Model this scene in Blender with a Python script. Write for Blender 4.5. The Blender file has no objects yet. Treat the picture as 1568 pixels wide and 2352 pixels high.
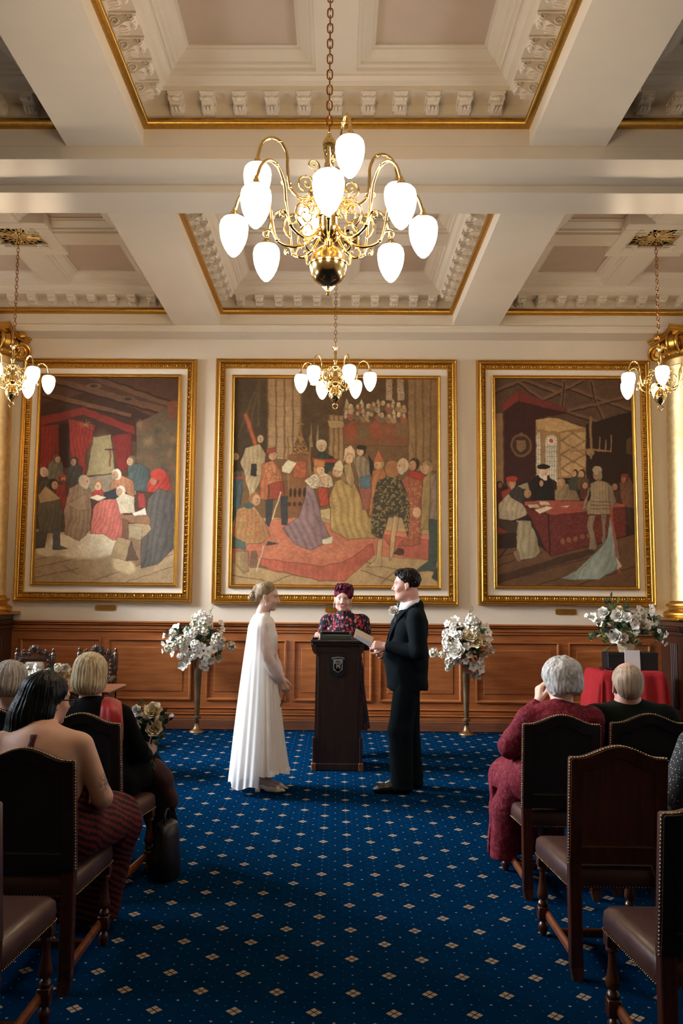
import bpy, bmesh, math, random
import numpy as np
from mathutils import Vector, Matrix, Euler
random.seed(7)
RNG = np.random.RandomState(11)
SC = bpy.context.scene
COL = SC.collection
PI = math.pi
R_ = math.radians

# ------------------------------------------------------------------ viewpoint (eye 1.58 m up at the origin, looking along +y)
f_, px_, py_, th_, rho_, EYE = 1977.0, 744.0, 1176.0, 0.0155, 0.0085, 1.58
p_ = math.atan(194 / f_)
F0 = np.array([-math.sin(th_), math.cos(th_), 0]); Z0 = np.array([0, 0, 1.0]); R0 = np.array([math.cos(th_), math.sin(th_), 0])
Fv = math.cos(p_) * F0 + math.sin(p_) * Z0; U0 = -math.sin(p_) * F0 + math.cos(p_) * Z0
Rv = math.cos(rho_) * R0 + math.sin(rho_) * U0; Uv = math.cos(rho_) * U0 - math.sin(rho_) * R0
def at(x, y, Y):
    """the point seen at photograph position x, y that stands Y metres down the room"""
    d = Fv + Rv * (x - px_) / f_ - Uv * (y - py_) / f_
    return np.array([0, 0, EYE]) + d * Y / d[1]
# ------------------------------------------------------------------ mesh collecting
def _chbox_topology():
    idx = {}
    n = 0
    for sx in (-1, 1):
        for sy in (-1, 1):
            for sz in (-1, 1):
                for a in range(3):
                    idx[(sx, sy, sz, a)] = n
                    n += 1
    F = []
    def corner(vals, a):
        return idx[(vals[0], vals[1], vals[2], a)]
    for a in range(3):
        o = [i for i in range(3) if i != a]
        for s in (-1, 1):
            f = []
            for (u, v) in ((-1, -1), (1, -1), (1, 1), (-1, 1)):
                c = [0, 0, 0]; c[a] = s; c[o[0]] = u; c[o[1]] = v
                f.append(corner(c, a))
            F.append(f)
    for c_ in range(3):
        a, b = [i for i in range(3) if i != c_]
        for s in (-1, 1):
            for t in (-1, 1):
                q = []
                for (k, ax) in ((-1, a), (1, a), (1, b), (-1, b)):
                    c = [0, 0, 0]; c[a] = s; c[b] = t; c[c_] = k
                    q.append(corner(c, ax))
                F.append(q)
    for sx in (-1, 1):
        for sy in (-1, 1):
            for sz in (-1, 1):
                F.append([corner((sx, sy, sz), i) for i in range(3)])
    sign = np.zeros((24, 3)); ins = np.zeros((24, 3))
    for (sx, sy, sz, a), i in idx.items():
        sign[i] = (sx, sy, sz)
        ins[i] = [0 if k == a else 1 for k in range(3)]
    P = sign * (1 - 0.2 * ins)
    out = []
    for f in F:
        p = P[f]
        nrm = np.cross(p[1] - p[0], p[2] - p[0])
        out.append(f if nrm @ p.mean(0) > 0 else f[::-1])
    return sign, ins, out
_CHS, _CHI, _CHF = _chbox_topology()

class MB:
    """collects shapes and links them as one mesh object"""
    def __init__(s):
        s.V = []; s.F = []; s.n = 0; s.mi = []; s.cur = 0
    def add(s, V, F, M=None):
        V = np.asarray(V, float).reshape(-1, 3)
        if M is not None:
            A = np.array(M)
            V = V @ A[:3, :3].T + A[:3, 3]
        s.V.append(V)
        s.F.extend([[i + s.n for i in f] for f in F])
        s.mi.extend([s.cur] * len(F))
        s.n += len(V)
        return s
    def box(s, x0, x1, y0, y1, z0, z1, b=0.0, M=None):
        x0, x1 = min(x0, x1), max(x0, x1); y0, y1 = min(y0, y1), max(y0, y1); z0, z1 = min(z0, z1), max(z0, z1)
        c = np.array([(x0 + x1) / 2, (y0 + y1) / 2, (z0 + z1) / 2]); h = np.array([(x1 - x0) / 2, (y1 - y0) / 2, (z1 - z0) / 2])
        if b > 0:
            b = min(b, h.min() * 0.95)
            s.add(c + _CHS * (h - _CHI * b), _CHF, M)
        else:
            P = np.array([(a, b_, c_) for a in (-1, 1) for b_ in (-1, 1) for c_ in (-1, 1)], float) * h + c
            s.add(P, [(0, 1, 3, 2), (4, 6, 7, 5), (0, 4, 5, 1), (2, 3, 7, 6), (0, 2, 6, 4), (1, 5, 7, 3)], M)
        return s
    def lathe(s, prof, seg=16, M=None, c=(0, 0, 0)):
        V = []; F = []
        for r, z in prof:
            for k in range(seg):
                a = 2 * PI * k / seg
                V.append((c[0] + r * math.cos(a), c[1] + r * math.sin(a), c[2] + z))
        n = len(prof)
        for i in range(n - 1):
            for k in range(seg):
                k2 = (k + 1) % seg
                F.append((i * seg + k, i * seg + k2, (i + 1) * seg + k2, (i + 1) * seg + k))
        if prof[0][0] > 1e-5: F.append(tuple(range(seg))[::-1])
        if prof[-1][0] > 1e-5: F.append(tuple((n - 1) * seg + k for k in range(seg)))
        return s.add(V, F, M)
    def tube(s, pts, rad, seg=8, M=None, cap=True, closed=False, flat=1.0):
        P = np.asarray(pts, float); n = len(P)
        rad = np.full(n, rad) if np.isscalar(rad) else np.asarray(rad, float)
        if closed: T = np.roll(P, -1, 0) - np.roll(P, 1, 0)
        else:
            T = np.gradient(P, axis=0)
        T /= np.maximum(np.linalg.norm(T, axis=1, keepdims=True), 1e-9)
        u = np.cross(T[0], (0, 0, 1.0))
        if np.linalg.norm(u) < 1e-3: u = np.cross(T[0], (0, 1.0, 0))
        u /= np.linalg.norm(u)
        V = []
        for i in range(n):
            u = u - T[i] * (u @ T[i]); u /= max(np.linalg.norm(u), 1e-9)
            w = np.cross(T[i], u)
            for k in range(seg):
                a = 2 * PI * k / seg
                V.append(P[i] + rad[i] * (math.cos(a) * u + flat * math.sin(a) * w))
        F = []
        m = n if closed else n - 1
        for i in range(m):
            j = (i + 1) % n
            for k in range(seg):
                k2 = (k + 1) % seg
                F.append((i * seg + k, i * seg + k2, j * seg + k2, j * seg + k))
        if cap and not closed:
            F.append(tuple(range(seg))[::-1]); F.append(tuple((n - 1) * seg + k for k in range(seg)))
        return s.add(V, F, M)
    def ell(s, c, r, seg=10, rings=7, M=None, rot=None):
        V = [(0, 0, -1)]; F = []
        for i in range(1, rings):
            t = PI * i / rings
            for k in range(seg):
                a = 2 * PI * k / seg
                V.append((math.sin(t) * math.cos(a), math.sin(t) * math.sin(a), -math.cos(t)))
        V.append((0, 0, 1)); L = len(V) - 1
        for k in range(seg):
            k2 = (k + 1) % seg
            F.append((0, 1 + k2, 1 + k))
            for i in range(rings - 2):
                F.append((1 + i * seg + k, 1 + i * seg + k2, 1 + (i + 1) * seg + k2, 1 + (i + 1) * seg + k))
            F.append((L, 1 + (rings - 2) * seg + k, 1 + (rings - 2) * seg + k2))
        V = np.array(V) * np.array(r if not np.isscalar(r) else (r, r, r))
        if rot is not None: V = V @ np.array(Euler(rot).to_matrix()).T
        return s.add(V + np.array(c), F, M)
    def prism(s, poly, y0, y1, M=None, axis='y'):
        """polygon in (x,z) extruded over y (axis='y'), in (y,z) over x ('x'), in (x,y) over z ('z')"""
        n = len(poly); V = []
        for t in (y0, y1):
            for (a, b) in poly:
                V.append((a, t, b) if axis == 'y' else ((t, a, b) if axis == 'x' else (a, b, t)))
        F = [tuple(range(n)), tuple(range(2 * n - 1, n - 1, -1))]
        for i in range(n):
            j = (i + 1) % n
            F.append((i, i + n, j + n, j))
        return s.add(V, F, M)
    def rings(s, R, closed=True, cap=(False, False), M=None):
        """R: list of equal-length point lists"""
        n = len(R[0]); V = np.concatenate([np.asarray(r, float) for r in R]); F = []
        for i in range(len(R) - 1):
            for k in range(n if closed else n - 1):
                k2 = (k + 1) % n
                F.append((i * n + k, i * n + k2, (i + 1) * n + k2, (i + 1) * n + k))
        if cap[0]: F.append(tuple(range(n))[::-1])
        if cap[1]: F.append(tuple((len(R) - 1) * n + k for k in range(n)))
        return s.add(V, F, M)
    def frame(s, a0, a1, b0, b1, prof, plane='xz', base=0.0, sgn=-1, cap=False):
        """mitred rectangular moulding: prof = [(inset, height)], plane 'xz' (on a wall at y=base, height towards -y) or 'xy'"""
        R = []
        for d, h in prof:
            q = [(a0 + d, b0 + d), (a1 - d, b0 + d), (a1 - d, b1 - d), (a0 + d, b1 - d)]
            if plane == 'xz': R.append([(x, base + sgn * h, z) for x, z in q])
            else: R.append([(x, y, base + h) for x, y in q])
        return s.rings(R, True, (False, cap))
    def build(s, name, mat, parent=None, smooth=40, recalc=True, loc=None):
        me = bpy.data.meshes.new(name)
        V = np.concatenate(s.V) if s.V else np.zeros((0, 3))
        if loc is not None: V = V - np.array(loc)
        me.from_pydata([tuple(v) for v in V.tolist()], [], s.F)
        mats = mat if isinstance(mat, (list, tuple)) else [mat]
        for m in mats: me.materials.append(m)
        if len(mats) > 1: me.polygons.foreach_set('material_index', s.mi)
        if recalc:
            bm = bmesh.new(); bm.from_mesh(me)
            bmesh.ops.recalc_face_normals(bm, faces=bm.faces)
            bm.to_mesh(me); bm.free()
        if smooth:
            me.polygons.foreach_set('use_smooth', [True] * len(me.polygons))
            if smooth < 180: me.set_sharp_from_angle(angle=R_(smooth))
        me.update()
        o = bpy.data.objects.new(name, me); COL.objects.link(o)
        if loc is not None: o.location = Vector(loc) - (parent.location if parent is not None else Vector())
        if parent is not None: o.parent = parent
        return o

def mesh_np(name, V, F, mat, parent=None, smooth=True, colors=None, loc=None):
    """fast mesh from numpy arrays, F (m,4)"""
    me = bpy.data.meshes.new(name)
    V = np.ascontiguousarray(V, np.float32); F = np.ascontiguousarray(F, np.int32)
    me.vertices.add(len(V)); me.vertices.foreach_set('co', V.ravel())
    k = F.shape[1]
    me.loops.add(F.size); me.loops.foreach_set('vertex_index', F.ravel())
    me.polygons.add(len(F)); me.polygons.foreach_set('loop_start', np.arange(0, F.size, k, dtype=np.int32))
    me.polygons.foreach_set('loop_total', np.full(len(F), k, np.int32))
    me.update(calc_edges=True)
    if smooth: me.polygons.foreach_set('use_smooth', np.ones(len(F), bool))
    if colors is not None:
        at = me.color_attributes.new('paint', 'FLOAT_COLOR', 'POINT')
        c = np.ones((len(V), 4), np.float32); c[:, :3] = colors
        at.data.foreach_set('color', c.ravel())
    me.materials.append(mat)
    o = bpy.data.objects.new(name, me); COL.objects.link(o)
    if loc is not None: o.location = Vector(loc) - (parent.location if parent is not None else Vector())
    if parent is not None: o.parent = parent
    return o

def tag(o, label=None, cat=None, group=None, kind=None):
    if label: o['label'] = label
    if cat: o['category'] = cat
    if group: o['group'] = group
    if kind: o['kind'] = kind
    return o
def thing(name, loc, label, cat, group=None, rz=0.0):
    o = bpy.data.objects.new(name, None); COL.objects.link(o)
    o.location = loc; o.rotation_euler = (0, 0, rz); o.empty_display_size = 0.1
    return tag(o, label, cat, group)
def struct(o):
    o['kind'] = 'structure'; return o
def copy_tree(o, parent=None):
    c = o.copy(); COL.objects.link(c)
    if parent is not None: c.parent = parent
    for ch in list(o.children): copy_tree(ch, c)
    return c
def TM(x=0, y=0, z=0, rx=0, ry=0, rz=0, s=1.0):
    return Matrix.Translation((x, y, z)) @ Euler((rx, ry, rz)).to_matrix().to_4x4() @ Matrix.Scale(s, 4)
def spline(pts, n=6):
    """Catmull-Rom through points"""
    P = np.asarray(pts, float); out = []
    Q = np.vstack([2 * P[0] - P[1], P, 2 * P[-1] - P[-2]])
    for i in range(1, len(Q) - 2):
        p0, p1, p2, p3 = Q[i - 1], Q[i], Q[i + 1], Q[i + 2]
        for k in range(n):
            t = k / n
            out.append(0.5 * ((2 * p1) + (-p0 + p2) * t + (2 * p0 - 5 * p1 + 4 * p2 - p3) * t * t + (-p0 + 3 * p1 - 3 * p2 + p3) * t ** 3))
    out.append(P[-1])
    return np.array(out)

# ------------------------------------------------------------------ materials
def s2l(c):
    if isinstance(c, str):
        c = [int(c[i:i + 2], 16) / 255 for i in (0, 2, 4)]
    return tuple((x / 12.92 if x <= 0.04045 else ((x + 0.055) / 1.055) ** 2.4) for x in c)
class NT:
    def __init__(s, name):
        s.m = bpy.data.materials.new(name); s.m.use_nodes = True
        s.t = s.m.node_tree; s.n = s.t.nodes; s.l = s.t.links
        s.b = s.n['Principled BSDF']
    def node(s, typ, **kw):
        x = s.n.new(typ)
        for k, v in kw.items():
            if k.startswith('i_'): x.inputs[k[2:].replace('_', ' ')].default_value = v
            else: setattr(x, k, v)
        return x
    def link(s, a, b): s.l.new(a, b)
    def set(s, **kw):
        for k, v in kw.items(): s.b.inputs[k.replace('_', ' ')].default_value = v
    def coord(s, kind='Object', scale=(1, 1, 1), rot=(0, 0, 0), loc=(0, 0, 0)):
        tc = s.node('ShaderNodeTexCoord'); mp = s.node('ShaderNodeMapping')
        s.link(tc.outputs[kind], mp.inputs[0])
        mp.inputs['Scale'].default_value = scale; mp.inputs['Rotation'].default_value = rot; mp.inputs['Location'].default_value = loc
        return mp.outputs[0]
    def noise(s, vec, scale, detail=4, rough=0.55):
        x = s.node('ShaderNodeTexNoise'); s.link(vec, x.inputs['Vector'])
        x.inputs['Scale'].default_value = scale; x.inputs['Detail'].default_value = detail; x.inputs['Roughness'].default_value = rough
        return x.outputs['Fac']
    def ramp(s, fac, stops):
        x = s.node('ShaderNodeValToRGB'); s.link(fac, x.inputs[0])
        e = x.color_ramp.elements
        while len(e) < len(stops): e.new(0.5)
        for el, (p, c) in zip(e, stops):
            el.position = p; el.color = (*c, 1)
        return x.outputs[0]
    def math(s, op, a, b=None, c=None):
        x = s.node('ShaderNodeMath', operation=op)
        for i, v in enumerate((a, b, c)):
            if v is None: continue
            if isinstance(v, (int, float)): x.inputs[i].default_value = v
            else: s.link(v, x.inputs[i])
        return x.outputs[0]
    def mix(s, f, a, b):
        x = s.node('ShaderNodeMix', data_type='RGBA')
        for i, v in ((0, f), (6, a), (7, b)):
            if isinstance(v, (int, float)): x.inputs[i].default_value = v
            elif isinstance(v, tuple): x.inputs[i].default_value = (*v[:3], 1)
            else: s.link(v, x.inputs[i])
        return x.outputs[2]
    def bump(s, h, strength=0.3, dist=0.01):
        x = s.node('ShaderNodeBump'); s.link(h, x.inputs['Height'])
        x.inputs['Strength'].default_value = strength; x.inputs['Distance'].default_value = dist
        s.link(x.outputs[0], s.b.inputs['Normal'])
M = {}
def plain(name, c, rough=0.5, metal=0.0, var=0.12, vs=20, bump=0.0, bs=200, coat=0, sheen=0, sub=0, spec=0.5, stretch=(1, 1, 1)):
    t = NT(name); c = s2l(c)
    v = t.coord(scale=stretch); f = t.noise(v, vs)
    t.link(t.ramp(f, [(0.3, tuple(x * (1 - var) for x in c)), (0.7, tuple(min(1, x * (1 + var)) for x in c))]), t.b.inputs['Base Color'])
    t.set(Roughness=rough, Metallic=metal); t.b.inputs['Specular IOR Level'].default_value = spec
    if coat: t.b.inputs['Coat Weight'].default_value = coat; t.b.inputs['Coat Roughness'].default_value = 0.15
    if sheen: t.b.inputs['Sheen Weight'].default_value = sheen
    if sub: t.b.inputs['Subsurface Weight'].default_value = sub; t.b.inputs['Subsurface Radius'].default_value = (0.02, 0.008, 0.004)
    if bump: t.bump(t.noise(v, bs, 3), bump, 0.003)
    M[name] = t.m
    return t.m
def wood(name, c1, c2, rough=0.35, stretch=(1, 1, 0.08), vs=30, coat=0.2, spec=0.5):
    t = NT(name); v = t.coord(scale=stretch)
    a = t.noise(v, vs, 6, 0.65); b = t.noise(t.coord(scale=(1, 1, 1)), 1.7, 3)
    f = t.math('ADD', t.math('MULTIPLY', a, 0.7), t.math('MULTIPLY', b, 0.3))
    t.link(t.ramp(f, [(0.35, s2l(c1)), (0.62, s2l(c2))]), t.b.inputs['Base Color'])
    t.set(Roughness=rough); t.b.inputs['Coat Weight'].default_value = coat; t.b.inputs['Specular IOR Level'].default_value = spec
    t.bump(a, 0.08, 0.002)
    M[name] = t.m; return t.m
def painted(name, rough=0.7, bump=0.0, spec=0.3, sub=0.0, bs=300, sheen=0, coat=0):
    """colour comes from the mesh's own painted attribute"""
    t = NT(name); a = t.node('ShaderNodeVertexColor', layer_name='paint')
    t.link(a.outputs[0], t.b.inputs['Base Color']); t.set(Roughness=rough)
    t.b.inputs['Specular IOR Level'].default_value = spec
    if sub: t.b.inputs['Subsurface Weight'].default_value = sub; t.b.inputs['Subsurface Radius'].default_value = (0.02, 0.008, 0.004); t.b.inputs['Subsurface Scale'].default_value = 0.3
    if sheen: t.b.inputs['Sheen Weight'].default_value = sheen
    if coat: t.b.inputs['Coat Weight'].default_value = coat
    if bump: t.bump(t.noise(t.coord(), bs, 3), bump, 0.002)
    M[name] = t.m; return t.m
plain('wall_paint', 'D8CAB4', 0.75, var=0.02, vs=3, bump=0.12, bs=260)
plain('mount_paint', 'E0D4C2', 0.7, var=0.02, vs=6, bump=0.08, bs=300)
plain('plaster', 'D9CDB8', 0.42, var=0.02, vs=4, bump=0.05, bs=90)
plain('plaster_carved', 'DCD0BC', 0.6, var=0.05, vs=30, bump=0.3, bs=120)
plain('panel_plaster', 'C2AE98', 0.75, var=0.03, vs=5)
plain('soffit_gloss', 'D6CAB6', 0.30, var=0.02, vs=4)
plain('gold', 'CC9C48', 0.36, 1.0, var=0.12, vs=40, bump=0.25, bs=120)
plain('gold_leaf', 'E2C68E', 0.48, 1.0, var=0.16, vs=14, bump=0.15, bs=60)
plain('gold_dark', 'B98A3C', 0.42, 1.0, var=0.3, vs=60, bump=0.4, bs=150)
plain('brass', 'E6C583', 0.16, 1.0, var=0.06, vs=30)
plain('brass_plate', 'C9963C', 0.35, 1.0, var=0.08, vs=30)
plain('engraving', '6E4A18', 0.6)
plain('chain_brass', 'A8703C', 0.3, 1.0, var=0.1, vs=30)
wood('wall_wood', '8A4A20', 'B46C38', 0.40, (0.08, 1, 1), 26, 0.3)
wood('base_wood', '5C3420', '7E4C30', 0.5, (0.08, 1, 1), 26, 0.05)
wood('chair_wood', '2E150A', '54290F', 0.32, (1, 1, 0.1), 40, 0.3)
wood('chair_panel', '3E1E0F', '5E3018', 0.4, (1, 1, 0.12), 30, 0.2)
wood('lectern_wood', '1C0E09', '301A10', 0.45, (1, 1, 0.08), 40, 0.2)
wood('carved_wood', '2A190F', '4A2E1C', 0.4, (1, 1, 0.3), 30, 0.2)
wood('dark_wood', '0C0705', '170D08', 0.4, (1, 1, 0.1), 40, 0.15)
wood('pedestal_wood_shaded', '2C160B', '43230F', 0.45, (1, 1, 0.1), 30, 0.15)  # darker than the wall panelling: missing window light is put into the colour
wood('stool_wood', '5E2E14', '8A4A22', 0.35, (0.1, 1, 1), 30, 0.3)
plain('leather', '4C322C', 0.34, var=0.2, vs=9, bump=0.25, bs=380, coat=0.15)
plain('nail_brass', 'C8A876', 0.3, 1.0)
plain('black_leather', '050505', 0.42, bump=0.3, bs=200)
plain('pale_upholstery', 'B9ADA0', 0.8, bump=0.2, bs=300)
plain('bronze_vase', '947A5A', 0.45, 1.0, var=0.2, vs=12)
plain('leaf_green', '2F4A26', 0.5, var=0.4, vs=40, sub=0.05)
plain('leaf_dark', '16301E', 0.45, var=0.4, vs=40)
plain('leaf_olive', '5E6A35', 0.5, var=0.3, vs=40)
plain('petal_white', 'F2EEE4', 0.6, var=0.04, vs=30, sub=0.1)
plain('petal_cream', 'EBD9B4', 0.6, var=0.08, vs=30, sub=0.1)
plain('petal_rose', 'E8E0D0', 0.6, var=0.05, vs=30, sub=0.1)
plain('bud_green', '8A9A5A', 0.6)
plain('wicker', 'B9A07E', 0.8, var=0.4, vs=90, bump=0.6, bs=180)
plain('red_cloth', '9A0610', 0.85, var=0.1, vs=10)
plain('black_card', '0C0E10', 0.5, var=0.1)
plain('white_card', 'D9D6D4', 0.7, var=0.02)
plain('blue_card', 'A9B4CC', 0.7, var=0.02)
plain('cream_card', 'D8C8AC', 0.7, var=0.02)
plain('grey_plastic', '3E4238', 0.45, var=0.05)
plain('black_plastic', '060707', 0.3)
plain('shield_navy', '0A1420', 0.4)
plain('shield_silver', '8F8C80', 0.5, 0.0)
plain('iron_dark', '020303', 0.8, spec=0.1)
plain('pearl', 'E9DFD0', 0.25, spec=0.8)
plain('silver', 'C9C9C9', 0.2, 1.0)
plain('gold_ring', 'E8BC5A', 0.2, 1.0)
plain('glasses_black', '080808', 0.25)
def opal():
    t = NT('opal_glass'); t.set(Roughness=0.25); t.b.inputs['Base Color'].default_value = (0.9, 0.88, 0.84, 1)
    t.b.inputs['Emission Color'].default_value = (1.0, 0.77, 0.52, 1); t.b.inputs['Emission Strength'].default_value = LAMP_EMIT
    M['opal_glass'] = t.m
LAMP_EMIT = 21.0
opal()
def carpet():
    t = NT('carpet')
    tc = t.node('ShaderNodeTexCoord'); sp = t.node('ShaderNodeSeparateXYZ'); t.link(tc.outputs['Object'], sp.inputs[0])
    P = CARPET_P
    X = t.math('DIVIDE', t.math('SUBTRACT', sp.outputs[0], CARPET_X), P); Y = t.math("DIVIDE", t.math("SUBTRACT", sp.outputs[1], CARPET_Y), 0.329)
    def wrap(v, off=0.0, per=1.0):   # distance to nearest multiple of per (+off), signed
        return t.math('SUBTRACT', t.math('PINGPONG', t.math('ADD', t.math('ABSOLUTE', t.math('SUBTRACT', v, off)), 0.0), per / 2), 0.0)
    def motif(ox, oy):
        a = wrap(X, ox); b = wrap(Y, oy)          # 0..0.5
        # four small lozenges around the centre
        hi = t.math('MAXIMUM', a, b); lo = t.math('MINIMUM', a, b)
        d1 = t.math('ADD', t.math('ABSOLUTE', t.math('SUBTRACT', hi, 0.058)), lo)
        k = t.math('LESS_THAN', d1, 0.047)
        return k
    def dots(ox, oy, per, r):
        a = wrap(X, ox, per); b = wrap(Y, oy, per)
        d = t.math('ADD', a, b)
        return t.math('LESS_THAN', d, r)
    m = t.math('MAXIMUM', motif(0, 0), motif(0.5, 0.5))
    d = dots(0.25, 0.25, 0.5, 0.023)
    e = t.math('MAXIMUM', dots(0.0, 0.25, 0.5, 0.018), dots(0.25, 0.0, 0.5, 0.0))
    e = t.math('MAXIMUM', e, t.math('MAXIMUM', dots(0.5, 0.0, 1.0, 0.018), dots(0.0, 0.5, 1.0, 0.018)))
    f1 = dots(0.125, 0.125, 0.25, 0.012)
    v = t.coord(); n = t.noise(v, 5, 3); n2 = t.noise(v, 700, 2)
    base = t.ramp(t.math('ADD', t.math('MULTIPLY', n, 0.5), t.math('MULTIPLY', n2, 0.5)), [(0.3, (0.0007, 0.0150, 0.044)), (0.7, (0.0011, 0.0235, 0.070))])
    col = t.mix(f1, base, s2l('35607F')); col = t.mix(e, col, s2l('5F7F98')); col = t.mix(d, col, s2l('8A7F88'))
    mcol = t.ramp(n2, [(0.35, s2l('8C765E')), (0.65, s2l('B09A7E'))])
    col = t.mix(m, col, mcol)
    t.link(col, t.b.inputs['Base Color']); t.set(Roughness=0.95); t.b.inputs['Specular IOR Level'].default_value = 0.0
    t.bump(n2, 0.5, 0.004)
    M['carpet'] = t.m
CARPET_P, CARPET_X, CARPET_Y = 0.306, -0.994, 3.784
carpet()
WY = 10.42           # face of the far wall
ZL, ZG, ZR, ZP = 4.83, 4.965, 5.24, 5.36
XB = [(-4.65, -1.99), (-1.43, 1.37), (1.92, 4.56)]
YB = [(2.87, 5.95), (7.03, 10.09)]
RX = 5.3
# floor and plain walls
fl = struct(MB().box(-RX - 0.3, RX + 0.3, -3.3, WY + 0.3, -0.2, 0).build('floor', M['carpet'], smooth=0))
struct(MB().box(-RX - 0.3, RX + 0.3, WY, WY + 0.3, 0, 5.7).build('wall_back', M['wall_paint'], smooth=0))
struct(MB().box(-RX - 0.3, RX + 0.3, -3.3, -3, 0, 5.7).build('wall_front', M['wall_paint'], smooth=0))
WIN = [(3.15, 5.65), (7.2, 9.75)]
WZ0, WZ1 = 0.95, 4.25
def glass_mat():
    t = NT('window_glass'); t.n.remove(t.b)
    tr = t.node('ShaderNodeBsdfTransparent'); gl = t.node('ShaderNodeBsdfGlossy'); gl.inputs['Roughness'].default_value = 0.02
    fr = t.node('ShaderNodeFresnel'); mx = t.node('ShaderNodeMixShader')
    t.link(fr.outputs[0], mx.inputs[0]); t.link(tr.outputs[0], mx.inputs[1]); t.link(gl.outputs[0], mx.inputs[2])
    t.link(mx.outputs[0], t.n['Material Output'].inputs[0]); M['window_glass'] = t.m
glass_mat()
wn = 0
for side, sx in (('left', -1), ('right', 1)):
    w = MB(); xa, xb = sx * RX, sx * (RX + 0.3)
    ys = [-3.0]
    for a, b in WIN: ys += [a, b]
    ys += [WY]
    for k in range(0, len(ys), 2): w.box(xa, xb, ys[k], ys[k + 1], 0, 5.7)
    for a, b in WIN: w.box(xa, xb, a, b, 0, WZ0); w.box(xa, xb, a, b, WZ1, 5.7)
    struct(w.build('wall_' + side, M['wall_paint'], smooth=0))
    for a, b in WIN:
        wn += 1
        f = MB(); t = 0.07; x0, x1 = sx * (RX + 0.10), sx * (RX + 0.17)
        f.box(x0, x1, a, a + t, WZ0, WZ1, 0.01).box(x0, x1, b - t, b, WZ0, WZ1, 0.01).box(x0, x1, a, b, WZ0, WZ0 + t, 0.01).box(x0, x1, a, b, WZ1 - t, WZ1, 0.01)
        for k in (1, 2):
            m = a + (b - a) * k / 3; f.box(x0, x1, m - 0.11, m + 0.11, WZ0, WZ1, 0.01)
        f.box(x0, x1, a, b, 3.0, 3.1, 0.01)
        fo = struct(f.build('window_%d' % wn, M['plaster'], smooth=0))
        MB().box(sx * (RX + 0.13), sx * (RX + 0.14), a + 0.03, b - 0.03, WZ0 + 0.03, WZ1 - 0.03).build('pane', M['window_glass'], fo, smooth=0)
        MB().box(sx * (RX - 0.12), sx * (RX + 0.1), a - 0.1, b + 0.1, WZ0 - 0.05, WZ0, 0.01).build('sill', M['wall_wood'], fo, smooth=0)

# ------------------------------------------------------------------ ceiling
tn = 0
def trim(o):
    global tn
    return struct(o)
def coffer(c, x0, x1, y0, y1):
    """plaster part of one coffer; c collects the mesh"""
    prof = [(0.002, 4.99), (0.006, 5.045), (0.002, 5.06), (0.002, 5.15), (0.17, 5.15), (0.17, 5.185), (0.182, 5.19), (0.205, 5.20), (0.228, 5.222), (0.232, 5.235), (0.245, 5.24)]
    c.frame(x0, x1, y0, y1, prof, 'xy')
    fx0, fx1, fy0, fy1 = x0 + 0.245, x1 - 0.245, y0 + 0.245, y1 - 0.245
    mx, my = (x0 + x1) / 2, (y0 + y1) / 2
    rec = [(0, 5.24), (0.012, 5.24), (0.016, 5.262), (0.04, 5.27), (0.045, 5.29), (0.07, 5.30), (0.115, 5.33), (0.12, 5.342), (0.14, 5.345), (0.14, 5.36)]
    for (a, b) in ((fx0, mx - 0.13), (mx + 0.13, fx1)):
        for (p, q) in ((fy0, my - 0.13), (my + 0.13, fy1)):
            c.frame(a, b, p, q, rec, 'xy')
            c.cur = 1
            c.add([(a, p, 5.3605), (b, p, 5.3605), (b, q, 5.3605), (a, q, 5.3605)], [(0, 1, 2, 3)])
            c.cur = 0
    # ribs
    c.box(mx - 0.13, mx + 0.13, fy0, my - 0.4, 5.24, 5.30).box(mx - 0.13, mx + 0.13, my + 0.4, fy1, 5.24, 5.30)
    c.box(fx0, mx - 0.4, my - 0.13, my + 0.13, 5.24, 5.30).box(mx + 0.4, fx1, my - 0.13, my + 0.13, 5.24, 5.30)
    # raised square round the grille
    c.box(mx - 0.4, mx + 0.4, my - 0.4, my - 0.27, 5.232, 5.36, 0.006).box(mx - 0.4, mx + 0.4, my + 0.27, my + 0.4, 5.232, 5.36, 0.006)
    c.box(mx - 0.4, mx - 0.27, my - 0.27, my + 0.27, 5.232, 5.36).box(mx + 0.27, mx + 0.4, my - 0.27, my + 0.27, 5.232, 5.36)
    c.frame(mx - 0.28, mx + 0.28, my - 0.28, my + 0.28, [(0, 5.232), (0.01, 5.235), (0.02, 5.25), (0.045, 5.255), (0.05, 5.275), (0.06, 5.30)], 'xy')
c = MB()
for a, b in XB:
    for p, q in YB: coffer(c, a, b, p, q)
# long beams between the bays and at the sides
for a, b in ((-RX, -4.65), (-1.99, -1.43), (1.37, 1.92), (4.56, RX)):
    c.box(a, b, 2.87, 5.95, 4.83, 5.6); c.box(a, b, 7.03, 10.09, 4.83, 5.6)
c.box(-RX, RX, -3, 2.87, 4.83, 5.6)
c.box(-RX, RX, -3, WY, 5.4, 5.7)
ce = struct(c.build('ceiling', [M['plaster'], M['panel_plaster']], smooth=0))
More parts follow.
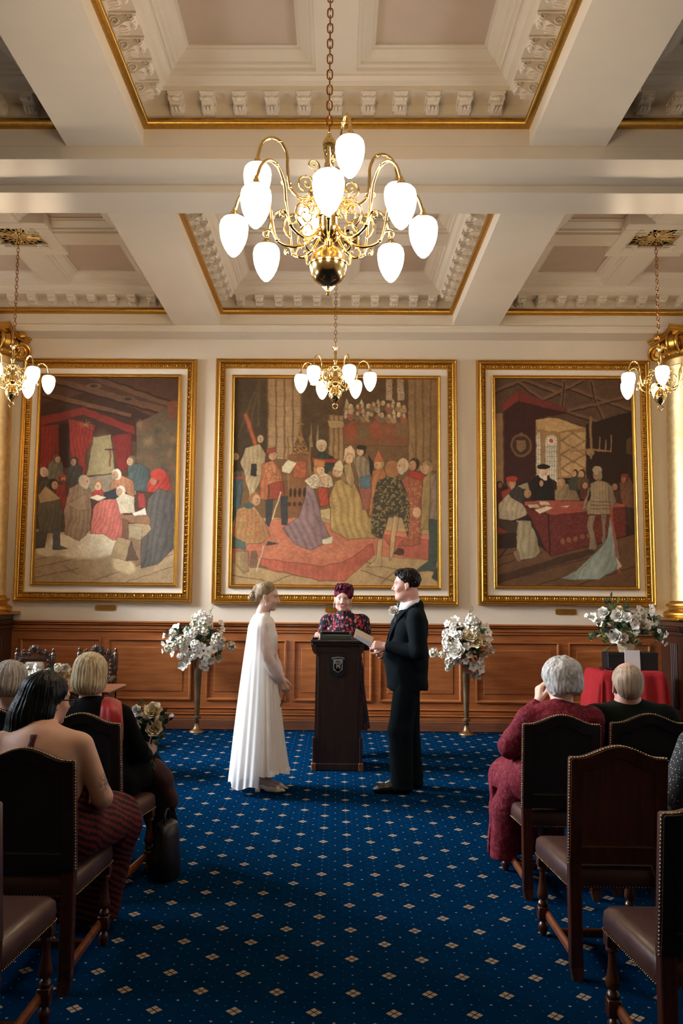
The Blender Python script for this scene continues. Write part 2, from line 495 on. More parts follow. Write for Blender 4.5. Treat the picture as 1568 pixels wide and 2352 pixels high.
# cross beam with its stepped soffit and the cornice along the far wall
c = MB()
c.box(-RX, RX, 5.95, 7.03, 4.828, 5.4).box(-RX, RX, 5.95, 6.84, 4.729, 4.83, 0.004).box(-RX, RX, 6.341, 6.696, 4.666, 4.73, 0.004)
struct(c.build('trim_1', M['soffit_gloss'], smooth=0))
c = MB()
c.box(-RX, RX, 10.09, WY, 4.748, 5.4, 0.004).box(-RX, RX, 10.075, 10.10, 4.80, 4.83, 0.005)
struct(c.build('trim_2', M['plaster'], smooth=0))
k = 3
def bracket():
    """plaster modillion: back at y=0, projecting to -y, hanging from z=0"""
    b = MB(); w = 0.043
    side = [(0, 0), (-0.165, 0), (-0.168, -0.022), (-0.155, -0.03), (-0.158, -0.045), (-0.145, -0.06), (-0.125, -0.058), (-0.105, -0.062), (-0.085, -0.078), (-0.06, -0.095), (-0.035, -0.10), (0, -0.098)]
    b.prism(side, -w, w, axis='x')
    b.box(-w - 0.01, w + 0.01, -0.175, 0, -0.018, 0, 0.004)
    for x in (-w - 0.004, w + 0.004):
        for (cy, cz, r) in ((-0.04, -0.062, 0.036), (-0.135, -0.035, 0.022)):
            pts = [(x, cy + r * (1 - t / 15) * math.cos(t * 0.75), cz + r * (1 - t / 15) * math.sin(t * 0.75)) for t in range(13)]
            b.tube(pts, 0.005, 5)
    b.ell((0, -0.15, -0.05), (0.03, 0.022, 0.018), 8, 5)
    for t in (-1, 0, 1): b.ell((t * 0.025, -0.075, -0.088), (0.014, 0.05, 0.012), 6, 5)
    return b
bk = bracket()
bV = np.concatenate(bk.V); bF = bk.F
for (a, b) in XB:
    for (p, q) in YB:
        g = MB()
        g.frame(a, b, p, q, [(0.0, 4.958), (0.02, 4.962), (0.038, 4.978), (0.044, 4.998), (0.038, 5.018), (0.02, 5.034), (0.0, 5.038)], 'xy')
        struct(g.build('trim_%d' % k, M['gold'], smooth=60)); k += 1
        g = MB()
        nx = round((b - a - 0.5) / 0.2285); ny = round((q - p - 0.5) / 0.2285)
        for i in range(nx + 1):
            x = a + 0.25 + (b - a - 0.5) * i / nx
            g.add(bV, bF, TM(x, q, 5.15)); g.add(bV, bF, TM(x, p, 5.15, rz=PI))
        for i in range(ny + 1):
            y = p + 0.25 + (q - p - 0.5) * i / ny
            g.add(bV, bF, TM(a, y, 5.15, rz=PI / 2)); g.add(bV, bF, TM(b, y, 5.15, rz=-PI / 2))
        struct(g.build('trim_%d' % k, M['plaster_carved'], smooth=30, recalc=False)); k += 1

# pierced grilles above the chandeliers
def grille(cx, cy, lab):
    g = MB(); h = 0.225
    g.frame(cx - h, cx + h, cy - h, cy + h, [(0, 5.268), (0.02, 5.268), (0.02, 5.285)], 'xy')
    for s in range(4):
        for j in range(-3, 4):
            a = s * PI / 2 + j * 0.21
            r0, r1 = 0.06, h / max(abs(math.cos(a)), abs(math.sin(a)))
            pts = [(cx + r * math.cos(a + 0.12 * math.sin(9 * r + j)), cy + r * math.sin(a + 0.12 * math.sin(9 * r + j)), 5.274) for r in np.linspace(r0, r1, 7)]
            g.tube(pts, [0.005, 0.007, 0.010, 0.005, 0.010, 0.007, 0.006], 5, flat=0.5)
        for j in (-2, 0, 2):
            a = s * PI / 2 + j * 0.27; r = 0.15
            g.tube([(cx + r * math.cos(a) + 0.03 * math.cos(t), cy + r * math.sin(a) + 0.03 * math.sin(t), 5.272) for t in np.linspace(0, 5, 10)], 0.007, 5, flat=0.5)
    g.lathe([(0.07, 5.262), (0.075, 5.27), (0.07, 5.28), (0.0, 5.282)], 16, c=(cx, cy, 0))
    t = thing('ceiling_grille', (cx, cy, 5.28), lab, 'grille', 'gilded square grilles over the chandeliers')
    o = g.build('fretwork', M['gold_leaf'], t, loc=(cx, cy, 5.28)); 
    MB().box(cx - h, cx + h, cy - h, cy + h, 5.30, 5.31).build('backing', M['iron_dark'], t, loc=(cx, cy, 5.28))
grille(-3.32, 8.56, 'square pierced gilt grille in the ceiling above the left chandelier chain')
grille(3.23, 8.56, 'square pierced gilt grille in the ceiling above the right chandelier chain')
grille(-0.03, 8.56, 'square pierced gilt grille in the middle coffer by the far wall')
grille(-0.03, 4.41, 'square pierced gilt grille above the largest chandelier chain')

# ------------------------------------------------------------------ wood panelling
def mouldline(m, x0, x1, y, capz=1.267):
    """horizontal mouldings, in x, standing out from wall face y towards -y"""
    for (za, zb, pr) in ((1.245, 1.267, 0.095), (1.222, 1.245, 0.08), (1.17, 1.215, 0.06), (1.141, 1.162, 0.055), (1.225, 1.21, 0.045), (0.245, 0.262, 0.06), (0.20, 0.24, 0.05), (0.176, 0.196, 0.075), (0.125, 0.176, 0.065)):
        m.box(x0, x1, y - pr, y, za, zb, 0.006)
    m.box(x0, x1, y - 0.04, y, 0.0, 1.267)
def panel(m, x0, x1, y, z0=0.347, z1=1.056):
    m.frame(x0, x1, z0, z1, [(-0.004, 0.0), (-0.004, 0.012), (0.012, 0.014), (0.022, 0.004), (0.03, -0.012), (0.04, -0.014), (0.088, -0.016), (0.096, -0.002), (0.10, 0.0)], 'xz', y, -1, cap=True)
m = MB(); FY = WY - 0.042
pan = [(-3.79, -2.821), (-2.732, -1.732), (-1.549, -0.595), (-0.511, 0.42), (0.513, 1.483), (1.654, 2.641), (2.755, 3.72)]
mouldline(m, -3.9, 3.87, WY)
for a, b in pan: panel(m, a, b, FY - 0.004)
struct(m.build('wall_panelling_back', M['wall_wood'], smooth=0)) if False else struct(m.build('trim_20', M['wall_wood'], smooth=0))
struct(MB().box(-3.9, 3.87, WY - 0.075, WY, 0, 0.125, 0.01).build('baseboard_back', M['base_wood'], smooth=0))
for side, sx, xe in (('left', -1, -3.9), ('right', 1, 3.85)):
    m = MB()
    xa, xb = sorted((xe, sx * RX))
    yf = 9.77
    m.box(xa, xb, yf, WY, 0, 1.267)
    for (za, zb, pr) in ((1.245, 1.267, 0.055), (1.222, 1.245, 0.04), (1.17, 1.215, 0.02), (0.2, 0.262, 0.02), (0.0, 0.176, 0.035)):
        e = xe - sx * pr
        x0, x1 = sorted((e, sx * RX)); m.box(x0, x1, yf - pr, WY, za, zb, 0.006)
    x0, x1 = sorted((sx * 3.80, sx * 4.5))
    m.box(xe - sx * 0.0, sx * 4.52, 9.66 + 0.0, WY, 1.267, 1.335, 0.008)
    # fluted corner piece and consoles on the pedestal
    for j in range(4): m.tube([(xe - sx * 0.004, yf + 0.12 + j * 0.05, 0.35), (xe - sx * 0.004, yf + 0.12 + j * 0.05, 1.08)], 0.014, 6)
    m.frame(xa + 0.12, xb - 0.12, 0.347, 1.056, [(0, 0), (0.0, 0.012), (0.02, 0.014), (0.035, -0.01), (0.09, -0.012), (0.1, 0.0)], 'xz', yf - 0.006, -1, cap=True)
    struct(m.build('trim_%d' % (21 if sx < 0 else 22), M['pedestal_wood_shaded'], smooth=0))
    # side wall dado
    m = MB(); x0, x1 = sorted((sx * RX, sx * (RX - 0.05)))
    m.box(x0, x1, -3, 9.77, 0, 0.9, 0.01)
    struct(m.build('baseboard_' + side, M['wall_wood'], smooth=0))

# gilded columns
def column(cx, sx, lab):
    cy = 10.05; z0 = 1.335
    t = thing('column', (cx, cy, z0), lab, 'column')
    L = (cx, cy, z0)
    b = MB().box(cx - 0.36, cx + 0.36, cy - 0.36, cy + 0.36, z0, z0 + 0.04, 0.008)
    b.lathe([(0.35, 0.04), (0.365, 0.06), (0.365, 0.09), (0.345, 0.11), (0.32, 0.115), (0.305, 0.135), (0.31, 0.155), (0.325, 0.16), (0.332, 0.175), (0.325, 0.195), (0.30, 0.2), (0.29, 0.225), (0.28, 0.23)], 40, c=L)
    b.build('base', M['gold'], t, loc=L, smooth=50)
    MB().lathe([(0.283, 0.22), (0.278, 0.5), (0.275, 1.2), (0.265, 2.2), (0.25, 2.93), (0.262, 2.95), (0.262, 2.975), (0.25, 2.985), (0.25, 3.15)], 48, c=L).build('shaft', M['gold_leaf'], t, loc=L, smooth=50)
    k_ = MB()
    k_.lathe([(0.25, 3.06), (0.28, 3.08), (0.30, 3.13), (0.29, 3.16), (0.24, 3.18), (0.23, 3.32)], 32, c=L)
    for j in range(16):
        a = j * PI / 8; k_.ell((cx + 0.285 * math.cos(a), cy + 0.285 * math.sin(a), z0 + 3.115), (0.028, 0.028, 0.035), 8, 6)
    # abacus with concave sides
    A = []
    for s in range(4):
        a0 = PI / 4 + s * PI / 2
        for u in np.linspace(-1, 1, 9)[:-1]:
            mid = a0 + PI / 4
            # side from corner a0 to corner a0+90
            p = np.array([math.cos(a0), math.sin(a0)]) * 0.5; q = np.array([math.cos(a0 + PI / 2), math.sin(a0 + PI / 2)]) * 0.5
            w = (u + 1) / 2; r = p * (1 - w) + q * w; r -= np.array([math.cos(mid), math.sin(mid)]) * 0.06 * math.sin(PI * w)
            A.append(r)
    for (za, zb, sc) in ((3.33, 3.352, 0.93), (3.352, 3.385, 0.97), (3.385, 3.405, 1.0)):
        k_.prism([(cx + r[0] * sc, cy + r[1] * sc) for r in A], z0 + za, z0 + zb, axis='z')
    for s in range(4):
        a = PI / 4 + s * PI / 2; e = np.array([math.cos(a), math.sin(a), 0]); nrm = np.array([-e[1], e[0], 0])
        c0 = np.array([cx, cy, z0 + 3.20]) + e * 0.36
        for sg in (-1, 1):
            pts = []
            for q in np.linspace(0, 13, 40):
                r = 0.115 * (1 - q / 14.5)
                pts.append(c0 + nrm * sg * (0.035 + 0.02 * (1 - q / 13)) + e * (-r * math.cos(q + 1.2)) + np.array([0, 0, 1]) * (r * math.sin(q + 1.2)))
            k_.tube(pts, [0.017 * (1 - 0.5 * i / 39) for i in range(40)], 6)
        Mx = Matrix(((e[0], nrm[0], 0, c0[0]), (e[1], nrm[1], 0, c0[1]), (0, 0, 1, c0[2]), (0, 0, 0, 1)))
        k_.lathe([(0.105, -0.03), (0.10, 0.03)], 20, M=Mx @ Euler((PI / 2, 0, 0)).to_matrix().to_4x4())
        a2 = s * PI / 2; k_.ell((cx + 0.36 * math.cos(a2), cy + 0.36 * math.sin(a2), z0 + 3.34), (0.05, 0.05, 0.05), 8, 6)
        for j in range(5): k_.ell((cx + 0.3 * math.cos(a2 + (j - 2) * 0.16), cy + 0.3 * math.sin(a2 + (j - 2) * 0.16), z0 + 3.24 - 0.02 * abs(j - 2)), (0.025, 0.025, 0.045), 6, 5)
    k_.build('capital', M['gold'], t, loc=L, smooth=40)
column(4.15, 1, 'gilded column with scrolled capital on the wood pedestal behind the red-clothed table')
column(-4.17, -1, 'gilded column with scrolled capital at the left edge behind the left chandelier')
# ------------------------------------------------------------------ framed wall paintings
painted('oil_paint', 0.75, bump=0.15, spec=0.25, bs=150)
class Paint:
    def __init__(s, nx, ny, corners, base):
        u = np.linspace(0, 1, nx); v = np.linspace(0, 1, ny); U, V = np.meshgrid(u, v)
        tl, tr, br, bl = [np.array(c, float) for c in corners]
        Pt = (tl[None, None] * ((1 - U) * (1 - V))[..., None] + tr * (U * (1 - V))[..., None] + br * (U * V)[..., None] + bl * ((1 - U) * V)[..., None])
        s.X, s.Y = Pt[..., 0], Pt[..., 1]; s.nx, s.ny = nx, ny
        s.C = np.ones((ny, nx, 3)) * np.array(s.h(base)); s.r = np.random.RandomState(3)
        s.N = s.noise(26); s.N2 = s.noise(8); s.N3 = s.noise(90)
        s.wx = s.X + s.noise(40) * 4 + s.N2 * 0.8; s.wy = s.Y + s.noise(40) * 4 + s.noise(8) * 0.8
    def h(s, c): return [int(c[i:i + 2], 16) / 255 for i in (0, 2, 4)]
    def noise(s, cell):
        cell = cell * s.nx / 280.0
        gx = np.linspace(0, s.nx / cell * 3.0 + 2, s.nx); gy = np.linspace(0, s.ny / cell * 3.0 + 2, s.ny)
        G = s.r.rand(int(gy[-1]) + 3, int(gx[-1]) + 3) * 2 - 1
        ix, fx = gx.astype(int), gx % 1; iy, fy = gy.astype(int), gy % 1
        fx = fx * fx * (3 - 2 * fx); fy = (fy * fy * (3 - 2 * fy))[:, None]
        a = G[iy][:, ix]; b = G[iy][:, ix + 1]; c = G[iy + 1][:, ix]; d = G[iy + 1][:, ix + 1]
        return (a * (1 - fx) + b * fx) * (1 - fy) + (c * (1 - fx) + d * fx) * fy
    def put(s, m, col, a=1.0):
        s.C += (m * a)[..., None] * (np.array(s.h(col)) - s.C)
    def mask(s, pts):
        x, y = s.wx, s.wy; m = np.zeros(x.shape, bool); n = len(pts)
        for i in range(n):
            (x1, y1), (x2, y2) = pts[i], pts[(i + 1) % n]
            if y1 == y2: continue
            m ^= ((y1 > y) != (y2 > y)) & (x < (x2 - x1) * (y - y1) / (y2 - y1) + x1)
        return m.astype(float)
    def rim(s, m, a=0.38):
        e = np.zeros_like(m); e[1:, :] += np.abs(m[1:, :] - m[:-1, :]); e[:, 1:] += np.abs(m[:, 1:] - m[:, :-1]); e[:-1, :] += np.abs(m[1:, :] - m[:-1, :]); e[:, :-1] += np.abs(m[:, 1:] - m[:, :-1])
        s.put(np.clip(e, 0, 1), '2A1A10', a)
    def poly(s, pts, col, a=1.0):
        m = s.mask(pts); s.put(m, col, a); s.rim(m, 0.25 * a)
    def ell(s, cx, cy, rx, ry, col, a=1.0, soft=0.0, rot=0):
        c, n = math.cos(rot), math.sin(rot); dx, dy = s.wx - cx, s.wy - cy
        d = np.sqrt(((dx * c + dy * n) / rx) ** 2 + ((dy * c - dx * n) / ry) ** 2)
        m = np.clip((1 + soft - d) / max(2 * soft, 0.12), 0, 1); s.put(m, col, a)
    def line(s, x0, y0, x1, y1, w, col, a=1.0):
        dx, dy = x1 - x0, y1 - y0; L = math.hypot(dx, dy) + 1e-6
        t = np.clip(((s.wx - x0) * dx + (s.wy - y0) * dy) / L / L, 0, 1)
        d = np.hypot(s.wx - x0 - t * dx, s.wy - y0 - t * dy); s.put(np.clip(1.5 - d / w, 0, 1), col, a)
    def robe(s, pts, col, dark=None, f=0.09, sl=0.25, amp=0.6, light=None):
        amp *= 0.55
        m = s.mask(pts); s.put(m, col)
        dark = dark or '1A120C'
        w = 0.5 + 0.5 * np.sin((s.X + s.Y * sl + s.N3 * 20 + s.N * 3) * f * 1.9)
        s.put(m * np.clip(w * 1.6 - 0.9, 0, 1), dark, amp)
        if light: s.put(m * np.clip((1 - w) * 1.8 - 1.1, 0, 1), light, amp * 0.8)
        cx = np.mean([p[0] for p in pts]); hw = max(p[0] for p in pts) - cx + 1
        s.put(m * np.clip((s.X - cx) / hw, 0, 1), dark, 0.3); s.rim(m)
    def pattern(s, pts, col, a=0.7, f=0.16):
        m = s.mask(pts); w = np.sin(s.X * f + s.N2 * 3) * np.sin(s.Y * f + s.N * 4); s.put(m * (w > 0.25), col, a)
    def head(s, x, y, r, skin, hair, face=0, hat=None, beard=None):
        s.ell(x, y, r, r * 1.2, hair); s.ell(x + face * r * 0.3, y + r * 0.2, r * 0.72, r * 0.92, skin)
        s.ell(x + face * r * 0.55, y + r * 0.05, r * 0.16, r * 0.08, '3A2418', 0.7); s.line(x + face * r * 0.6, y + r * 0.2, x + face * r * 0.65, y + r * 0.45, 1.6, '5A3422', 0.5)
        s.ell(x + face * r * 0.45, y + r * 0.68, r * 0.2, r * 0.06, '5A2C20', 0.6)
        if beard: s.ell(x + face * r * 0.35, y + r * 0.95, r * 0.5, r * 0.6, beard)
        if hat: s.ell(x, y - r * 0.65, r * 1.15, r * 0.5, hat)
    def finish(s, warm=(1, 1, 1), gain=1.0):
        C = s.C.copy()
        for q in range(1): C[1:-1, 1:-1] = (C[1:-1, 1:-1] * 2 + C[:-2, 1:-1] + C[2:, 1:-1] + C[1:-1, :-2] + C[1:-1, 2:]) / 6
        C = C * (1 + 0.06 * s.N2[..., None] + 0.06 * s.N[..., None] + 0.05 * s.N3[..., None] + 0.03 * s.r.randn(s.ny, s.nx, 1))
        L = C.mean(-1, keepdims=True); C = L + (C - L) * 0.82; C = C * 0.88 + np.array((0.50, 0.35, 0.20)) * 0.12
        C = np.clip(C * np.array(warm) * gain * 1.04, 0, 1)
        return np.where(C <= 0.04045, C / 12.92, ((C + 0.055) / 1.055) ** 2.4)

def paint_left():
    p = Paint(380, 570, [(312, 415), (1335, 415), (1300, 1955), (262, 1950)], '4A3122')
    # timber ceiling
    p.poly([(250, 400), (1350, 400), (1350, 820), (250, 820)], '50301F')
    p.poly([(300, 620), (700, 520), (1300, 780), (1300, 900), (300, 900)], '3A2016')
    for a in ([(300, 430), (1250, 700), (1250, 640), (420, 415)], [(620, 415), (1270, 640), (1270, 600), (760, 415)], [(300, 560), (980, 720), (980, 690), (330, 520)]):
        p.poly(a, '6A452C')
    p.line(330, 440, 1240, 700, 6, '2A1810'); p.line(760, 415, 1270, 590, 6, '2A1810'); p.line(300, 560, 990, 730, 6, '2A1810')
    p.ell(700, 480, 60, 22, '7A6444', 0.8); p.ell(700, 480, 34, 12, '3A2A1C'); p.ell(960, 580, 60, 24, '5C4A34', 0.8); p.ell(960, 580, 30, 12, '2E2018')
    p.poly([(1020, 760), (1350, 600), (1350, 1400), (1020, 1200)], '5A4A34')
    for k in range(26):
        x, y = p.r.uniform(1030, 1320), p.r.uniform(760, 1300); p.ell(x, y, p.r.uniform(15, 45), p.r.uniform(15, 40), ['6E5638', '4A5038', '7A4A38', '8A6A48', '40382C'][k % 5], 0.6, 0.5)
    p.poly([(1250, 600), (1330, 590), (1330, 720), (1260, 730)], '7A3E24')
    # bed with red hangings
    p.poly([(285, 720), (620, 640), (1010, 790), (1010, 850), (620, 700), (285, 790)], '7E1E18')
    p.robe([(300, 790), (440, 770), (440, 1100), (300, 1130)], '8C2018', '3A0C0A', 0.14, 0, 0.7)
    p.poly([(440, 770), (515, 760), (520, 1100), (440, 1110)], '2A1210')
    p.robe([(510, 730), (715, 780), (690, 900), (640, 1000), (640, 1150), (540, 1150)], '94231A', '3E0E0A', 0.12, 0, 0.7)
    p.robe([(840, 860), (985, 830), (985, 1100), (880, 1130)], '7E1D17', '3A0C0A', 0.14, 0, 0.7)
    p.poly([(700, 870), (830, 850), (860, 1140), (650, 1160)], '8E8058'); p.ell(760, 1000, 70, 130, 'A89868', 0.6, 0.6)
    p.line(825, 960, 825, 1090, 7, '7A4E30'); p.line(790, 965, 850, 960, 4, '3A2618')
    for k in range(40):
        a = p.r.uniform(0, 6.28); q = p.r.uniform(20, 75); p.line(640, 780, 640 + q * math.cos(a), 780 + q * math.sin(a) * 0.8, 1.6, 'A8764A', 0.45)
    p.poly([(660, 1170), (830, 1150), (1010, 1180), (1020, 1300), (650, 1330)], '8A7E66')
    # floor boards and white fur rug
    p.poly([(250, 1560), (1350, 1500), (1350, 2000), (250, 2000)], 'A58A64')
    for q in ((262, 1850, 900, 1700), (262, 1920, 600, 1850), (480, 1830, 595, 1895), (720, 1935, 1300, 1740), (950, 1950, 1320, 1830), (262, 1790, 500, 1740)): p.line(*q, 3, '6E5238', 0.8)
    p.poly([(880, 1650), (1300, 1560), (1300, 1700), (1000, 1850)], '6A4A34', 0.5)
    p.ell(640, 1680, 290, 100, 'D8C8A4', 1, 0.12); p.ell(380, 1720, 110, 45, 'CDBC98', 1, 0.15); p.ell(930, 1830, 90, 55, 'C8B084', 1, 0.15, 0.4); p.ell(700, 1700, 130, 40, 'E4D8BC', 0.7, 0.5)
    # figures
    p.robe([(360, 1080), (400, 1040), (470, 1060), (480, 1200), (350, 1220)], '6A6452', '2A2820'); p.head(425, 1035, 30, 'B08868', '5A4A3C', 1)
    p.robe([(500, 1110), (560, 1050), (620, 1100), (620, 1230), (500, 1230)], '3E3A32', '1A1814'); p.head(560, 1055, 30, '9A7458', '2E2A26', -1)
    p.robe([(290, 1220), (340, 1180), (380, 1200), (390, 1340), (285, 1340)], '4A4438', '201C18'); p.head(330, 1135, 34, 'C09878', 'C8BCA8', 1)
    p.robe([(420, 1230), (500, 1220), (510, 1450), (400, 1450)], '8A2A26', '3A100E'); p.head(468, 1180, 28, 'AA7C5C', '6A2A20', 1, hat='9A2C22', beard='6A3A26')
    p.robe([(290, 1320), (340, 1240), (450, 1330), (490, 1480), (480, 1580), (300, 1600), (280, 1440)], '5A5240', '2A261C', amp=0.6); p.poly([(290, 1310), (345, 1240), (455, 1330), (400, 1350), (300, 1370)], 'A88A60')
    p.head(400, 1225, 36, 'B08464', '2E241E', 1); p.poly([(270, 1580), (355, 1580), (340, 1700), (270, 1710)], '4A443C'); p.poly([(400, 1560), (460, 1560), (450, 1680), (515, 1705), (400, 1718)], '4C4E54')
    p.robe([(520, 1260), (620, 1200), (680, 1260), (690, 1420), (680, 1560), (600, 1650), (490, 1600), (480, 1440)], '96785A', '54402C', 0.1, 0.1, 0.7, light='B09470'); p.head(630, 1200, 42, 'C89C78', 'B8A888', 1, beard='B8A888')
    p.poly([(500, 1380), (640, 1300), (650, 1420), (600, 1425)], 'A08262')
    p.robe([(960, 1080), (1050, 1065), (1120, 1110), (1110, 1280), (960, 1260)], '465A5C', '202C2E', amp=0.5); p.head(985, 1045, 36, 'C09872', '6A5240', -1)
    p.robe([(830, 1220), (900, 1150), (1000, 1200), (1010, 1330), (830, 1340)], 'B4764E', '6A3C28'); p.head(875, 1150, 38, 'B48C6C', 'DCD0BC', -1)
    p.poly([(780, 1290), (900, 1240), (960, 1300), (860, 1350), (780, 1330)], '26303A')
    p.robe([(690, 1290), (760, 1255), (790, 1300), (700, 1330)], 'B83A30', '6A1C18'); p.head(738, 1235, 34, 'D8A888', '9A6A3C', 0)
    p.robe([(700, 1400), (760, 1340), (900, 1330), (930, 1450), (925, 1620), (850, 1640), (780, 1600), (680, 1590)], 'CE6458', '8A3630', 0.11, 0.3, 0.6, light='E49A84'); p.poly([(670, 1325), (730, 1305), (800, 1320), (740, 1350)], 'E0D2B4')
    p.robe([(870, 1330), (930, 1290), (1010, 1320), (1010, 1440), (900, 1440)], 'D0C4A4', '94866A', 0.14); p.head(905, 1275, 36, 'C09874', 'E0D6BE', -1)
    p.robe([(1110, 1200), (1170, 1130), (1260, 1150), (1290, 1260), (1180, 1290), (1100, 1280)], 'B82E22', '641410', 0.09, 0.4, 0.6, light='D84A34'); p.head(1160, 1190, 34, 'A87254', '7A2018', -1); p.ell(1185, 1150, 62, 44, 'BC3226')
    p.robe([(1110, 1330), (1190, 1250), (1300, 1290), (1310, 1450), (1300, 1700), (1180, 1820), (1060, 1850), (1060, 1640), (1140, 1560), (1090, 1480)], '565450', '26262A', 0.07, 0.2, 0.7)
    p.poly([(900, 1455), (1100, 1450), (1130, 1480), (1130, 1530), (960, 1510), (900, 1480)], '8A6244'); p.poly([(920, 1480), (965, 1500), (965, 1640), (920, 1620)], '6E4A34'); p.poly([(990, 1440), (1090, 1400), (1100, 1450), (1010, 1465)], 'E0D6C0')
    p.poly([(1035, 1290), (1080, 1290), (1095, 1400), (1040, 1400)], '9A2E2A')
    p.poly([(880, 1620), (985, 1640), (945, 1795), (835, 1760)], 'A88C64'); p.poly([(965, 1530), (1070, 1540), (1060, 1640), (970, 1620)], '9A8A68'); p.poly([(985, 1640), (945, 1795), (1040, 1790)], '5A4636')
    p.put(np.clip((800 - p.Y) / 400, 0, 1), '3A2418', 0.35)
    return p, p.finish((1.0, 0.98, 0.95), 0.98)

def paint_mid():
    # frame of view: 470..1070 x 740..1420 at 2.6133
    p = Paint(530, 540, [(183, 338), (1393, 340), (1398, 1582), (160, 1572)], '6E5030')
    p.poly([(150, 330), (400, 330), (400, 900), (150, 900)], '3E3222'); p.poly([(580, 330), (840, 330), (840, 900), (580, 900)], '4A3824')
    for k in range(3): p.line(200 + 60 * k, 700 - 40 * k, 330, 340 + 30 * k, 6, '54442E', 0.7)
    def pier(x0, x1, y0, y1, c='A8845A'):
        p.poly([(x0, y0), (x1, y0), (x1, y1), (x0, y1)], c); n = max(3, int((x1 - x0) / 45))
        for k in range(n + 1): p.line(x0 + (x1 - x0) * k / n, y0, x0 + (x1 - x0) * k / n, y1, 5, '64482E', 0.8)
        for y in range(int(y0) + 50, int(y1), 62): p.line(x0, y, x1, y + 4, 2.5, '7A5C3C', 0.5)
    pier(378, 580, 330, 830); pier(1220, 1400, 330, 900, '8A6840'); pier(745, 835, 560, 880, '96744A')
    p.poly([(735, 595), (850, 595), (835, 640), (750, 640)], 'A88458')
    p.poly([(835, 330), (1220, 330), (1220, 600), (835, 600)], '4A3622')
    for x in (1085, 1155): p.poly([(x, 335), (x + 42, 335), (x + 42, 470), (x, 470)], 'B49878'); p.pattern([(x, 335), (x + 42, 335), (x + 42, 470), (x, 470)], '5E4A38', 0.8, 0.4)
    p.poly([(835, 595), (1220, 590), (1220, 750), (835, 740)], '7A4A2C')
    for k in range(5): p.ell(880 + 75 * k, 650 + 12 * (k % 2), 42, 48, ['9A3E28', '6A5A3A', 'A04A2E', '8A4A30', '7A5E3C'][k], 0.8, 0.3)
    p.poly([(835, 740), (1220, 750), (1220, 840), (835, 830)], '6A4C2E')
    for k in range(24):
        x = 850 + (k % 12) * 31 + p.r.uniform(-8, 8); y = 500 + 55 * (k // 12) + p.r.uniform(-12, 12)
        p.ell(x, y + 24, 22, 26, ['8A6444', 'A08058', '5A4434', '94503A', '6A6048'][k % 5]); p.head(x, y, 14, 'C09A72', ['5A3C26', 'C8B490', '7A5A3C'][k % 3], p.r.choice([-1, 1]))
        if k % 3 == 0: p.poly([(x - 15, y - 8), (x, y - 46), (x + 15, y - 8)], 'B8A47E')
    # gothic chair of state
    p.poly([(505, 800), (640, 800), (640, 1180), (480, 1180)], '7E5230'); p.poly([(520, 800), (575, 640), (628, 800)], '9A6E3E'); p.pattern([(520, 800), (575, 640), (628, 800)], '4E341E', 0.8, 0.2)
    p.poly([(540, 840), (610, 840), (610, 940), (530, 940)], 'A04A30'); p.pattern([(540, 840), (610, 840), (610, 940), (530, 940)], 'C8804A', 0.6, 0.3)
    for x in (500, 632): p.line(x, 700, x, 1000, 5, '8E6238')
    p.line(572, 590, 572, 660, 6, '8E6238'); p.line(555, 615, 590, 615, 5, '8E6238')
    for x in (640, 678): p.poly([(x - 12, 760), (x, 590), (x + 12, 760)], '8A7450')
    for k in range(5): p.ell(515 + 28 * k, 1030, 10, 30, '3E2616')
    for k in range(4): p.ell(510 + 32 * k, 1100, 12, 14, '4A2E1A')
    # red dais and paved floor
    p.poly([(150, 1180), (1400, 1180), (1400, 1600), (150, 1600)], 'AE8A5C')
    p.poly([(150, 1240), (480, 1180), (1400, 1290), (1390, 1440), (1020, 1400), (950, 1450), (840, 1560), (680, 1550), (150, 1440)], 'C46A4C')
    p.robe([(340, 1420), (700, 1470), (840, 1440), (1010, 1330), (1020, 1400), (840, 1560), (680, 1550), (330, 1470)], 'BE5A42', '8A3A2C', 0.1, 0, 0.5)
    p.pattern([(450, 1290), (900, 1290), (820, 1430), (380, 1390)], 'D88A66', 0.5, 0.12); p.poly([(1050, 1280), (1400, 1320), (1390, 1440), (1160, 1400)], 'B05440')
    p.line(150, 1520, 410, 1560, 3, '7A5C3C'); p.line(410, 1560, 520, 1520, 3, '7A5C3C'); p.line(940, 1490, 1130, 1560, 3, '7A5C3C'); p.line(1060, 1570, 1140, 1500, 3, '7A5C3C'); p.line(960, 1440, 1200, 1500, 3, '7A5C3C')
    # attendants on the left
    p.robe([(170, 940), (210, 900), (230, 960), (215, 1120), (170, 1210)], '3E5862', '1E2C34'); p.line(175, 940, 285, 938, 7, 'A03A2E'); p.head(178, 810, 26, 'B48A64', '4A3424', 1)
    p.line(245, 565, 312, 760, 11, 'B4502E'); p.robe([(240, 760), (330, 735), (370, 800), (345, 950), (270, 1080), (235, 900), (210, 850)], 'B49A70', '6A5434', 0.13, 0.1, 0.6, light='D0BA90'); p.head(333, 700, 28, 'C09870', '4A3424', 0)
    p.poly([(280, 860), (310, 860), (310, 935), (275, 930)], '2E2A2A')
    p.robe([(340, 860), (410, 835), (460, 900), (465, 970), (380, 980), (375, 1080), (330, 1070)], 'B0603C', '6E3422', 0.12, 0.1, 0.5, light='CE8A58'); p.pattern([(350, 870), (410, 840), (460, 960), (380, 975)], 'CEA060', 0.6, 0.2)
    p.robe([(385, 980), (470, 965), (480, 1060), (385, 1075)], '9A3E2C', '5A201A', 0.2, 0); p.poly([(365, 1075), (410, 1070), (400, 1190), (385, 1235), (365, 1215)], '36383C'); p.poly([(455, 1055), (500, 1050), (495, 1220), (460, 1220)], '36383C')
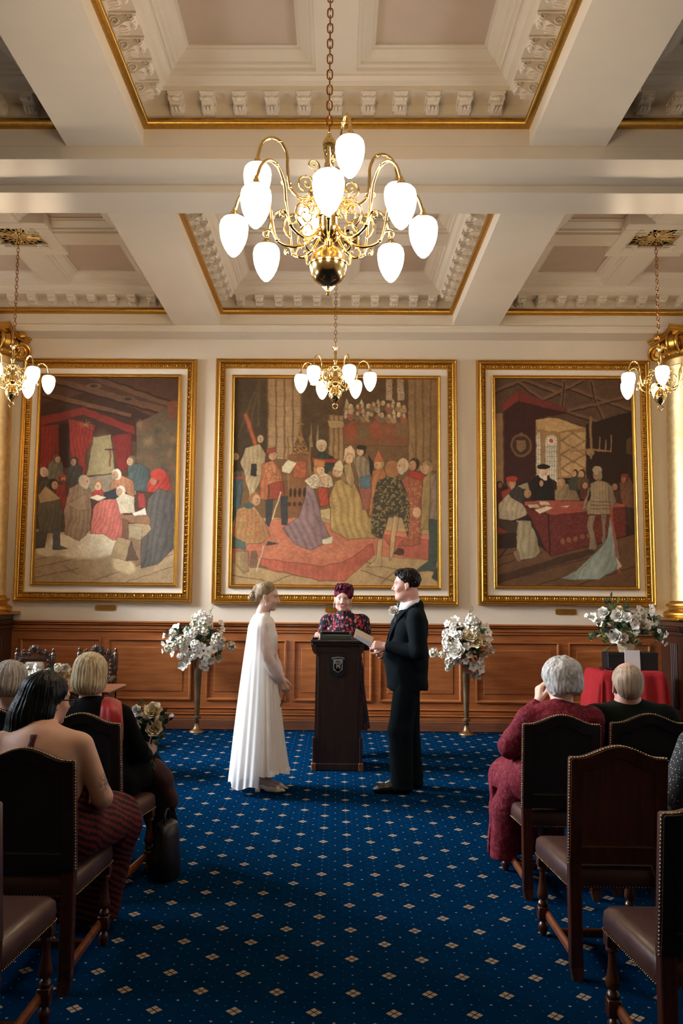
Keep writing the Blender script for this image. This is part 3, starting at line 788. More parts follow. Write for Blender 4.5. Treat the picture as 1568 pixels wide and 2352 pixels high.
    p.head(400, 800, 32, 'C4966C', '5A3A26', 1); p.poly([(372, 765), (424, 755), (430, 785), (372, 795)], 'A0442E'); p.poly([(465, 870), (500, 830), (556, 850), (510, 915), (462, 905)], 'CFC09A')
    p.line(455, 1030, 405, 1190, 4, 'C8B48C')
    p.robe([(190, 1130), (290, 1100), (350, 1190), (395, 1290), (350, 1330), (250, 1340), (240, 1380), (170, 1330)], 'B4824E', '7A4A2C', 0.12, 0.1, 0.5, light='D0A468'); p.pattern([(200, 1140), (290, 1110), (370, 1300), (260, 1320)], 'B4482E', 0.5, 0.14)
    p.head(300, 1070, 36, 'C08E66', 'A06438', 1); p.ell(265, 1110, 34, 16, '3A5854'); p.poly([(165, 1290), (240, 1330), (245, 1370), (165, 1360)], '4A6660')
    p.robe([(180, 1380), (260, 1380), (265, 1500), (230, 1510), (180, 1450)], 'A08458', '6A4436', 0.25, 0); p.poly([(275, 1380), (310, 1375), (320, 1460), (380, 1475), (270, 1478)], '7A5A42'); p.poly([(380, 1320), (445, 1335), (370, 1345)], '3A4444')
    p.line(355, 1350, 308, 1500, 4, 'C4AE84')
    # kneeling pair in the centre
    p.robe([(650, 830), (700, 780), (770, 810), (790, 850), (720, 930), (650, 900)], '2E3E34', '14201A'); p.head(702, 745, 34, 'BE9870', 'BCAC8C', 0); p.poly([(645, 820), (800, 828), (790, 850), (650, 850)], '9A3226')
    p.robe([(610, 980), (660, 1000), (700, 1180), (760, 1320), (640, 1370), (540, 1340), (465, 1240), (560, 1180), (600, 1080)], '8A6A6E', '54404A', 0.08, -0.35, 0.7, light='A88888')
    p.robe([(640, 920), (700, 900), (760, 930), (770, 990), (720, 1010), (640, 1000), (600, 960)], 'D8C6A0', '9A8460', 0.12); p.pattern([(610, 930), (760, 930), (760, 1000), (640, 1000)], '4A3A2A', 0.5, 0.35)
    p.robe([(680, 1000), (740, 1000), (750, 1100), (690, 1110)], 'B4402C', '6A1E18', 0.12); p.poly([(690, 1130), (750, 1120), (750, 1190), (700, 1180)], 'BCA06C'); p.poly([(700, 1310), (770, 1290), (765, 1330), (705, 1340)], 'D4C29C')
    p.head(685, 890, 34, 'CE9E74', 'B07A46', 1); p.poly([(655, 850), (660, 828), (720, 832), (722, 870), (658, 872)], 'B86E3A'); p.poly([(690, 940), (740, 930), (735, 990), (700, 980)], 'D4A67C')
    p.robe([(780, 960), (880, 930), (930, 1040), (990, 1180), (1040, 1300), (860, 1310), (755, 1250), (750, 1060)], 'B08C4E', '6A4E2A', 0.075, -0.2, 0.7, light='D0B074')
    p.poly([(790, 920), (880, 900), (910, 960), (850, 980)], '8A6A3E'); p.head(800, 900, 32, 'BE8E66', 'C8AC84', -1); p.poly([(770, 890), (785, 850), (815, 832), (835, 870), (828, 905)], 'CDB68A')
    # ladies
    p.robe([(835, 860), (880, 850), (900, 960), (880, 1000), (850, 960)], 'A8885A', '6E5434'); p.head(868, 820, 30, 'C89C74', 'B89468', 0); p.poly([(832, 850), (840, 770), (875, 740), (905, 780), (900, 860), (890, 800), (860, 790)], 'C8A880')
    p.robe([(890, 830), (940, 800), (1000, 840), (1010, 960), (990, 1120), (950, 1130), (920, 960)], '7E6C54', '3A3430', 0.1, 0.1, 0.6, light='B0A088'); p.poly([(930, 940), (990, 930), (1000, 1080), (950, 1090)], '4A6A7C'); p.head(945, 775, 30, 'C49A74', '3A2E28', -1, hat='2E2824')
    p.poly([(985, 800), (1015, 850), (1010, 950), (990, 900)], '2A2624'); p.poly([(925, 1000), (1000, 1000), (1005, 1120), (960, 1130)], 'A04A34', 0.8)
    p.robe([(1010, 900), (1060, 870), (1090, 920), (1060, 1000), (1010, 1180), (985, 1160)], 'B06A3C', '6A3420'); p.head(1045, 855, 30, 'BE8C64', 'A0804E', -1); p.poly([(1015, 840), (1045, 768), (1075, 840)], 'B45A34')
    # man with the dark brocade cloak
    p.robe([(1130, 1170), (1165, 1170), (1145, 1290), (1135, 1400), (1110, 1440), (1115, 1300)], 'BE9868', '8A6440', 0.05); p.robe([(1040, 1310), (1070, 1300), (1060, 1470), (975, 1472), (1030, 1430)], 'BE9868', '8A6440', 0.05)
    p.poly([(1040, 960), (1110, 925), (1190, 950), (1225, 1080), (1232, 1240), (1215, 1290), (1180, 1180), (1110, 1165), (1060, 1310), (1000, 1270), (1010, 1060)], '3C3A2C')
    p.pattern([(1040, 960), (1110, 925), (1190, 950), (1225, 1080), (1232, 1240), (1215, 1290), (1180, 1180), (1110, 1165), (1060, 1310), (1000, 1270), (1010, 1060)], '9A7E4A', 0.75, 0.1)
    p.head(1125, 890, 44, '9A6A40', '9A6236', 0); p.ell(1125, 885, 46, 52, '9C6438')
    p.robe([(1180, 950), (1250, 900), (1330, 930), (1320, 1100), (1290, 1340), (1160, 1350), (1220, 1280), (1232, 1100)], 'A0523A', '5E2A20', 0.1, 0, 0.6); p.pattern([(1220, 950), (1330, 930), (1300, 1300), (1200, 1300)], 'B88A54', 0.5, 0.13); p.poly([(1230, 890), (1330, 930), (1310, 970), (1220, 930)], 'A83228')
    p.head(1190, 865, 36, 'C2946C', 'C0A47C', -1, beard='B8A284'); p.head(1258, 860, 34, 'B4805A', '3A281C', -1)
    p.robe([(1310, 940), (1370, 900), (1360, 1250), (1290, 1250)], '9C7E4C', '6A5030'); p.head(1330, 880, 36, 'BE906A', '9A7A50', -1); p.pattern([(1290, 830), (1360, 820), (1370, 870), (1290, 870)], '5A4028', 0.6, 0.3)
    p.robe([(1355, 930), (1400, 900), (1400, 1180), (1350, 1190)], '8A7462', '4A3C36'); p.poly([(1345, 1190), (1400, 1190), (1400, 1330), (1385, 1500), (1262, 1495), (1340, 1440)], '3C4A44'); p.poly([(1360, 1535), (1400, 1460), (1400, 1560)], '36423C')
    p.poly([(1130, 1395), (1160, 1360), (1195, 1370), (1190, 1398)], '4A3428'); p.ell(1270, 1150, 26, 32, 'C89A70')
    for x in (1190, 1240): p.line(x, 730, x + 24, 830, 2.5, '6A4E32', 0.8)
    p.put(np.clip((760 - p.Y) / 500, 0, 1), '7A5228', 0.25)
    return p, p.finish((1.0, 0.99, 0.94), 1.0)

def paint_right():
    p = Paint(380, 570, [(215, 410), (1200, 410), (1225, 1900), (232, 1895)], '2A1A12')
    p.poly([(200, 400), (1250, 400), (1250, 760), (200, 760)], '50392A')
    for q in ((215, 500, 420, 415), (420, 415, 700, 520), (600, 420, 1220, 640), (560, 560, 860, 415), (740, 640, 950, 590), (950, 590, 1220, 520), (950, 590, 910, 415), (950, 590, 1000, 700), (700, 640, 720, 415), (740, 650, 1100, 760), (380, 430, 560, 560)):
        p.line(*q, 13, '6E4E38', 0.9); p.line(q[0], q[1] + 14, q[2], q[3] + 14, 5, '22140E', 0.8)
    p.poly([(215, 660), (275, 660), (285, 1170), (225, 1180)], '8A6844'); p.line(280, 650, 285, 1180, 8, '4A2E1C')
    p.poly([(270, 600), (380, 490), (390, 560), (275, 655)], '7E2820'); p.poly([(380, 490), (740, 630), (730, 665), (390, 575)], '6A2420')
    p.poly([(285, 640), (385, 570), (740, 660), (510, 700), (510, 1140), (285, 1180)], '341816')
    p.ell(405, 895, 82, 92, '6A4A30'); p.ell(405, 895, 66, 74, '3A2418'); p.poly([(370, 860), (440, 860), (440, 920), (405, 950), (370, 920)], '76563A'); p.ell(405, 815, 18, 18, '6A4A30')
    # lit window bay
    p.poly([(510, 705), (650, 690), (875, 765), (875, 1130), (510, 1130)], '9A7446'); p.poly([(510, 705), (650, 690), (870, 765), (680, 800), (520, 780)], 'B8935C')
    for (x0, x1, yt) in ((516, 550, 800), (580, 668, 815)):
        p.ell((x0 + x1) / 2, yt + 45, (x1 - x0) / 2, 45, 'C8C2AA'); p.poly([(x0, yt + 40), (x1, yt + 40), (x1, 1170), (x0, 1100)], 'C8C2AA')
        for x in range(x0 + 14, x1, 17): p.line(x, yt + 10, x, 1150, 1.8, '6A6458', 0.7)
        for y in range(yt + 90, 1150, 34): p.line(x0, y, x1, y, 1.8, '6A6458', 0.7)
    p.ell(622, 862, 28, 28, 'D8CDB4'); p.ell(622, 862, 15, 17, 'B4523C')
    p.poly([(685, 800), (870, 790), (870, 1110), (690, 1120)], 'B08C5C')
    for k in range(3):
        y = 860 + k * 100
        for sg in (-1, 1): p.line(780, y - 55, 780 + sg * 85, y, 6, '7A5A38', 0.8); p.line(780, y + 55, 780 + sg * 85, y, 6, '7A5A38', 0.8)
    p.poly([(875, 740), (1210, 640), (1215, 1400), (875, 1300)], '241712'); p.poly([(1165, 850), (1205, 830), (1205, 960), (1160, 955)], '6A4E30', 0.6)
    # brass chandelier in the picture
    p.line(908, 690, 908, 930, 9, '8A6A44'); p.ell(905, 945, 30, 26, '94744C'); p.ell(908, 970, 10, 22, '8A6A44')
    for sg in (-1, 1):
        for d, h in ((60, 40), (105, 20), (145, 60)):
            p.line(908, 920, 908 + sg * d, 935, 5, '8A6A44', 0.9); p.line(908 + sg * d, 935, 908 + sg * (d + 5), 935 - 60 - h, 4, '9A7C54', 0.9)
    # people round the table
    p.robe([(225, 1210), (265, 1160), (280, 1300), (225, 1340)], '4A1A18', '20100E'); p.head(245, 1180, 24, '7A5240', '221814', 1)
    p.robe([(265, 1230), (330, 1190), (370, 1230), (340, 1290), (270, 1300)], '8A2E24', '4A1412', 0.15); p.head(330, 1165, 34, 'B47A56', '8A4A34', 1, hat='A42A20', beard='A88A68'); p.ell(335, 1135, 44, 22, 'A82A22')
    p.robe([(470, 1160), (520, 1110), (610, 1110), (640, 1200), (640, 1300), (480, 1300)], '181614', '0A0A0A', 0.07); p.head(565, 1095, 36, 'C49A74', 'C8BCA0', 1, beard='CDC2A8'); p.ell(568, 1050, 50, 20, '181612'); p.ell(550, 1170, 14, 24, 'B88A66')
    p.robe([(650, 1220), (710, 1170), (790, 1190), (830, 1290), (650, 1290)], '8A7252', '54402C', 0.12); p.head(690, 1165, 32, 'BC9066', '9A7C54', -1, beard='9A7C54')
    for (x, c) in ((795, '3A4238'), (848, '4E3E30')):
        p.robe([(x - 55, 1150), (x, 1110), (x + 50, 1140), (x + 40, 1220), (x - 40, 1210)], c, '1A1814'); p.head(x, 1095, 26, 'B4885E', '3E2A1E', -1)
    p.robe([(830, 1190), (890, 1180), (880, 1290), (830, 1280)], '5A2A22', '2A1210'); p.head(865, 1180, 26, 'B07A56', '5E3828', 0)
    p.head(1085, 1185, 28, '9A6A4A', '2A1C16', -1); p.robe([(1050, 1230), (1130, 1200), (1210, 1250), (1210, 1500), (1070, 1400)], '40281E', '1E120E'); p.robe([(1110, 1160), (1180, 1120), (1215, 1180), (1215, 1350), (1130, 1330)], '6E4632', '34201A'); p.head(1150, 1130, 28, '9A6044', '5A2420', -1, hat='7E261E')
    # table with red cloth
    p.poly([(430, 1300), (640, 1290), (880, 1295), (1150, 1315), (1150, 1340), (620, 1400), (430, 1330)], 'A04232'); p.poly([(430, 1340), (600, 1400), (1150, 1335), (1160, 1540), (620, 1690), (600, 1680), (540, 1560)], '5E1E1A')
    p.pattern([(440, 1360), (600, 1410), (1150, 1345), (1150, 1540), (620, 1680)], '7E3E28', 0.5, 0.13); p.line(600, 1400, 612, 1690, 5, '2E100E')
    for k in range(5): p.ell(700 + 48 * k, 1585 - 11 * k, 18, 20, '9A6A48', 0.6)
    p.poly([(500, 1360), (590, 1330), (640, 1345), (540, 1390)], 'D2C09C'); p.poly([(530, 1300), (600, 1300), (620, 1325), (540, 1325)], 'C4B08A'); p.poly([(450, 1325), (520, 1320), (540, 1345), (460, 1350)], 'B8A47E'); p.poly([(680, 1330), (760, 1325), (740, 1345)], 'C4B08A')
    # floor
    p.poly([(232, 1640), (540, 1620), (620, 1690), (1225, 1530), (1225, 1910), (232, 1910)], '5E3E24'); p.poly([(232, 1830), (700, 1690), (900, 1640), (960, 1660), (232, 1880)], '3E2818')
    for q in ((232, 1760, 560, 1660), (232, 1880, 1000, 1670), (520, 1895, 1100, 1720), (800, 1895, 1225, 1760), (232, 1700, 420, 1650)): p.line(*q, 3, '2E1C10', 0.8)
    # hooded friar in the foreground
    p.robe([(240, 1320), (310, 1240), (400, 1290), (450, 1380), (440, 1400), (300, 1450), (240, 1420)], 'A89674', '6A5A40', 0.08, 0.3, 0.6, light='C6B694'); p.robe([(310, 1240), (370, 1190), (460, 1170), (470, 1230), (410, 1310), (330, 1270)], '34302A', '181614'); p.head(440, 1235, 36, 'A87850', '2E2A26', 1); p.poly([(375, 1190), (455, 1160), (465, 1215), (420, 1210)], '8A8268')
    p.robe([(370, 1430), (470, 1440), (520, 1560), (540, 1660), (500, 1700), (370, 1720), (370, 1560)], '988A68', '544A34', 0.07, 0.1, 0.7, light='B8AA86'); p.poly([(345, 1660), (380, 1650), (400, 1730), (370, 1725)], '8A6A4A'); p.poly([(232, 1420), (380, 1450), (370, 1520), (232, 1540)], '3A2A20'); p.poly([(235, 1480), (310, 1520), (235, 1530)], '8A2A20')
    p.line(250, 1700, 370, 1540, 5, '2A1A10')
    # man in armour with trailing banner
    p.robe([(890, 1400), (940, 1395), (920, 1480), (940, 1560), (950, 1640), (885, 1640), (900, 1560), (875, 1480)], '86745A', '4A3C2C', 0.16, 0, 0.6); p.robe([(975, 1390), (1020, 1390), (1010, 1480), (1015, 1590), (985, 1600), (985, 1480)], '7A6850', '40342A', 0.16, 0, 0.6)
    p.robe([(900, 1170), (960, 1140), (1040, 1170), (1070, 1290), (1060, 1390), (880, 1390), (870, 1340), (900, 1280)], '94805E', '4E4030', 0.13, 0, 0.6, light='B8A684'); p.robe([(1030, 1170), (1060, 1190), (1085, 1290), (1055, 1380), (1035, 1300)], '7E6C52', '40342A', 0.16, 0); p.robe([(905, 1180), (885, 1260), (870, 1350), (835, 1360), (860, 1290), (890, 1200)], '94805E', '4E4030', 0.16, 0)
    for y in (1300, 1325, 1350): p.line(905, y, 1045, y, 3, '4A3C2C', 0.7)
    p.head(955, 1105, 32, '9A7258', '6E6048', -1); p.ell(955, 1072, 37, 34, 'A09070'); p.ell(975, 1110, 16, 34, '8A7858')
    p.poly([(1020, 1580), (1045, 1400), (1090, 1560), (1110, 1700), (1080, 1790), (960, 1855), (790, 1860), (690, 1845), (800, 1790), (950, 1650)], '7E8A7A')
    p.robe([(1020, 1560), (1045, 1400), (1085, 1540), (1110, 1700), (1070, 1790), (960, 1850), (800, 1855), (830, 1790), (950, 1660)], '86948A', '56645E', 0.06, 0.35, 0.5, light='A2AEA0')
    p.line(1045, 1330, 1108, 1800, 8, '9A3A30'); p.poly([(1085, 1680), (1125, 1760), (1090, 1790)], 'B0A48A')
    return p, p.finish((1.0, 0.98, 0.95), 1.0)

def egg_run(m, p0, p1, out, n, y):
    """egg-and-dart carving from p0 to p1 (x,z) on a frame face"""
    d = np.array(p1) - np.array(p0); L = np.linalg.norm(d); d = d / L; o = np.array(out)
    for k in range(n):
        c = np.array(p0) + d * L * (k + 0.5) / n
        ang = math.atan2(d[1], d[0])
        m.ell((c[0], y, c[1]), (0.014, 0.012, 0.019), 8, 5, rot=(0, -ang, 0))
        for sg in (-1, 1):
            e = c + d * sg * 0.026
            pts = [(e[0] + d[0] * sg * 0.006 * math.cos(t) + o[0] * 0.019 * math.sin(t), y + 0.004, e[1] + d[1] * sg * 0.006 * math.cos(t) + o[1] * 0.019 * math.sin(t)) for t in np.linspace(-1.5, 1.5, 5)]
            m.tube(pts, [0.003, 0.006, 0.007, 0.006, 0.003], 4)
        e = c + d * L / n / 2
        m.ell((e[0], y + 0.004, e[1]), (0.007, 0.008, 0.02) if abs(d[0]) > 0.5 else (0.02, 0.008, 0.007), 6, 4)

def framed(name_lab, fx0, fx1, fz0, fz1, cx0, cx1, cz0, cz1, painter, group=None):
    c = ((fx0 + fx1) / 2, WY, fz0)
    t = thing('framed_painting', c, name_lab, 'painting', group)
    f = MB()
    f.frame(fx0, fx1, fz0, fz1, [(0, 0), (0, 0.05), (0.008, 0.062), (0.016, 0.064), (0.026, 0.052), (0.036, 0.05), (0.044, 0.062), (0.052, 0.066), (0.058, 0.06)], 'xz', WY)
    f.frame(fx0, fx1, fz0, fz1, [(0.102, 0.034), (0.106, 0.042), (0.112, 0.042), (0.118, 0.03), (0.118, 0.0)], 'xz', WY)
    f.build('outer_frame', M['gold'], t, loc=c, smooth=35)
    g = MB(); g.frame(fx0, fx1, fz0, fz1, [(0.058, 0.06), (0.062, 0.03), (0.098, 0.022), (0.102, 0.034)], 'xz', WY)
    i = 0.081; y = WY - 0.036
    nx = int(round((fx1 - fx0 - 2 * i) / 0.112)); nz = int(round((fz1 - fz0 - 2 * i) / 0.112))
    egg_run(g, (fx0 + i, fz0 + i), (fx1 - i, fz0 + i), (0, 1), nx, y); egg_run(g, (fx0 + i, fz1 - i), (fx1 - i, fz1 - i), (0, 1), nx, y)
    egg_run(g, (fx0 + i, fz0 + i), (fx0 + i, fz1 - i), (1, 0), nz, y); egg_run(g, (fx1 - i, fz0 + i), (fx1 - i, fz1 - i), (1, 0), nz, y)
    g.build('egg_and_dart_carving', M['gold_dark'], t, loc=c, smooth=50, recalc=False)
    m = MB().box(fx0 + 0.11, fx1 - 0.11, WY - 0.014, WY, fz0 + 0.11, fz1 - 0.11)
    m.build('mount', M['mount_paint'], t, loc=c, smooth=0)
    MB().frame(cx0 - 0.042, cx1 + 0.042, cz0 - 0.042, cz1 + 0.042, [(0, 0.0), (0, 0.028), (0.006, 0.034), (0.014, 0.035), (0.02, 0.028), (0.03, 0.026), (0.036, 0.03), (0.042, 0.018), (0.044, 0.0)], 'xz', WY - 0.012).build('inner_frame', M['gold'], t, loc=c, smooth=35)
    p, C = painter(); ny, nx_ = p.ny, p.nx
    X = np.linspace(cx0, cx1, nx_); Z = np.linspace(cz1, cz0, ny); XX, ZZ = np.meshgrid(X, Z)
    V = np.stack([XX, np.full_like(XX, WY - 0.020), ZZ], -1).reshape(-1, 3) - np.array(c)
    I = np.arange(ny * nx_).reshape(ny, nx_)
    F = np.stack([I[:-1, :-1], I[1:, :-1], I[1:, 1:], I[:-1, 1:]], -1).reshape(-1, 4)
    mesh_np('canvas', V, F, M['oil_paint'], t, True, C.reshape(-1, 3))
    return t
framed('large gilt-framed mural of figures at a red-curtained bedside, above the two carved chairs', -3.90, -1.745, 1.49, 4.485, -3.665, -1.975, 1.728, 4.253, paint_left)
framed('widest gilt-framed mural, a crowded robing ceremony on a red carpet behind the couple', -1.507, 1.456, 1.482, 4.494, -1.27, 1.212, 1.72, 4.25, paint_mid)
framed('gilt-framed dark mural of an armoured man with a pale banner by a red-clothed table', 1.694, 3.81, 1.495, 4.49, 1.925, 3.582, 1.733, 4.258, paint_right)

def plaque(x0, x1, z0, z1, lab, rows, screws=True):
    cx, cz = (x0 + x1) / 2, (z0 + z1) / 2; t = thing('brass_plaque', (cx, WY, z0), lab, 'plaque', 'brass caption plaques under the murals'); L = (cx, WY, z0)
    w = (x1 - x0) / 2; h = (z1 - z0) / 2; r = 0.012
    pts = []
    for (sx, sz, a0) in ((1, 1, 0), (-1, 1, 90), (-1, -1, 180), (1, -1, 270)):
        for a in (0, 45, 90): pts.append((cx + sx * (w - r) + r * math.cos(R_(a0 + a)), cz + sz * (h - r) + r * math.sin(R_(a0 + a))))
    MB().prism(pts, WY - 0.010, WY).build('plate', M['brass_plate'], t, loc=L, smooth=0)
    e = MB(); rr = random.Random(5)
    for k, (fr, hh) in enumerate(rows):
        z = z1 - (k + 1) * (z1 - z0) / (len(rows) + 1); x = cx - w * fr
        while x < cx + w * fr:
            n = rr.uniform(0.006, 0.018); e.box(x, min(x + n, cx + w * fr), WY - 0.0112, WY - 0.0100, z - hh, z + hh); x += n + 0.005
    e.build('engraved_lines', M['engraving'], t, loc=L, smooth=0)
    if screws:
        for sg in (-1, 1): MB().lathe([(0.004, 0), (0.004, 0.003), (0, 0.004)], 10, M=TM(cx + sg * (w - 0.012), WY - 0.0095, cz, rx=PI / 2)).build('screw', M['engraving'], t, loc=L)
plaque(-2.915, -2.668, 1.388, 1.455, 'small brass caption plaque under the bedside mural', [(0.75, .002), (0.6, .002), (0.8, .002), (0.85, .0015)])
plaque(-0.137, 0.11, 1.388, 1.455, 'small brass caption plaque behind the red-haired celebrant', [(0.6, .003), (0.35, .002), (0.3, .002), (0.8, .0015)])
plaque(2.62, 2.865, 1.388, 1.455, 'small brass caption plaque under the armoured man mural', [(0.7, .003), (0.45, .002), (0.2, .002), (0.85, .0015)])
# ------------------------------------------------------------------ chandeliers
def shade_bm(r, h):
    """egg-shaped opal shade: top rim at z=0, point at z=-h"""
    P = [(0.55, 0.0), (0.78, -0.03), (0.93, -0.10), (1.0, -0.22), (0.985, -0.36), (0.92, -0.50), (0.80, -0.64), (0.62, -0.78), (0.40, -0.90), (0.18, -0.975), (0.0, -1.0)]
    return MB().lathe([(0.0, 0.001)] + [(a * r, b * h) for a, b in P], 24)
def scroll(c, r, turns, a0, sg=1, shrink=0.2, n=22):
    return [(c[0] + r * (1 - (1 - shrink) * i / n) * math.cos(a0 + sg * turns * 2 * PI * i / n), c[1] + r * (1 - (1 - shrink) * i / n) * math.sin(a0 + sg * turns * 2 * PI * i / n)) for i in range(n + 1)]
def rz_tube(m, pts, rad, seg=7):
    m.tube([(p[0], 0, p[1]) for p in pts], rad, seg)
def arm(parent, path, R, ztop, r, h, ang, scr, scale):
    a = MB(); sp = spline(path, 6); rz_tube(a, sp, 0.0075 * scale, 8)
    for s in scr:
        rz_tube(a, s, [0.006 * scale * (1 - 0.6 * i / (len(s) - 1)) for i in range(len(s))], 6)
        a.ell((s[-1][0], 0, s[-1][1]), 0.007 * scale, 6, 5)
    for (fr) in (0.3, 0.62): q = sp[int(fr * (len(sp) - 1))]; a.ell((q[0], 0, q[1]), (0.012 * scale, 0.012 * scale, 0.008 * scale), 8, 6)
    o = a.build('arm', M['brass'], parent, smooth=60, recalc=False); o.rotation_euler = (0, 0, ang)
    g = MB().lathe([(0.006 * scale, 0.05 * scale), (0.01 * scale, 0.035 * scale), (0.014 * scale, 0.03 * scale), (0.02 * scale, 0.018 * scale), (r * 0.5, 0.010), (r * 0.62, 0.004), (r * 0.64, -0.006), (r * 0.58, -0.008)], 18, c=(R, 0, ztop)).build('gallery', M['brass'], o, smooth=60)
    s = MB(); s.lathe([(x, z) for x, z in [(0.0, 0.001)]] + [], 3) if False else None
    sh = shade_bm(r, h); V = np.concatenate(sh.V) + np.array((R, 0, ztop)); q = MB().add(V, sh.F); q.build('lamp_shade', M['opal_glass'], o, smooth=180)
    return o
def chain(parent, z0, z1, link, wire):
    n = max(2, int(round((z1 - z0) / (link * 0.78)))); m = MB(); st = (z1 - z0) / n
    for k in range(n):
        zc = z0 + st * (k + 0.5); hw, hl = link * 0.26, st * 0.5 + wire * 1.2; pts = []
        for t in np.linspace(0, 2 * PI, 13)[:-1]:
            x = hw * math.cos(t); z = (hl - hw) * (1 if math.sin(t) > 0 else -1) * (0 if abs(math.sin(t)) < 0.1 else 1) + hw * math.sin(t)
            pts.append((x, 0, zc + z) if k % 2 else (0, x, zc + z))
        m.tube(pts, wire, 5, closed=True)
    return m.build('chain', M['chain_brass'], parent, smooth=60, recalc=False)

def small_chandelier(x, y, rot, lab):
    t = thing('chandelier', (x, y, 3.46), lab, 'chandelier', 'six-light brass chandeliers near the far wall')
    # heights are relative to 3.46
    b = MB().lathe([(0.0, 0.045), (0.012, 0.05), (0.018, 0.062), (0.035, 0.075), (0.053, 0.10), (0.0605, 0.13), (0.0605, 0.136), (0.064, 0.139), (0.064, 0.145), (0.0605, 0.148), (0.056, 0.17), (0.04, 0.195), (0.022, 0.21), (0.016, 0.225), (0.02, 0.235), (0.035, 0.25), (0.042, 0.262), (0.04, 0.27), (0.028, 0.28), (0.027, 0.33), (0.036, 0.335), (0.036, 0.342), (0.024, 0.35), (0.017, 0.375), (0.02, 0.40), (0.036, 0.412), (0.04, 0.425), (0.03, 0.435), (0.014, 0.445), (0.016, 0.47), (0.024, 0.485), (0.024, 0.495), (0.015, 0.505), (0.013, 0.55), (0.018, 0.575), (0.012, 0.59), (0.014, 0.60), (0.035, 0.618), (0.036, 0.624), (0.01, 0.63), (0.0, 0.65)], 24)
    b.build('stem', M['brass'], t, smooth=50)
    rg = MB().tube([(0.026 * math.cos(a), 0, 0.02 + 0.026 * math.sin(a)) for a in np.linspace(0, 2 * PI, 17)[:-1]], 0.005, 6, closed=True); rg.build('pull_ring', M['brass'], t, smooth=60, recalc=False)
    path = [(0.025, 0.30), (0.07, 0.235), (0.13, 0.205), (0.19, 0.235), (0.215, 0.31), (0.22, 0.40), (0.245, 0.46), (0.285, 0.48), (0.325, 0.455), (0.345, 0.40), (0.35, 0.365)]
    scr = [scroll((0.125, 0.30), 0.055, 1.3, -1.2), scroll((0.10, 0.385), 0.035, -1.1, -2.2), scroll((0.09, 0.19), 0.035, 0.9, 2.0, -1), scroll((0.235, 0.25), 0.025, 0.8, 3.0, -1)]
    for k in range(6):
        a = rot + k * PI / 3
        arm(t, path, 0.35, 0.355, 0.0665, 0.19, a, scr, 0.85)
    chain(t, 0.645, 5.235 - 3.46, 0.05, 0.0035)
    MB().lathe([(0.0, 1.77), (0.008, 1.772), (0.014, 1.785), (0.035, 1.80), (0.05, 1.815), (0.052, 1.822), (0.0, 1.823)], 20).build('ceiling_rose', M['brass'], t, smooth=50)
    return t
A0 = -PI / 2    # towards the viewer end of the room
small_chandelier(-0.03, 8.5, A0 + R_(23), 'six-light brass chandelier in front of the middle mural')
small_chandelier(-3.30, 8.5, A0 + R_(-6), 'six-light brass chandelier by the left gilded column')
small_chandelier(3.22, 8.5, A0 + R_(-17), 'six-light brass chandelier by the right gilded column')

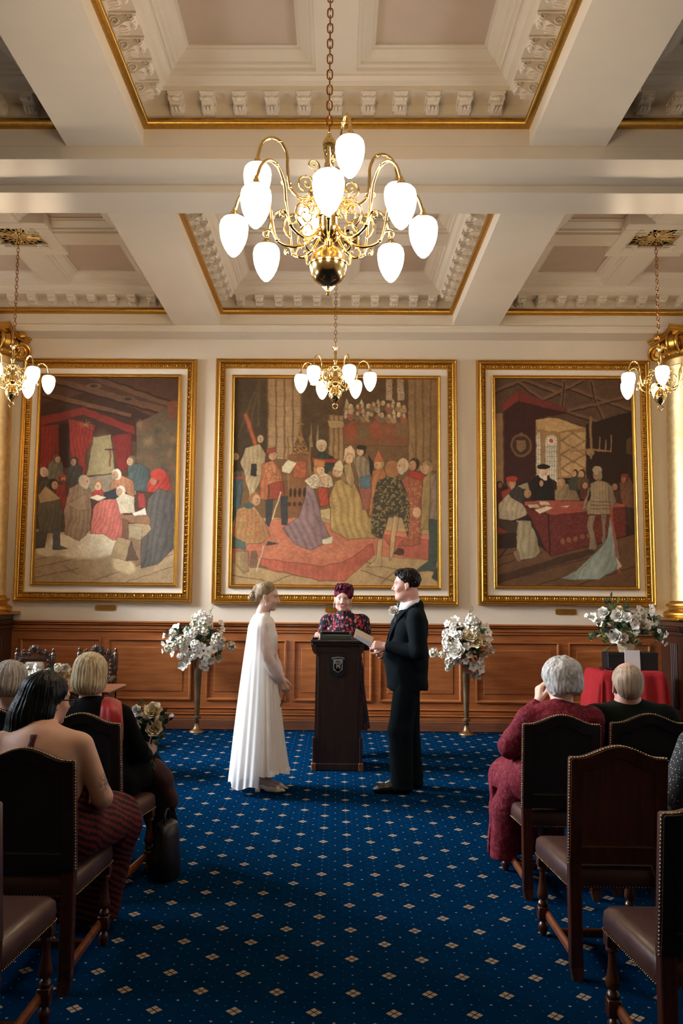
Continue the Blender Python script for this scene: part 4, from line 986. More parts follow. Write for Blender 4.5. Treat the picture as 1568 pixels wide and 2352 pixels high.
def big_chandelier():
    t = thing('chandelier', (-0.057, 4.38, 3.15), 'largest brass chandelier with twelve opal shades on two tiers, nearest the viewer', 'chandelier')
    b = MB().lathe([(0.0, 0.0), (0.008, 0.004), (0.011, 0.02), (0.008, 0.035), (0.012, 0.05), (0.042, 0.060), (0.07, 0.080), (0.090, 0.112), (0.099, 0.15), (0.099, 0.158), (0.103, 0.161), (0.103, 0.170), (0.099, 0.173), (0.093, 0.20), (0.073, 0.235), (0.045, 0.258), (0.03, 0.265), (0.028, 0.285), (0.04, 0.295), (0.06, 0.315), (0.072, 0.34), (0.074, 0.35), (0.055, 0.36), (0.05, 0.42), (0.058, 0.425), (0.058, 0.435), (0.035, 0.445), (0.024, 0.47), (0.022, 0.50), (0.035, 0.52), (0.05, 0.535), (0.05, 0.545), (0.035, 0.56), (0.033, 0.60), (0.04, 0.605), (0.04, 0.615), (0.02, 0.63), (0.016, 0.66), (0.028, 0.675), (0.028, 0.685), (0.024, 0.69), (0.025, 0.70), (0.022, 0.71), (0.026, 0.72), (0.02, 0.735), (0.03, 0.79), (0.034, 0.80), (0.032, 0.81), (0.036, 0.82), (0.036, 0.84), (0.025, 0.86), (0.014, 0.875), (0.01, 0.89), (0.0, 0.9)], 28)
    b.build('stem', M['brass'], t, smooth=50)
    sc = 1.15
    # lower tier
    path = [(0.045, 0.38), (0.10, 0.30), (0.18, 0.265), (0.27, 0.30), (0.30, 0.40), (0.315, 0.50), (0.36, 0.575), (0.42, 0.585), (0.47, 0.54), (0.495, 0.47), (0.50, 0.445)]
    scr = [scroll((0.17, 0.385), 0.075, 1.4, -1.2), scroll((0.12, 0.50), 0.05, -1.2, -2.0), scroll((0.13, 0.23), 0.05, 0.95, 2.0, -1), scroll((0.325, 0.33), 0.035, 0.8, 3.0, -1)]
    for k in range(8): arm(t, path, 0.50, 0.42, 0.076, 0.215, A0 + k * PI / 4 + R_(0.5), scr, sc)
    pathu = [(0.03, 0.58), (0.08, 0.53), (0.15, 0.51), (0.21, 0.56), (0.225, 0.66), (0.23, 0.74), (0.26, 0.80), (0.31, 0.82), (0.36, 0.79), (0.382, 0.72), (0.385, 0.69)]
    scru = [scroll((0.12, 0.60), 0.05, 1.3, -1.2), scroll((0.09, 0.70), 0.04, -1.1, -2.2), scroll((0.11, 0.49), 0.04, 0.9, 2.0, -1), scroll((0.24, 0.58), 0.03, 0.8, 3.0, -1)]
    for k in range(4): arm(t, pathu, 0.385, 0.66, 0.072, 0.205, A0 + R_(16) + k * PI / 2, scru, sc)
    chain(t, 0.895, 5.235 - 3.15, 0.056, 0.0042)
    MB().lathe([(0.0, 2.075), (0.012, 2.078), (0.02, 2.09), (0.05, 2.11), (0.07, 2.13), (0.0, 2.132)], 20).build('ceiling_rose', M['brass'], t, smooth=50)
big_chandelier()
# ------------------------------------------------------------------ camel-back leather chairs
def back_outline(w, zs, zc, z0, n=15):
    """closed (x, z) outline: up the left, over the camel top, down the right"""
    pts = [(-w, z0), (-w, z0 + 0.2), (-w, zs - 0.006), (-w + 0.006, zs)]
    for k in range(n + 1):
        u = -1 + 2 * k / n; x = u * (w - 0.03)
        z = zs + (zc - zs) * (0.5 + 0.5 * math.cos(PI * min(1, abs(u) * 1.04))) ** 0.85
        pts.append((x, z))
    pts += [(w - 0.006, zs), (w, zs - 0.006), (w, z0 + 0.2), (w, z0)]
    return pts
def lean(z): return -max(0, z - 0.44) * 0.125
def inset_outline(o, d, z0):
    c = len(o); out = []
    w = max(p[0] for p in o)
    for x, z in o:
        f = (w - d) / w
        nx = x * f; nz = z - d * (1.0 if z > 0.85 else 0)
        out.append((nx, max(nz, z0)))
    return out
def make_chair(label, group):
    t = thing('leather_chair', (0, 0, 0), label, 'chair', group)
    o = back_outline(0.205, 0.915, 0.965, 0.47)
    R = lambda pts, y: [(x, y + lean(z), z) for x, z in pts]
    i1 = inset_outline(o, 0.008, 0.47); i2 = inset_outline(o, 0.03, 0.48)
    MB().rings([R(i1, 0.0), R(o, 0.006), R(o, 0.038), R(i1, 0.052), R(i2, 0.066)], True, (True, True)).build('backrest', M['leather'], t, smooth=50)
    j0 = inset_outline(o, 0.004, 0.47); j1 = inset_outline(o, 0.056, 0.545)
    MB().rings([R(j0, 0.001), R(j0, -0.010), R(inset_outline(o, 0.052, 0.54), -0.010), R(j1, -0.004), R(j1, 0.004)], True).build('back_frame', M['chair_wood'], t, smooth=30)
    MB().rings([R(j1, -0.003), R(inset_outline(o, 0.07, 0.56), -0.0005), R(inset_outline(o, 0.1, 0.58), -0.003)], True, (False, True)).build('back_panel', M['chair_panel'], t, smooth=30)
    nb = MB()
    path = [p for p in o]; L = 0; last = None
    def nail(x, y, z): nb.ell((x, y, z), 0.0042, 6, 4)
    d = 0.0
    for (a, b) in zip(path[:-1], path[1:]):
        s = math.hypot(b[0] - a[0], b[1] - a[1])
        while d < s:
            x = a[0] + (b[0] - a[0]) * d / s; z = a[1] + (b[1] - a[1]) * d / s
            nail(x, 0.004 + lean(z), z); d += 0.0125
        d -= s
    nb.build('nail_trim', M['nail_brass'], t, smooth=180, recalc=False); nb = MB()
    # seat
    def srect(hw0, hw1, y0, y1, z, r=0.03, crown=0):
        pts = []
        for (sx, yy, a0, hw) in ((1, y0, -90, hw0), (1, y1, 0, hw1), (-1, y1, 90, hw1), (-1, y0, 180, hw0)):
            for a in (0, 30, 60, 90):
                cx = sx * (hw - r); cy = yy + (r if yy == y0 else -r)
                pts.append((cx + r * math.cos(R_(a0 + a)), cy + r * math.sin(R_(a0 + a)), z))
        return pts
    S = [srect(0.20, 0.228, 0.02, 0.50, 0.362), srect(0.204, 0.233, 0.016, 0.505, 0.368), srect(0.206, 0.236, 0.016, 0.508, 0.40), srect(0.202, 0.232, 0.02, 0.503, 0.435), srect(0.19, 0.22, 0.032, 0.49, 0.450), srect(0.15, 0.18, 0.08, 0.45, 0.459), srect(0.06, 0.08, 0.2, 0.34, 0.463)]
    MB().rings(S, True, (True, True)).build('seat', M['leather'], t, smooth=50)
    q = srect(0.206, 0.236, 0.013, 0.509, 0.369); q = np.array(q + [q[0]])
    d = 0.0
    for a, b in zip(q[:-1], q[1:]):
        s = np.linalg.norm(b - a)
        while d < s: nb.ell(a + (b - a) * d / s, 0.0034, 5, 4); d += 0.0135
        d -= s
    nb.build('seat_nail_trim', M['nail_brass'], t, smooth=180, recalc=False)
    for sx in (-1, 1):
        x = sx * 0.178
        MB().box(x - 0.026, x + 0.026, -0.012, 0.036, 0.05, 0.5, 0.004).rings([[(x + a * 0.026, 0.012 + b * 0.024, 0.052) for a, b in ((-1, -1), (1, -1), (1, 1), (-1, 1))], [(x + a * 0.019, -0.004 + b * 0.018, 0.0) for a, b in ((-1, -1), (1, -1), (1, 1), (-1, 1))]], True, (False, True)).build('leg', M['chair_wood'], t, smooth=20)
        l = MB(); x = sx * 0.205; y = 0.475
        l.box(x - 0.025, x + 0.025, y - 0.025, y + 0.025, 0.315, 0.365, 0.003)
        l.lathe([(0.02, 0.315), (0.024, 0.308), (0.024, 0.30), (0.014, 0.295), (0.013, 0.285), (0.017, 0.24), (0.024, 0.20), (0.027, 0.185), (0.024, 0.172), (0.013, 0.162), (0.02, 0.156), (0.024, 0.146), (0.02, 0.136), (0.013, 0.131)], 14, c=(x, y, 0))
        l.box(x - 0.024, x + 0.024, y - 0.024, y + 0.024, 0.07, 0.132, 0.003)
        l.lathe([(0.014, 0.07), (0.012, 0.062), (0.022, 0.05), (0.024, 0.035), (0.018, 0.015), (0.012, 0.0)], 14, c=(x, y, 0))
        l.build('leg', M['chair_wood'], t, smooth=40)
        MB().prism([(0.0, 0.085), (0.0, 0.105), (-sx * 0.008, 0.118), (-sx * 0.018, 0.118), (-sx * 0.026, 0.105), (-sx * 0.026, 0.085)], 0.03, 0.46, M=TM(sx * 0.20, 0, 0)).build('stretcher', M['stool_wood'], t, smooth=20)
    MB().box(-0.19, 0.19, 0.225, 0.255, 0.082, 0.116, 0.005).build('stretcher', M['chair_wood'], t, smooth=20)
    return t
G = 'nail-studded leather chairs with arched backs'
spots = [
    (1.190, 3.775, 0.0, 'empty leather chair with arched back and visible wooden back panel on the right side'),
    (1.200, 4.735, 0.0, 'leather chair with arched back holding the grey-haired woman in red lace'),
    (1.690, 4.815, 0.0, 'leather chair with arched back holding the balding man'),
    (1.222, 2.835, 0.0, 'empty leather chair at the lower right, nearest the viewer on that side'),
    (1.760, 3.775, 0.0, 'leather chair under the person in dotted clothing at the right edge'),
    (-1.250, 3.575, 0.0, 'leather chair holding the dark-haired woman with the arm tattoo'),
    (-1.315, 4.605, -6.0, 'leather chair holding the blonde woman with the bouquet'),
    (-1.895, 4.81, 0.0, 'leather chair at the left edge holding the grey-haired woman with pearls'),
    (-1.275, 2.855, 0.0, 'empty leather chair at the lower left corner with lit seat edge'),
]
proto = None
for (x, y, rz, lab) in spots:
    if proto is None: proto = make_chair(lab, G); o = proto
    else: o = copy_tree(proto)
    o.location = (x, y, 0); o.rotation_euler = (0, 0, R_(rz)); o['label'] = lab
    if o is not proto:          # the other chairs have dark leathercloth backs
        for ch in o.children:
            if ch.name.startswith('back_panel'): ch.data = dark_panel; ch['label'] = 'dark leathercloth panel'
            if ch.name.startswith('back_frame'): ch.data = dark_frame
    else:
        pn = [ch for ch in o.children if ch.name.startswith('back_panel')][0]; dark_panel = pn.data.copy(); dark_panel.materials[0] = M['black_card']
        pn = [ch for ch in o.children if ch.name.startswith('back_frame')][0]; dark_frame = pn.data.copy(); dark_frame.materials[0] = M['dark_wood']

# ------------------------------------------------------------------ carved chairs behind the signing table
def carved_chair(x, y, lab):
    t = thing('carved_armchair', (x, y, 0), lab, 'chair', 'carved high-backed chairs by the far wall')
    w = 0.20; H = 1.0
    for sx in (-1, 1):
        MB().lathe([(0.024, 0.0), (0.024, 0.44), (0.018, 0.47), (0.022, 0.5), (0.02, 0.62), (0.016, 0.74), (0.026, 0.76), (0.028, 0.79), (0.02, 0.81), (0.026, 0.83), (0.028, 0.90), (0.022, 0.915), (0.03, 0.925), (0.024, 0.935), (0.012, 0.95), (0.02, 0.965), (0.012, 0.985), (0.0, 0.995)], 14, c=(sx * w, 0, 0)).build('post', M['carved_wood'], t, smooth=50)
        MB().lathe([(0.022, 0), (0.022, 0.1), (0.014, 0.12), (0.024, 0.2), (0.016, 0.3), (0.024, 0.4), (0.024, 0.44)], 12, c=(sx * w, -0.44, 0)).build('leg', M['carved_wood'], t, smooth=50)
        MB().tube(spline([(sx * w, 0, 0.68), (sx * (w + 0.02), -0.15, 0.70), (sx * (w + 0.03), -0.34, 0.67), (sx * (w + 0.03), -0.42, 0.69)]), 0.02, 8).tube([(sx * (w + 0.02), -0.36, 0.45), (sx * (w + 0.03), -0.38, 0.67)], 0.016, 8).build('arm', M['carved_wood'], t, smooth=50)
    b = MB()
    b.frame(-w + 0.02, w - 0.02, 0.48, 0.90, [(0, -0.01), (0, 0.018), (0.018, 0.026), (0.04, 0.02), (0.05, 0.008), (0.05, -0.01)], 'xz', 0, -1)
    for s in (-1, 1):
        for k in range(9):
            b.ell((s * (w - 0.045), -0.022, 0.52 + k * 0.042), (0.017, 0.012, 0.024), 7, 5, rot=(0, 0.6 * s * (1 if k % 2 else -1), 0))
    b.build('back_frame', M['carved_wood'], t, smooth=50)
    MB().box(-0.105, 0.105, -0.03, 0.01, 0.53, 0.85, 0.02).build('back_pad', M['pale_upholstery'], t, smooth=40)
    c = MB()
    c.tube([(u * 0.165, -0.005, 0.895 + 0.05 * math.cos(u * 1.4)) for u in np.linspace(-1, 1, 11)], 0.014, 7)
    for k in range(9):           # shell fan in the middle
        a = R_(-70 + k * 17.5)
        c.tube([(0.012 * math.sin(a), -0.02, 0.925 + 0.012 * math.cos(a)), (0.055 * math.sin(a), -0.025, 0.945 + 0.055 * math.cos(a)), (0.078 * math.sin(a), -0.008, 0.945 + 0.078 * math.cos(a))], [0.006, 0.013, 0.008], 6)
    for s in (-1, 1):            # vine leaves either side
        for k in range(7):
            a = R_(-80 + k * 27); cx, cz = s * 0.112, 0.935
            c.ell((cx + s * 0.024 * math.cos(a), -0.01, cz + 0.026 * math.sin(a)), (0.024, 0.012, 0.011), 7, 5, rot=(0, -s * a if s > 0 else a, 0))
        c.ell((s * 0.112, -0.018, 0.935), 0.016, 8, 6)
        c.ell((s * 0.168, -0.01, 0.91), (0.014, 0.012, 0.02), 7, 5); c.ell((s * 0.06, -0.01, 0.92), (0.018, 0.012, 0.014), 7, 5)
    c.build('crest', M['carved_wood'], t, smooth=50)
    MB().box(-w - 0.01, w + 0.01, -0.46, 0.01, 0.40, 0.47, 0.012).build('seat', M['pale_upholstery'], t, smooth=30)
    for yy in (-0.44, 0.0): MB().tube([(-w, yy, 0.16), (w, yy, 0.16)], 0.014, 8).build('stretcher', M['carved_wood'], t)
    return t
p1 = at(82, 1481, 9.3); p2 = at(225, 1480, 9.3)
for p, lab in ((p1, 'carved oak chair with shell crest, the one nearer the left column'), (p2, 'carved oak chair with shell crest directly behind the blonde woman')):
    s_ = p[2] / 1.025
    o = carved_chair(p[0], 9.3, lab); o.scale = (0.98, 1, s_)

# signing table
t = thing('signing_table', (-2.66, 7.85, 0), 'dark wooden signing table in front of the two carved chairs', 'table')
T = lambda m: m
MB().box(-3.35 + 2.6, -1.90 + 2.6, -0.30, 0.30, 0.72, 0.75, 0.01).build('table_top', M['stool_wood'], t, smooth=30)
MB().box(-0.68, 0.62, -0.24, 0.24, 0.62, 0.72, 0.005).build('apron', M['chair_panel'], t, smooth=30)
for sx in (-1, 1):
    for sy in (-1, 1):
        x = -0.03 + sx * 0.62; MB().box(x - 0.03, x + 0.03, sy * 0.22 - 0.03, sy * 0.22 + 0.03, 0, 0.72, 0.005).build('leg', M['chair_panel'], t, smooth=30)

# ------------------------------------------------------------------ lectern
LX, LY = 0.015, 8.04
t = thing('lectern', (LX, LY, 0), 'dark wooden lectern with a shield plaque between the couple', 'lectern')
def taper(m, x0, x1, w0, y0, y1, z0, z1): pass
wb, wt = 0.215, 0.20
b = MB()
b.rings([[(-wb, 0, 0.06), (wb, 0, 0.06), (wb, 0.42, 0.06), (-wb, 0.42, 0.06)], [(-wt, 0.01, 1.14), (wt, 0.01, 1.14), (wt, 0.40, 1.14), (-wt, 0.40, 1.14)]], True, (True, True))
b.build('body', M['lectern_wood'], t, smooth=0)
f = MB()
f.frame(-wb + 0.03, wb - 0.03, 0.12, 1.08, [(0, 0), (0.002, 0.002), (0.012, 0.003), (0.02, -0.0)], 'xz', 0.004, -1)
for sx in (-1, 1): f.box(sx * wb - 0.014, sx * wb + 0.014, -0.012, 0.03, 0.06, 0.30, 0.004)
f.build('front_moulding', M['lectern_wood'], t, smooth=30)
MB().box(-wb - 0.012, wb + 0.012, -0.012, 0.43, 0.0, 0.065, 0.006).build('plinth', M['lectern_wood'], t, smooth=30)
for sx in (-1, 1): MB().box(sx * wb - 0.022, sx * wb + 0.022, -0.026, 0.02, 0.0, 0.07, 0.005).build('foot', M['stool_wood'], t, smooth=30)  # brighter wood on the feet: light reflected at the corners put into the colour
top = MB().box(-0.255, 0.255, -0.05, 0.44, 1.155, 1.182, 0.006).box(-0.235, 0.235, -0.03, 0.42, 1.135, 1.155, 0.004)
for sx in (-1, 1): top.prism([(sx * 0.25, 1.14), (sx * 0.20, 1.14), (sx * 0.20, 1.05), (sx * 0.215, 1.05), (sx * 0.235, 1.08)], -0.02, 0.02)
top.build('top', M['lectern_wood'], t, smooth=30)
def shield(cx, cz, w, h, n=8):
    P = [(cx - w, cz + h), (cx + w, cz + h), (cx + w, cz - h * 0.3)]
    for k in range(1, n): a = PI / 2 * k / n; P.append((cx + w * math.cos(a), cz - h * 0.3 - h * 0.7 * math.sin(a)))
    P.append((cx, cz - h)); Q = [(2 * cx - x, z) for x, z in P[2:-1]][::-1]
    return P + Q
zc = 0.945 + 0.0
sh = MB().prism(shield(0.0, zc, 0.073, 0.098), -0.016, -0.002).build('shield_plaque', M['shield_navy'], t, smooth=0)
e = MB()
e.prism([(-0.044, zc + 0.062), (0.044, zc + 0.062), (0.042, zc - 0.035), (0.0, zc - 0.062), (-0.042, zc - 0.035)], -0.020, -0.015)
e.prism([(-0.058, zc + 0.076), (0, zc + 0.084), (0.058, zc + 0.076), (0.058, zc + 0.058), (0.053, zc + 0.058), (0.053, zc + 0.068), (0, zc + 0.075), (-0.053, zc + 0.068), (-0.053, zc + 0.058), (-0.058, zc + 0.058)], -0.019, -0.015)
e.build('crest_field', M['shield_silver'], sh, smooth=0)
e = MB()   # castle between two supporters on dark ground
e.box(-0.034, -0.018, -0.0225, -0.0195, zc - 0.03, zc + 0.018); e.box(-0.018, 0.018, -0.0225, -0.0195, zc - 0.046, zc - 0.022)
e.prism([(0.02, zc - 0.03), (0.034, zc - 0.03), (0.03, zc - 0.01), (0.036, zc + 0.016), (0.03, zc + 0.028), (0.026, zc + 0.01), (0.018, zc + 0.0), (0.024, zc - 0.012)], -0.0225, -0.0195)
e.prism([(-0.03, zc - 0.036), (0.03, zc - 0.036), (0.0, zc - 0.052)], -0.0225, -0.0195)
e.box(-0.005, 0.005, -0.0245, -0.0195, zc - 0.024, zc - 0.008); e.box(-0.013, 0.013, -0.0225, -0.0195, zc + 0.014, zc + 0.020)
e.tube([(0.019 * math.cos(a), -0.021, zc + 0.028 + 0.02 * math.sin(a)) for a in np.linspace(0, PI, 10)], 0.002, 5)
e.tube([(-0.012, -0.021, zc + 0.044), (0.008, -0.021, zc + 0.028)], 0.0025, 5)
e.build('crest_figures', M['iron_dark'], sh, smooth=0)
# grey box lying on the lectern
t = thing('grey_box', (LX - 0.02, LY + 0.12, 1.182), 'low grey box with a dark recessed front lying on the lectern', 'box')
m = MB(); m.box(-0.15, 0.15, -0.08, 0.10, 0.0, 0.045, 0.006); m.box(-0.15, -0.128, -0.08, 0.10, 0.045, 0.072, 0.004); m.box(0.128, 0.15, -0.08, 0.10, 0.045, 0.072, 0.004)
m.build('case', M['grey_plastic'], t, smooth=30)
MB().box(-0.127, 0.127, -0.06, 0.09, 0.045, 0.07, 0.002).build('screen', M['black_plastic'], t, smooth=0)
t = tag(MB().box(-0.03, 0.03, -0.04, 0.04, 0, 0.02, 0.008).build('computer_mouse', M['black_plastic'], None, smooth=40), 'small dark mouse beside the grey box at the left of the lectern top', 'mouse')
t.location = (LX - 0.215, LY + 0.05, 1.182)

# ------------------------------------------------------------------ red-clothed table with box, card and flower pot
TX, TY, TZ = 3.15, 9.60, 0.81
t = thing('side_table', (TX, TY, 0), 'small square table hidden under the red cloth by the right column', 'table')
MB().box(-0.30, 0.30, -0.28, 0.28, TZ - 0.035, TZ - 0.006, 0.005).build('table_top', M['stool_wood'], t, smooth=20)
for sx in (-1, 1):
    for sy in (-1, 1): MB().box(sx * 0.26 - 0.02, sx * 0.26 + 0.02, sy * 0.24 - 0.02, sy * 0.24 + 0.02, 0, TZ - 0.035).build('leg', M['stool_wood'], t, smooth=0)
# cloth: square sheet, corners hanging lower
n = 56; V = []; S = 0.80
for j in range(n + 1):
    for i in range(n + 1):
        u = -S + 2 * S * i / n; v = -S + 2 * S * j / n
        hx, hy = 0.315, 0.295
        cx, cy = max(-hx, min(hx, u)), max(-hy, min(hy, v)); ox, oy = u - cx, v - cy
        d = math.hypot(ox, oy)
        if d < 1e-6: V.append((u, v, TZ + 0.002)); continue
        ang = math.atan2(oy, ox)
        fold = 0.018 * math.sin((cx + cy) * 34 + ang * 7) * min(1, d / 0.15)
        out = 0.025 + 0.10 * d + fold; edge = min(1, d / 0.03)
        V.append((cx + math.cos(ang) * out * edge, cy + math.sin(ang) * out * edge, TZ + 0.002 - (d * 0.97 if d > 0.02 else d * 0.5)))
F = [[j * (n + 1) + i, j * (n + 1) + i + 1, (j + 1) * (n + 1) + i + 1, (j + 1) * (n + 1) + i] for j in range(n) for i in range(n)]
o = MB().add(V, F).build('tablecloth', M['red_cloth'], None, smooth=180, recalc=False); o.location = (TX, TY, 0)
sm = o.modifiers.new('thickness', 'SOLIDIFY'); sm.thickness = 0.003
tag(o, 'bright red cloth draped over the table below the flower pot', 'tablecloth')
bx = thing('black_box', (3.215, 9.60, TZ + 0.003), 'long black box on the red cloth under the flower pot', 'box')
MB().box(-0.27, 0.27, -0.11, 0.11, 0, 0.185, 0.004).build('case', M['black_card'], bx, smooth=0)
MB().box(-0.272, 0.272, -0.112, 0.112, 0.15, 0.19, 0.004).build('lid', M['black_card'], bx, smooth=0)
cd = tag(MB().box(-0.082, 0.082, -0.004, 0.004, 0, 0.215).build('white_card', M['white_card'], None, smooth=0), 'plain white upright card in front of the black box', 'card')
cd.location = (3.205, 9.475, TZ + 0.003); cd.rotation_euler = (R_(-4), 0, 0)
ky = thing('spectacles', (2.90, 9.45, TZ + 0.006), 'folded dark spectacles lying on the corner of the red cloth', 'spectacles')
g = MB()
for sx in (-1, 1):
    g.tube([(sx * 0.033 + 0.026 * math.cos(a), 0, 0.02 + 0.019 * math.sin(a)) for a in np.linspace(0, 2 * PI, 15)[:-1]], 0.0025, 5, closed=True)
    g.tube([(sx * 0.06, 0, 0.025), (sx * 0.058, 0.02, 0.022), (-sx * 0.05, 0.03, 0.008)], 0.0025, 5)
g.tube([(-0.009, 0, 0.024), (0.009, 0, 0.024)], 0.002, 5)
g.build('rim', M['black_plastic'], ky, recalc=False)

# handbag standing by the blonde woman's chair
hb = thing('handbag', (-0.955, 5.02, 0), 'tall black leather handbag standing in the aisle by the blonde woman', 'handbag')
m = MB(); m.rings([[(x * sx_, y * sy_, z) for x, y in [(math.cos(a) * (1 if abs(math.cos(a)) < .7 else 1), math.sin(a)) for a in np.linspace(0, 2 * PI, 25)[:-1]]] for sx_, sy_, z in ((0.075, 0.12, 0.0), (0.082, 0.135, 0.02), (0.078, 0.135, 0.12), (0.068, 0.12, 0.24), (0.06, 0.10, 0.29), (0.045, 0.08, 0.30))], True, (True, True))
m.build('body', M['black_leather'], hb, smooth=60)
MB().tube(spline([(0, -0.07, 0.29), (0.0, -0.06, 0.345), (0, 0, 0.37), (0, 0.06, 0.345), (0, 0.07, 0.29)]), 0.006, 6).build('handle', M['black_leather'], hb, recalc=False)
# ------------------------------------------------------------------ flowers
def petal(w, l, cup, curl, nu=4, nv=5):
    """petal from origin growing along +y, cupping up; returns grid rings"""
    V = []
    for j in range(nv + 1):
        v = j / nv; ww = w * math.sin(PI * (0.12 + 0.80 * v)) ** 0.7
        for i in range(nu + 1):
            u = -1 + 2 * i / nu
            V.append((u * ww, l * v * (1 - 0.08 * u * u), cup * (v ** 1.5) + 0.25 * ww * u * u + curl * max(0, v - 0.7) ** 1.3 * -3))
    F = [[j * (nu + 1) + i, j * (nu + 1) + i + 1, (j + 1) * (nu + 1) + i + 1, (j + 1) * (nu + 1) + i] for j in range(nv) for i in range(nu)]
    return np.array(V), F
def mesh_of(mb, name, mat):
    o = mb.build(name, mat, None, smooth=180, recalc=False); me = o.data; bpy.data.objects.remove(o); return me
def rose_mesh(name, mat, seed=0):
    r = random.Random(seed); m = MB()
    for ring, (n, tilt, l, w, rad) in enumerate(((3, 82, 0.62, 0.30, 0.03), (5, 72, 0.72, 0.38, 0.10), (6, 58, 0.80, 0.46, 0.17), (7, 40, 0.86, 0.50, 0.22), (7, 20, 0.86, 0.50, 0.24))):
        for k in range(n):
            V, F = petal(w, l, 0.28, 0.16); a = 2 * PI * k / n + ring * 0.7 + r.uniform(-.15, .15)
            m.add(V, F, Euler((0, 0, a)).to_matrix().to_4x4() @ TM(0, rad, 0) @ Euler((R_(tilt + r.uniform(-6, 6)), 0, 0)).to_matrix().to_4x4())
    m.ell((0, 0, -0.08), (0.3, 0.3, 0.22), 10, 6)
    return mesh_of(m, name, mat)
def orchid_mesh(name, mats, n=5):
    m = MB()
    for k in range(n):
        V, F = petal(0.44, 0.95, 0.18, 0.12, 4, 4); m.add(V, F, Euler((0, 0, 2 * PI * k / n)).to_matrix().to_4x4() @ TM(0, 0.05, 0.02 * (k % 2)) @ Euler((R_(8 + 8 * (k % 2)), 0, 0)).to_matrix().to_4x4())
    m.cur = 1; m.ell((0, 0, 0.12), (0.14, 0.14, 0.14), 8, 5)
    for k in range(3): m.ell((0.1 * math.cos(k * 2.1), 0.1 * math.sin(k * 2.1), 0.2), 0.06, 6, 4)
    return mesh_of(m, name, mats)
def cluster_mesh(name, mats, seed, n=26):
    m = MB(); r = random.Random(seed)
    for k in range(n):
        z = 1 - 1.75 * k / n; a = k * 2.4; s = math.sqrt(max(0, 1 - z * z)); rr = 0.72 * r.uniform(0.85, 1.1)
        M0 = Vector((s * math.cos(a), s * math.sin(a), z)).to_track_quat('Z', 'Y').to_matrix().to_4x4()
        for q in range(4):
            V, F = petal(0.17, 0.34, 0.08, 0.05, 2, 3); m.add(V, F, Matrix.Translation(Vector((s * math.cos(a), s * math.sin(a), z)) * rr) @ M0 @ Euler((R_(r.uniform(10, 30)), 0, q * PI / 2 + r.uniform(-.3, .3)), 'XYZ').to_matrix().to_4x4())
    m.cur = 1; m.ell((0, 0, 0), 0.55, 8, 6)
    return mesh_of(m, name, mats)
ROSE = [rose_mesh('rose', M['petal_rose'], 1), rose_mesh('rose', M['petal_white'], 2), rose_mesh('rose', M['petal_cream'], 3)]
ORCH = orchid_mesh('blossom', [M['petal_white'], M['bud_green']])
CLUS = [cluster_mesh('flower_cluster', [M['petal_white'], M['petal_rose']], 3), cluster_mesh('flower_cluster', [M['petal_rose'], M['bud_green']], 5)]
def leaf(m, base, tip, w, bend=0.15, rr=random):
    b, t = np.array(base), np.array(tip); d = t - b; L = np.linalg.norm(d) + 1e-9; d /= L
    s = np.cross(d, (rr.uniform(-.5, .5), -1, rr.uniform(-.2, .6))); s /= np.linalg.norm(s) + 1e-9; u = np.cross(s, d)
    V = []
    for k in range(6):
        v = k / 5; ww = w * math.sin(PI * (0.06 + 0.9 * v)) ; c = b + d * L * v - u * bend * L * v * v
        V += [c - s * ww, c + u * ww * 0.25, c + s * ww]
    F = []
    for k in range(5):
        a = 3 * k; F += [(a, a + 1, a + 4, a + 3), (a + 1, a + 2, a + 5, a + 4)]
    m.add(V, F)
def bloom(parent, pos, size, kind, rr, name=None, face=None):
    me, nm = {'o': (ORCH, 'blossom'), 'c': (rr.choice(CLUS), 'flower_cluster'), 'w': (ROSE[1], 'rose'), 'r': (ROSE[0], 'rose'), 'k': (ROSE[2], 'rose')}[kind]
    o = bpy.data.objects.new(nm, me); COL.objects.link(o); o.parent = parent
    o.location = Vector(pos) - parent.location
    d = Vector(face) if face is not None else Vector((rr.uniform(-.6, .6), -1, rr.uniform(-.2, .8)))
    o.rotation_euler = (d.to_track_quat('Z', 'Y') @ Euler((0, 0, rr.uniform(0, 6))).to_quaternion()).to_euler()
    o.scale = (size,) * 3
    return o
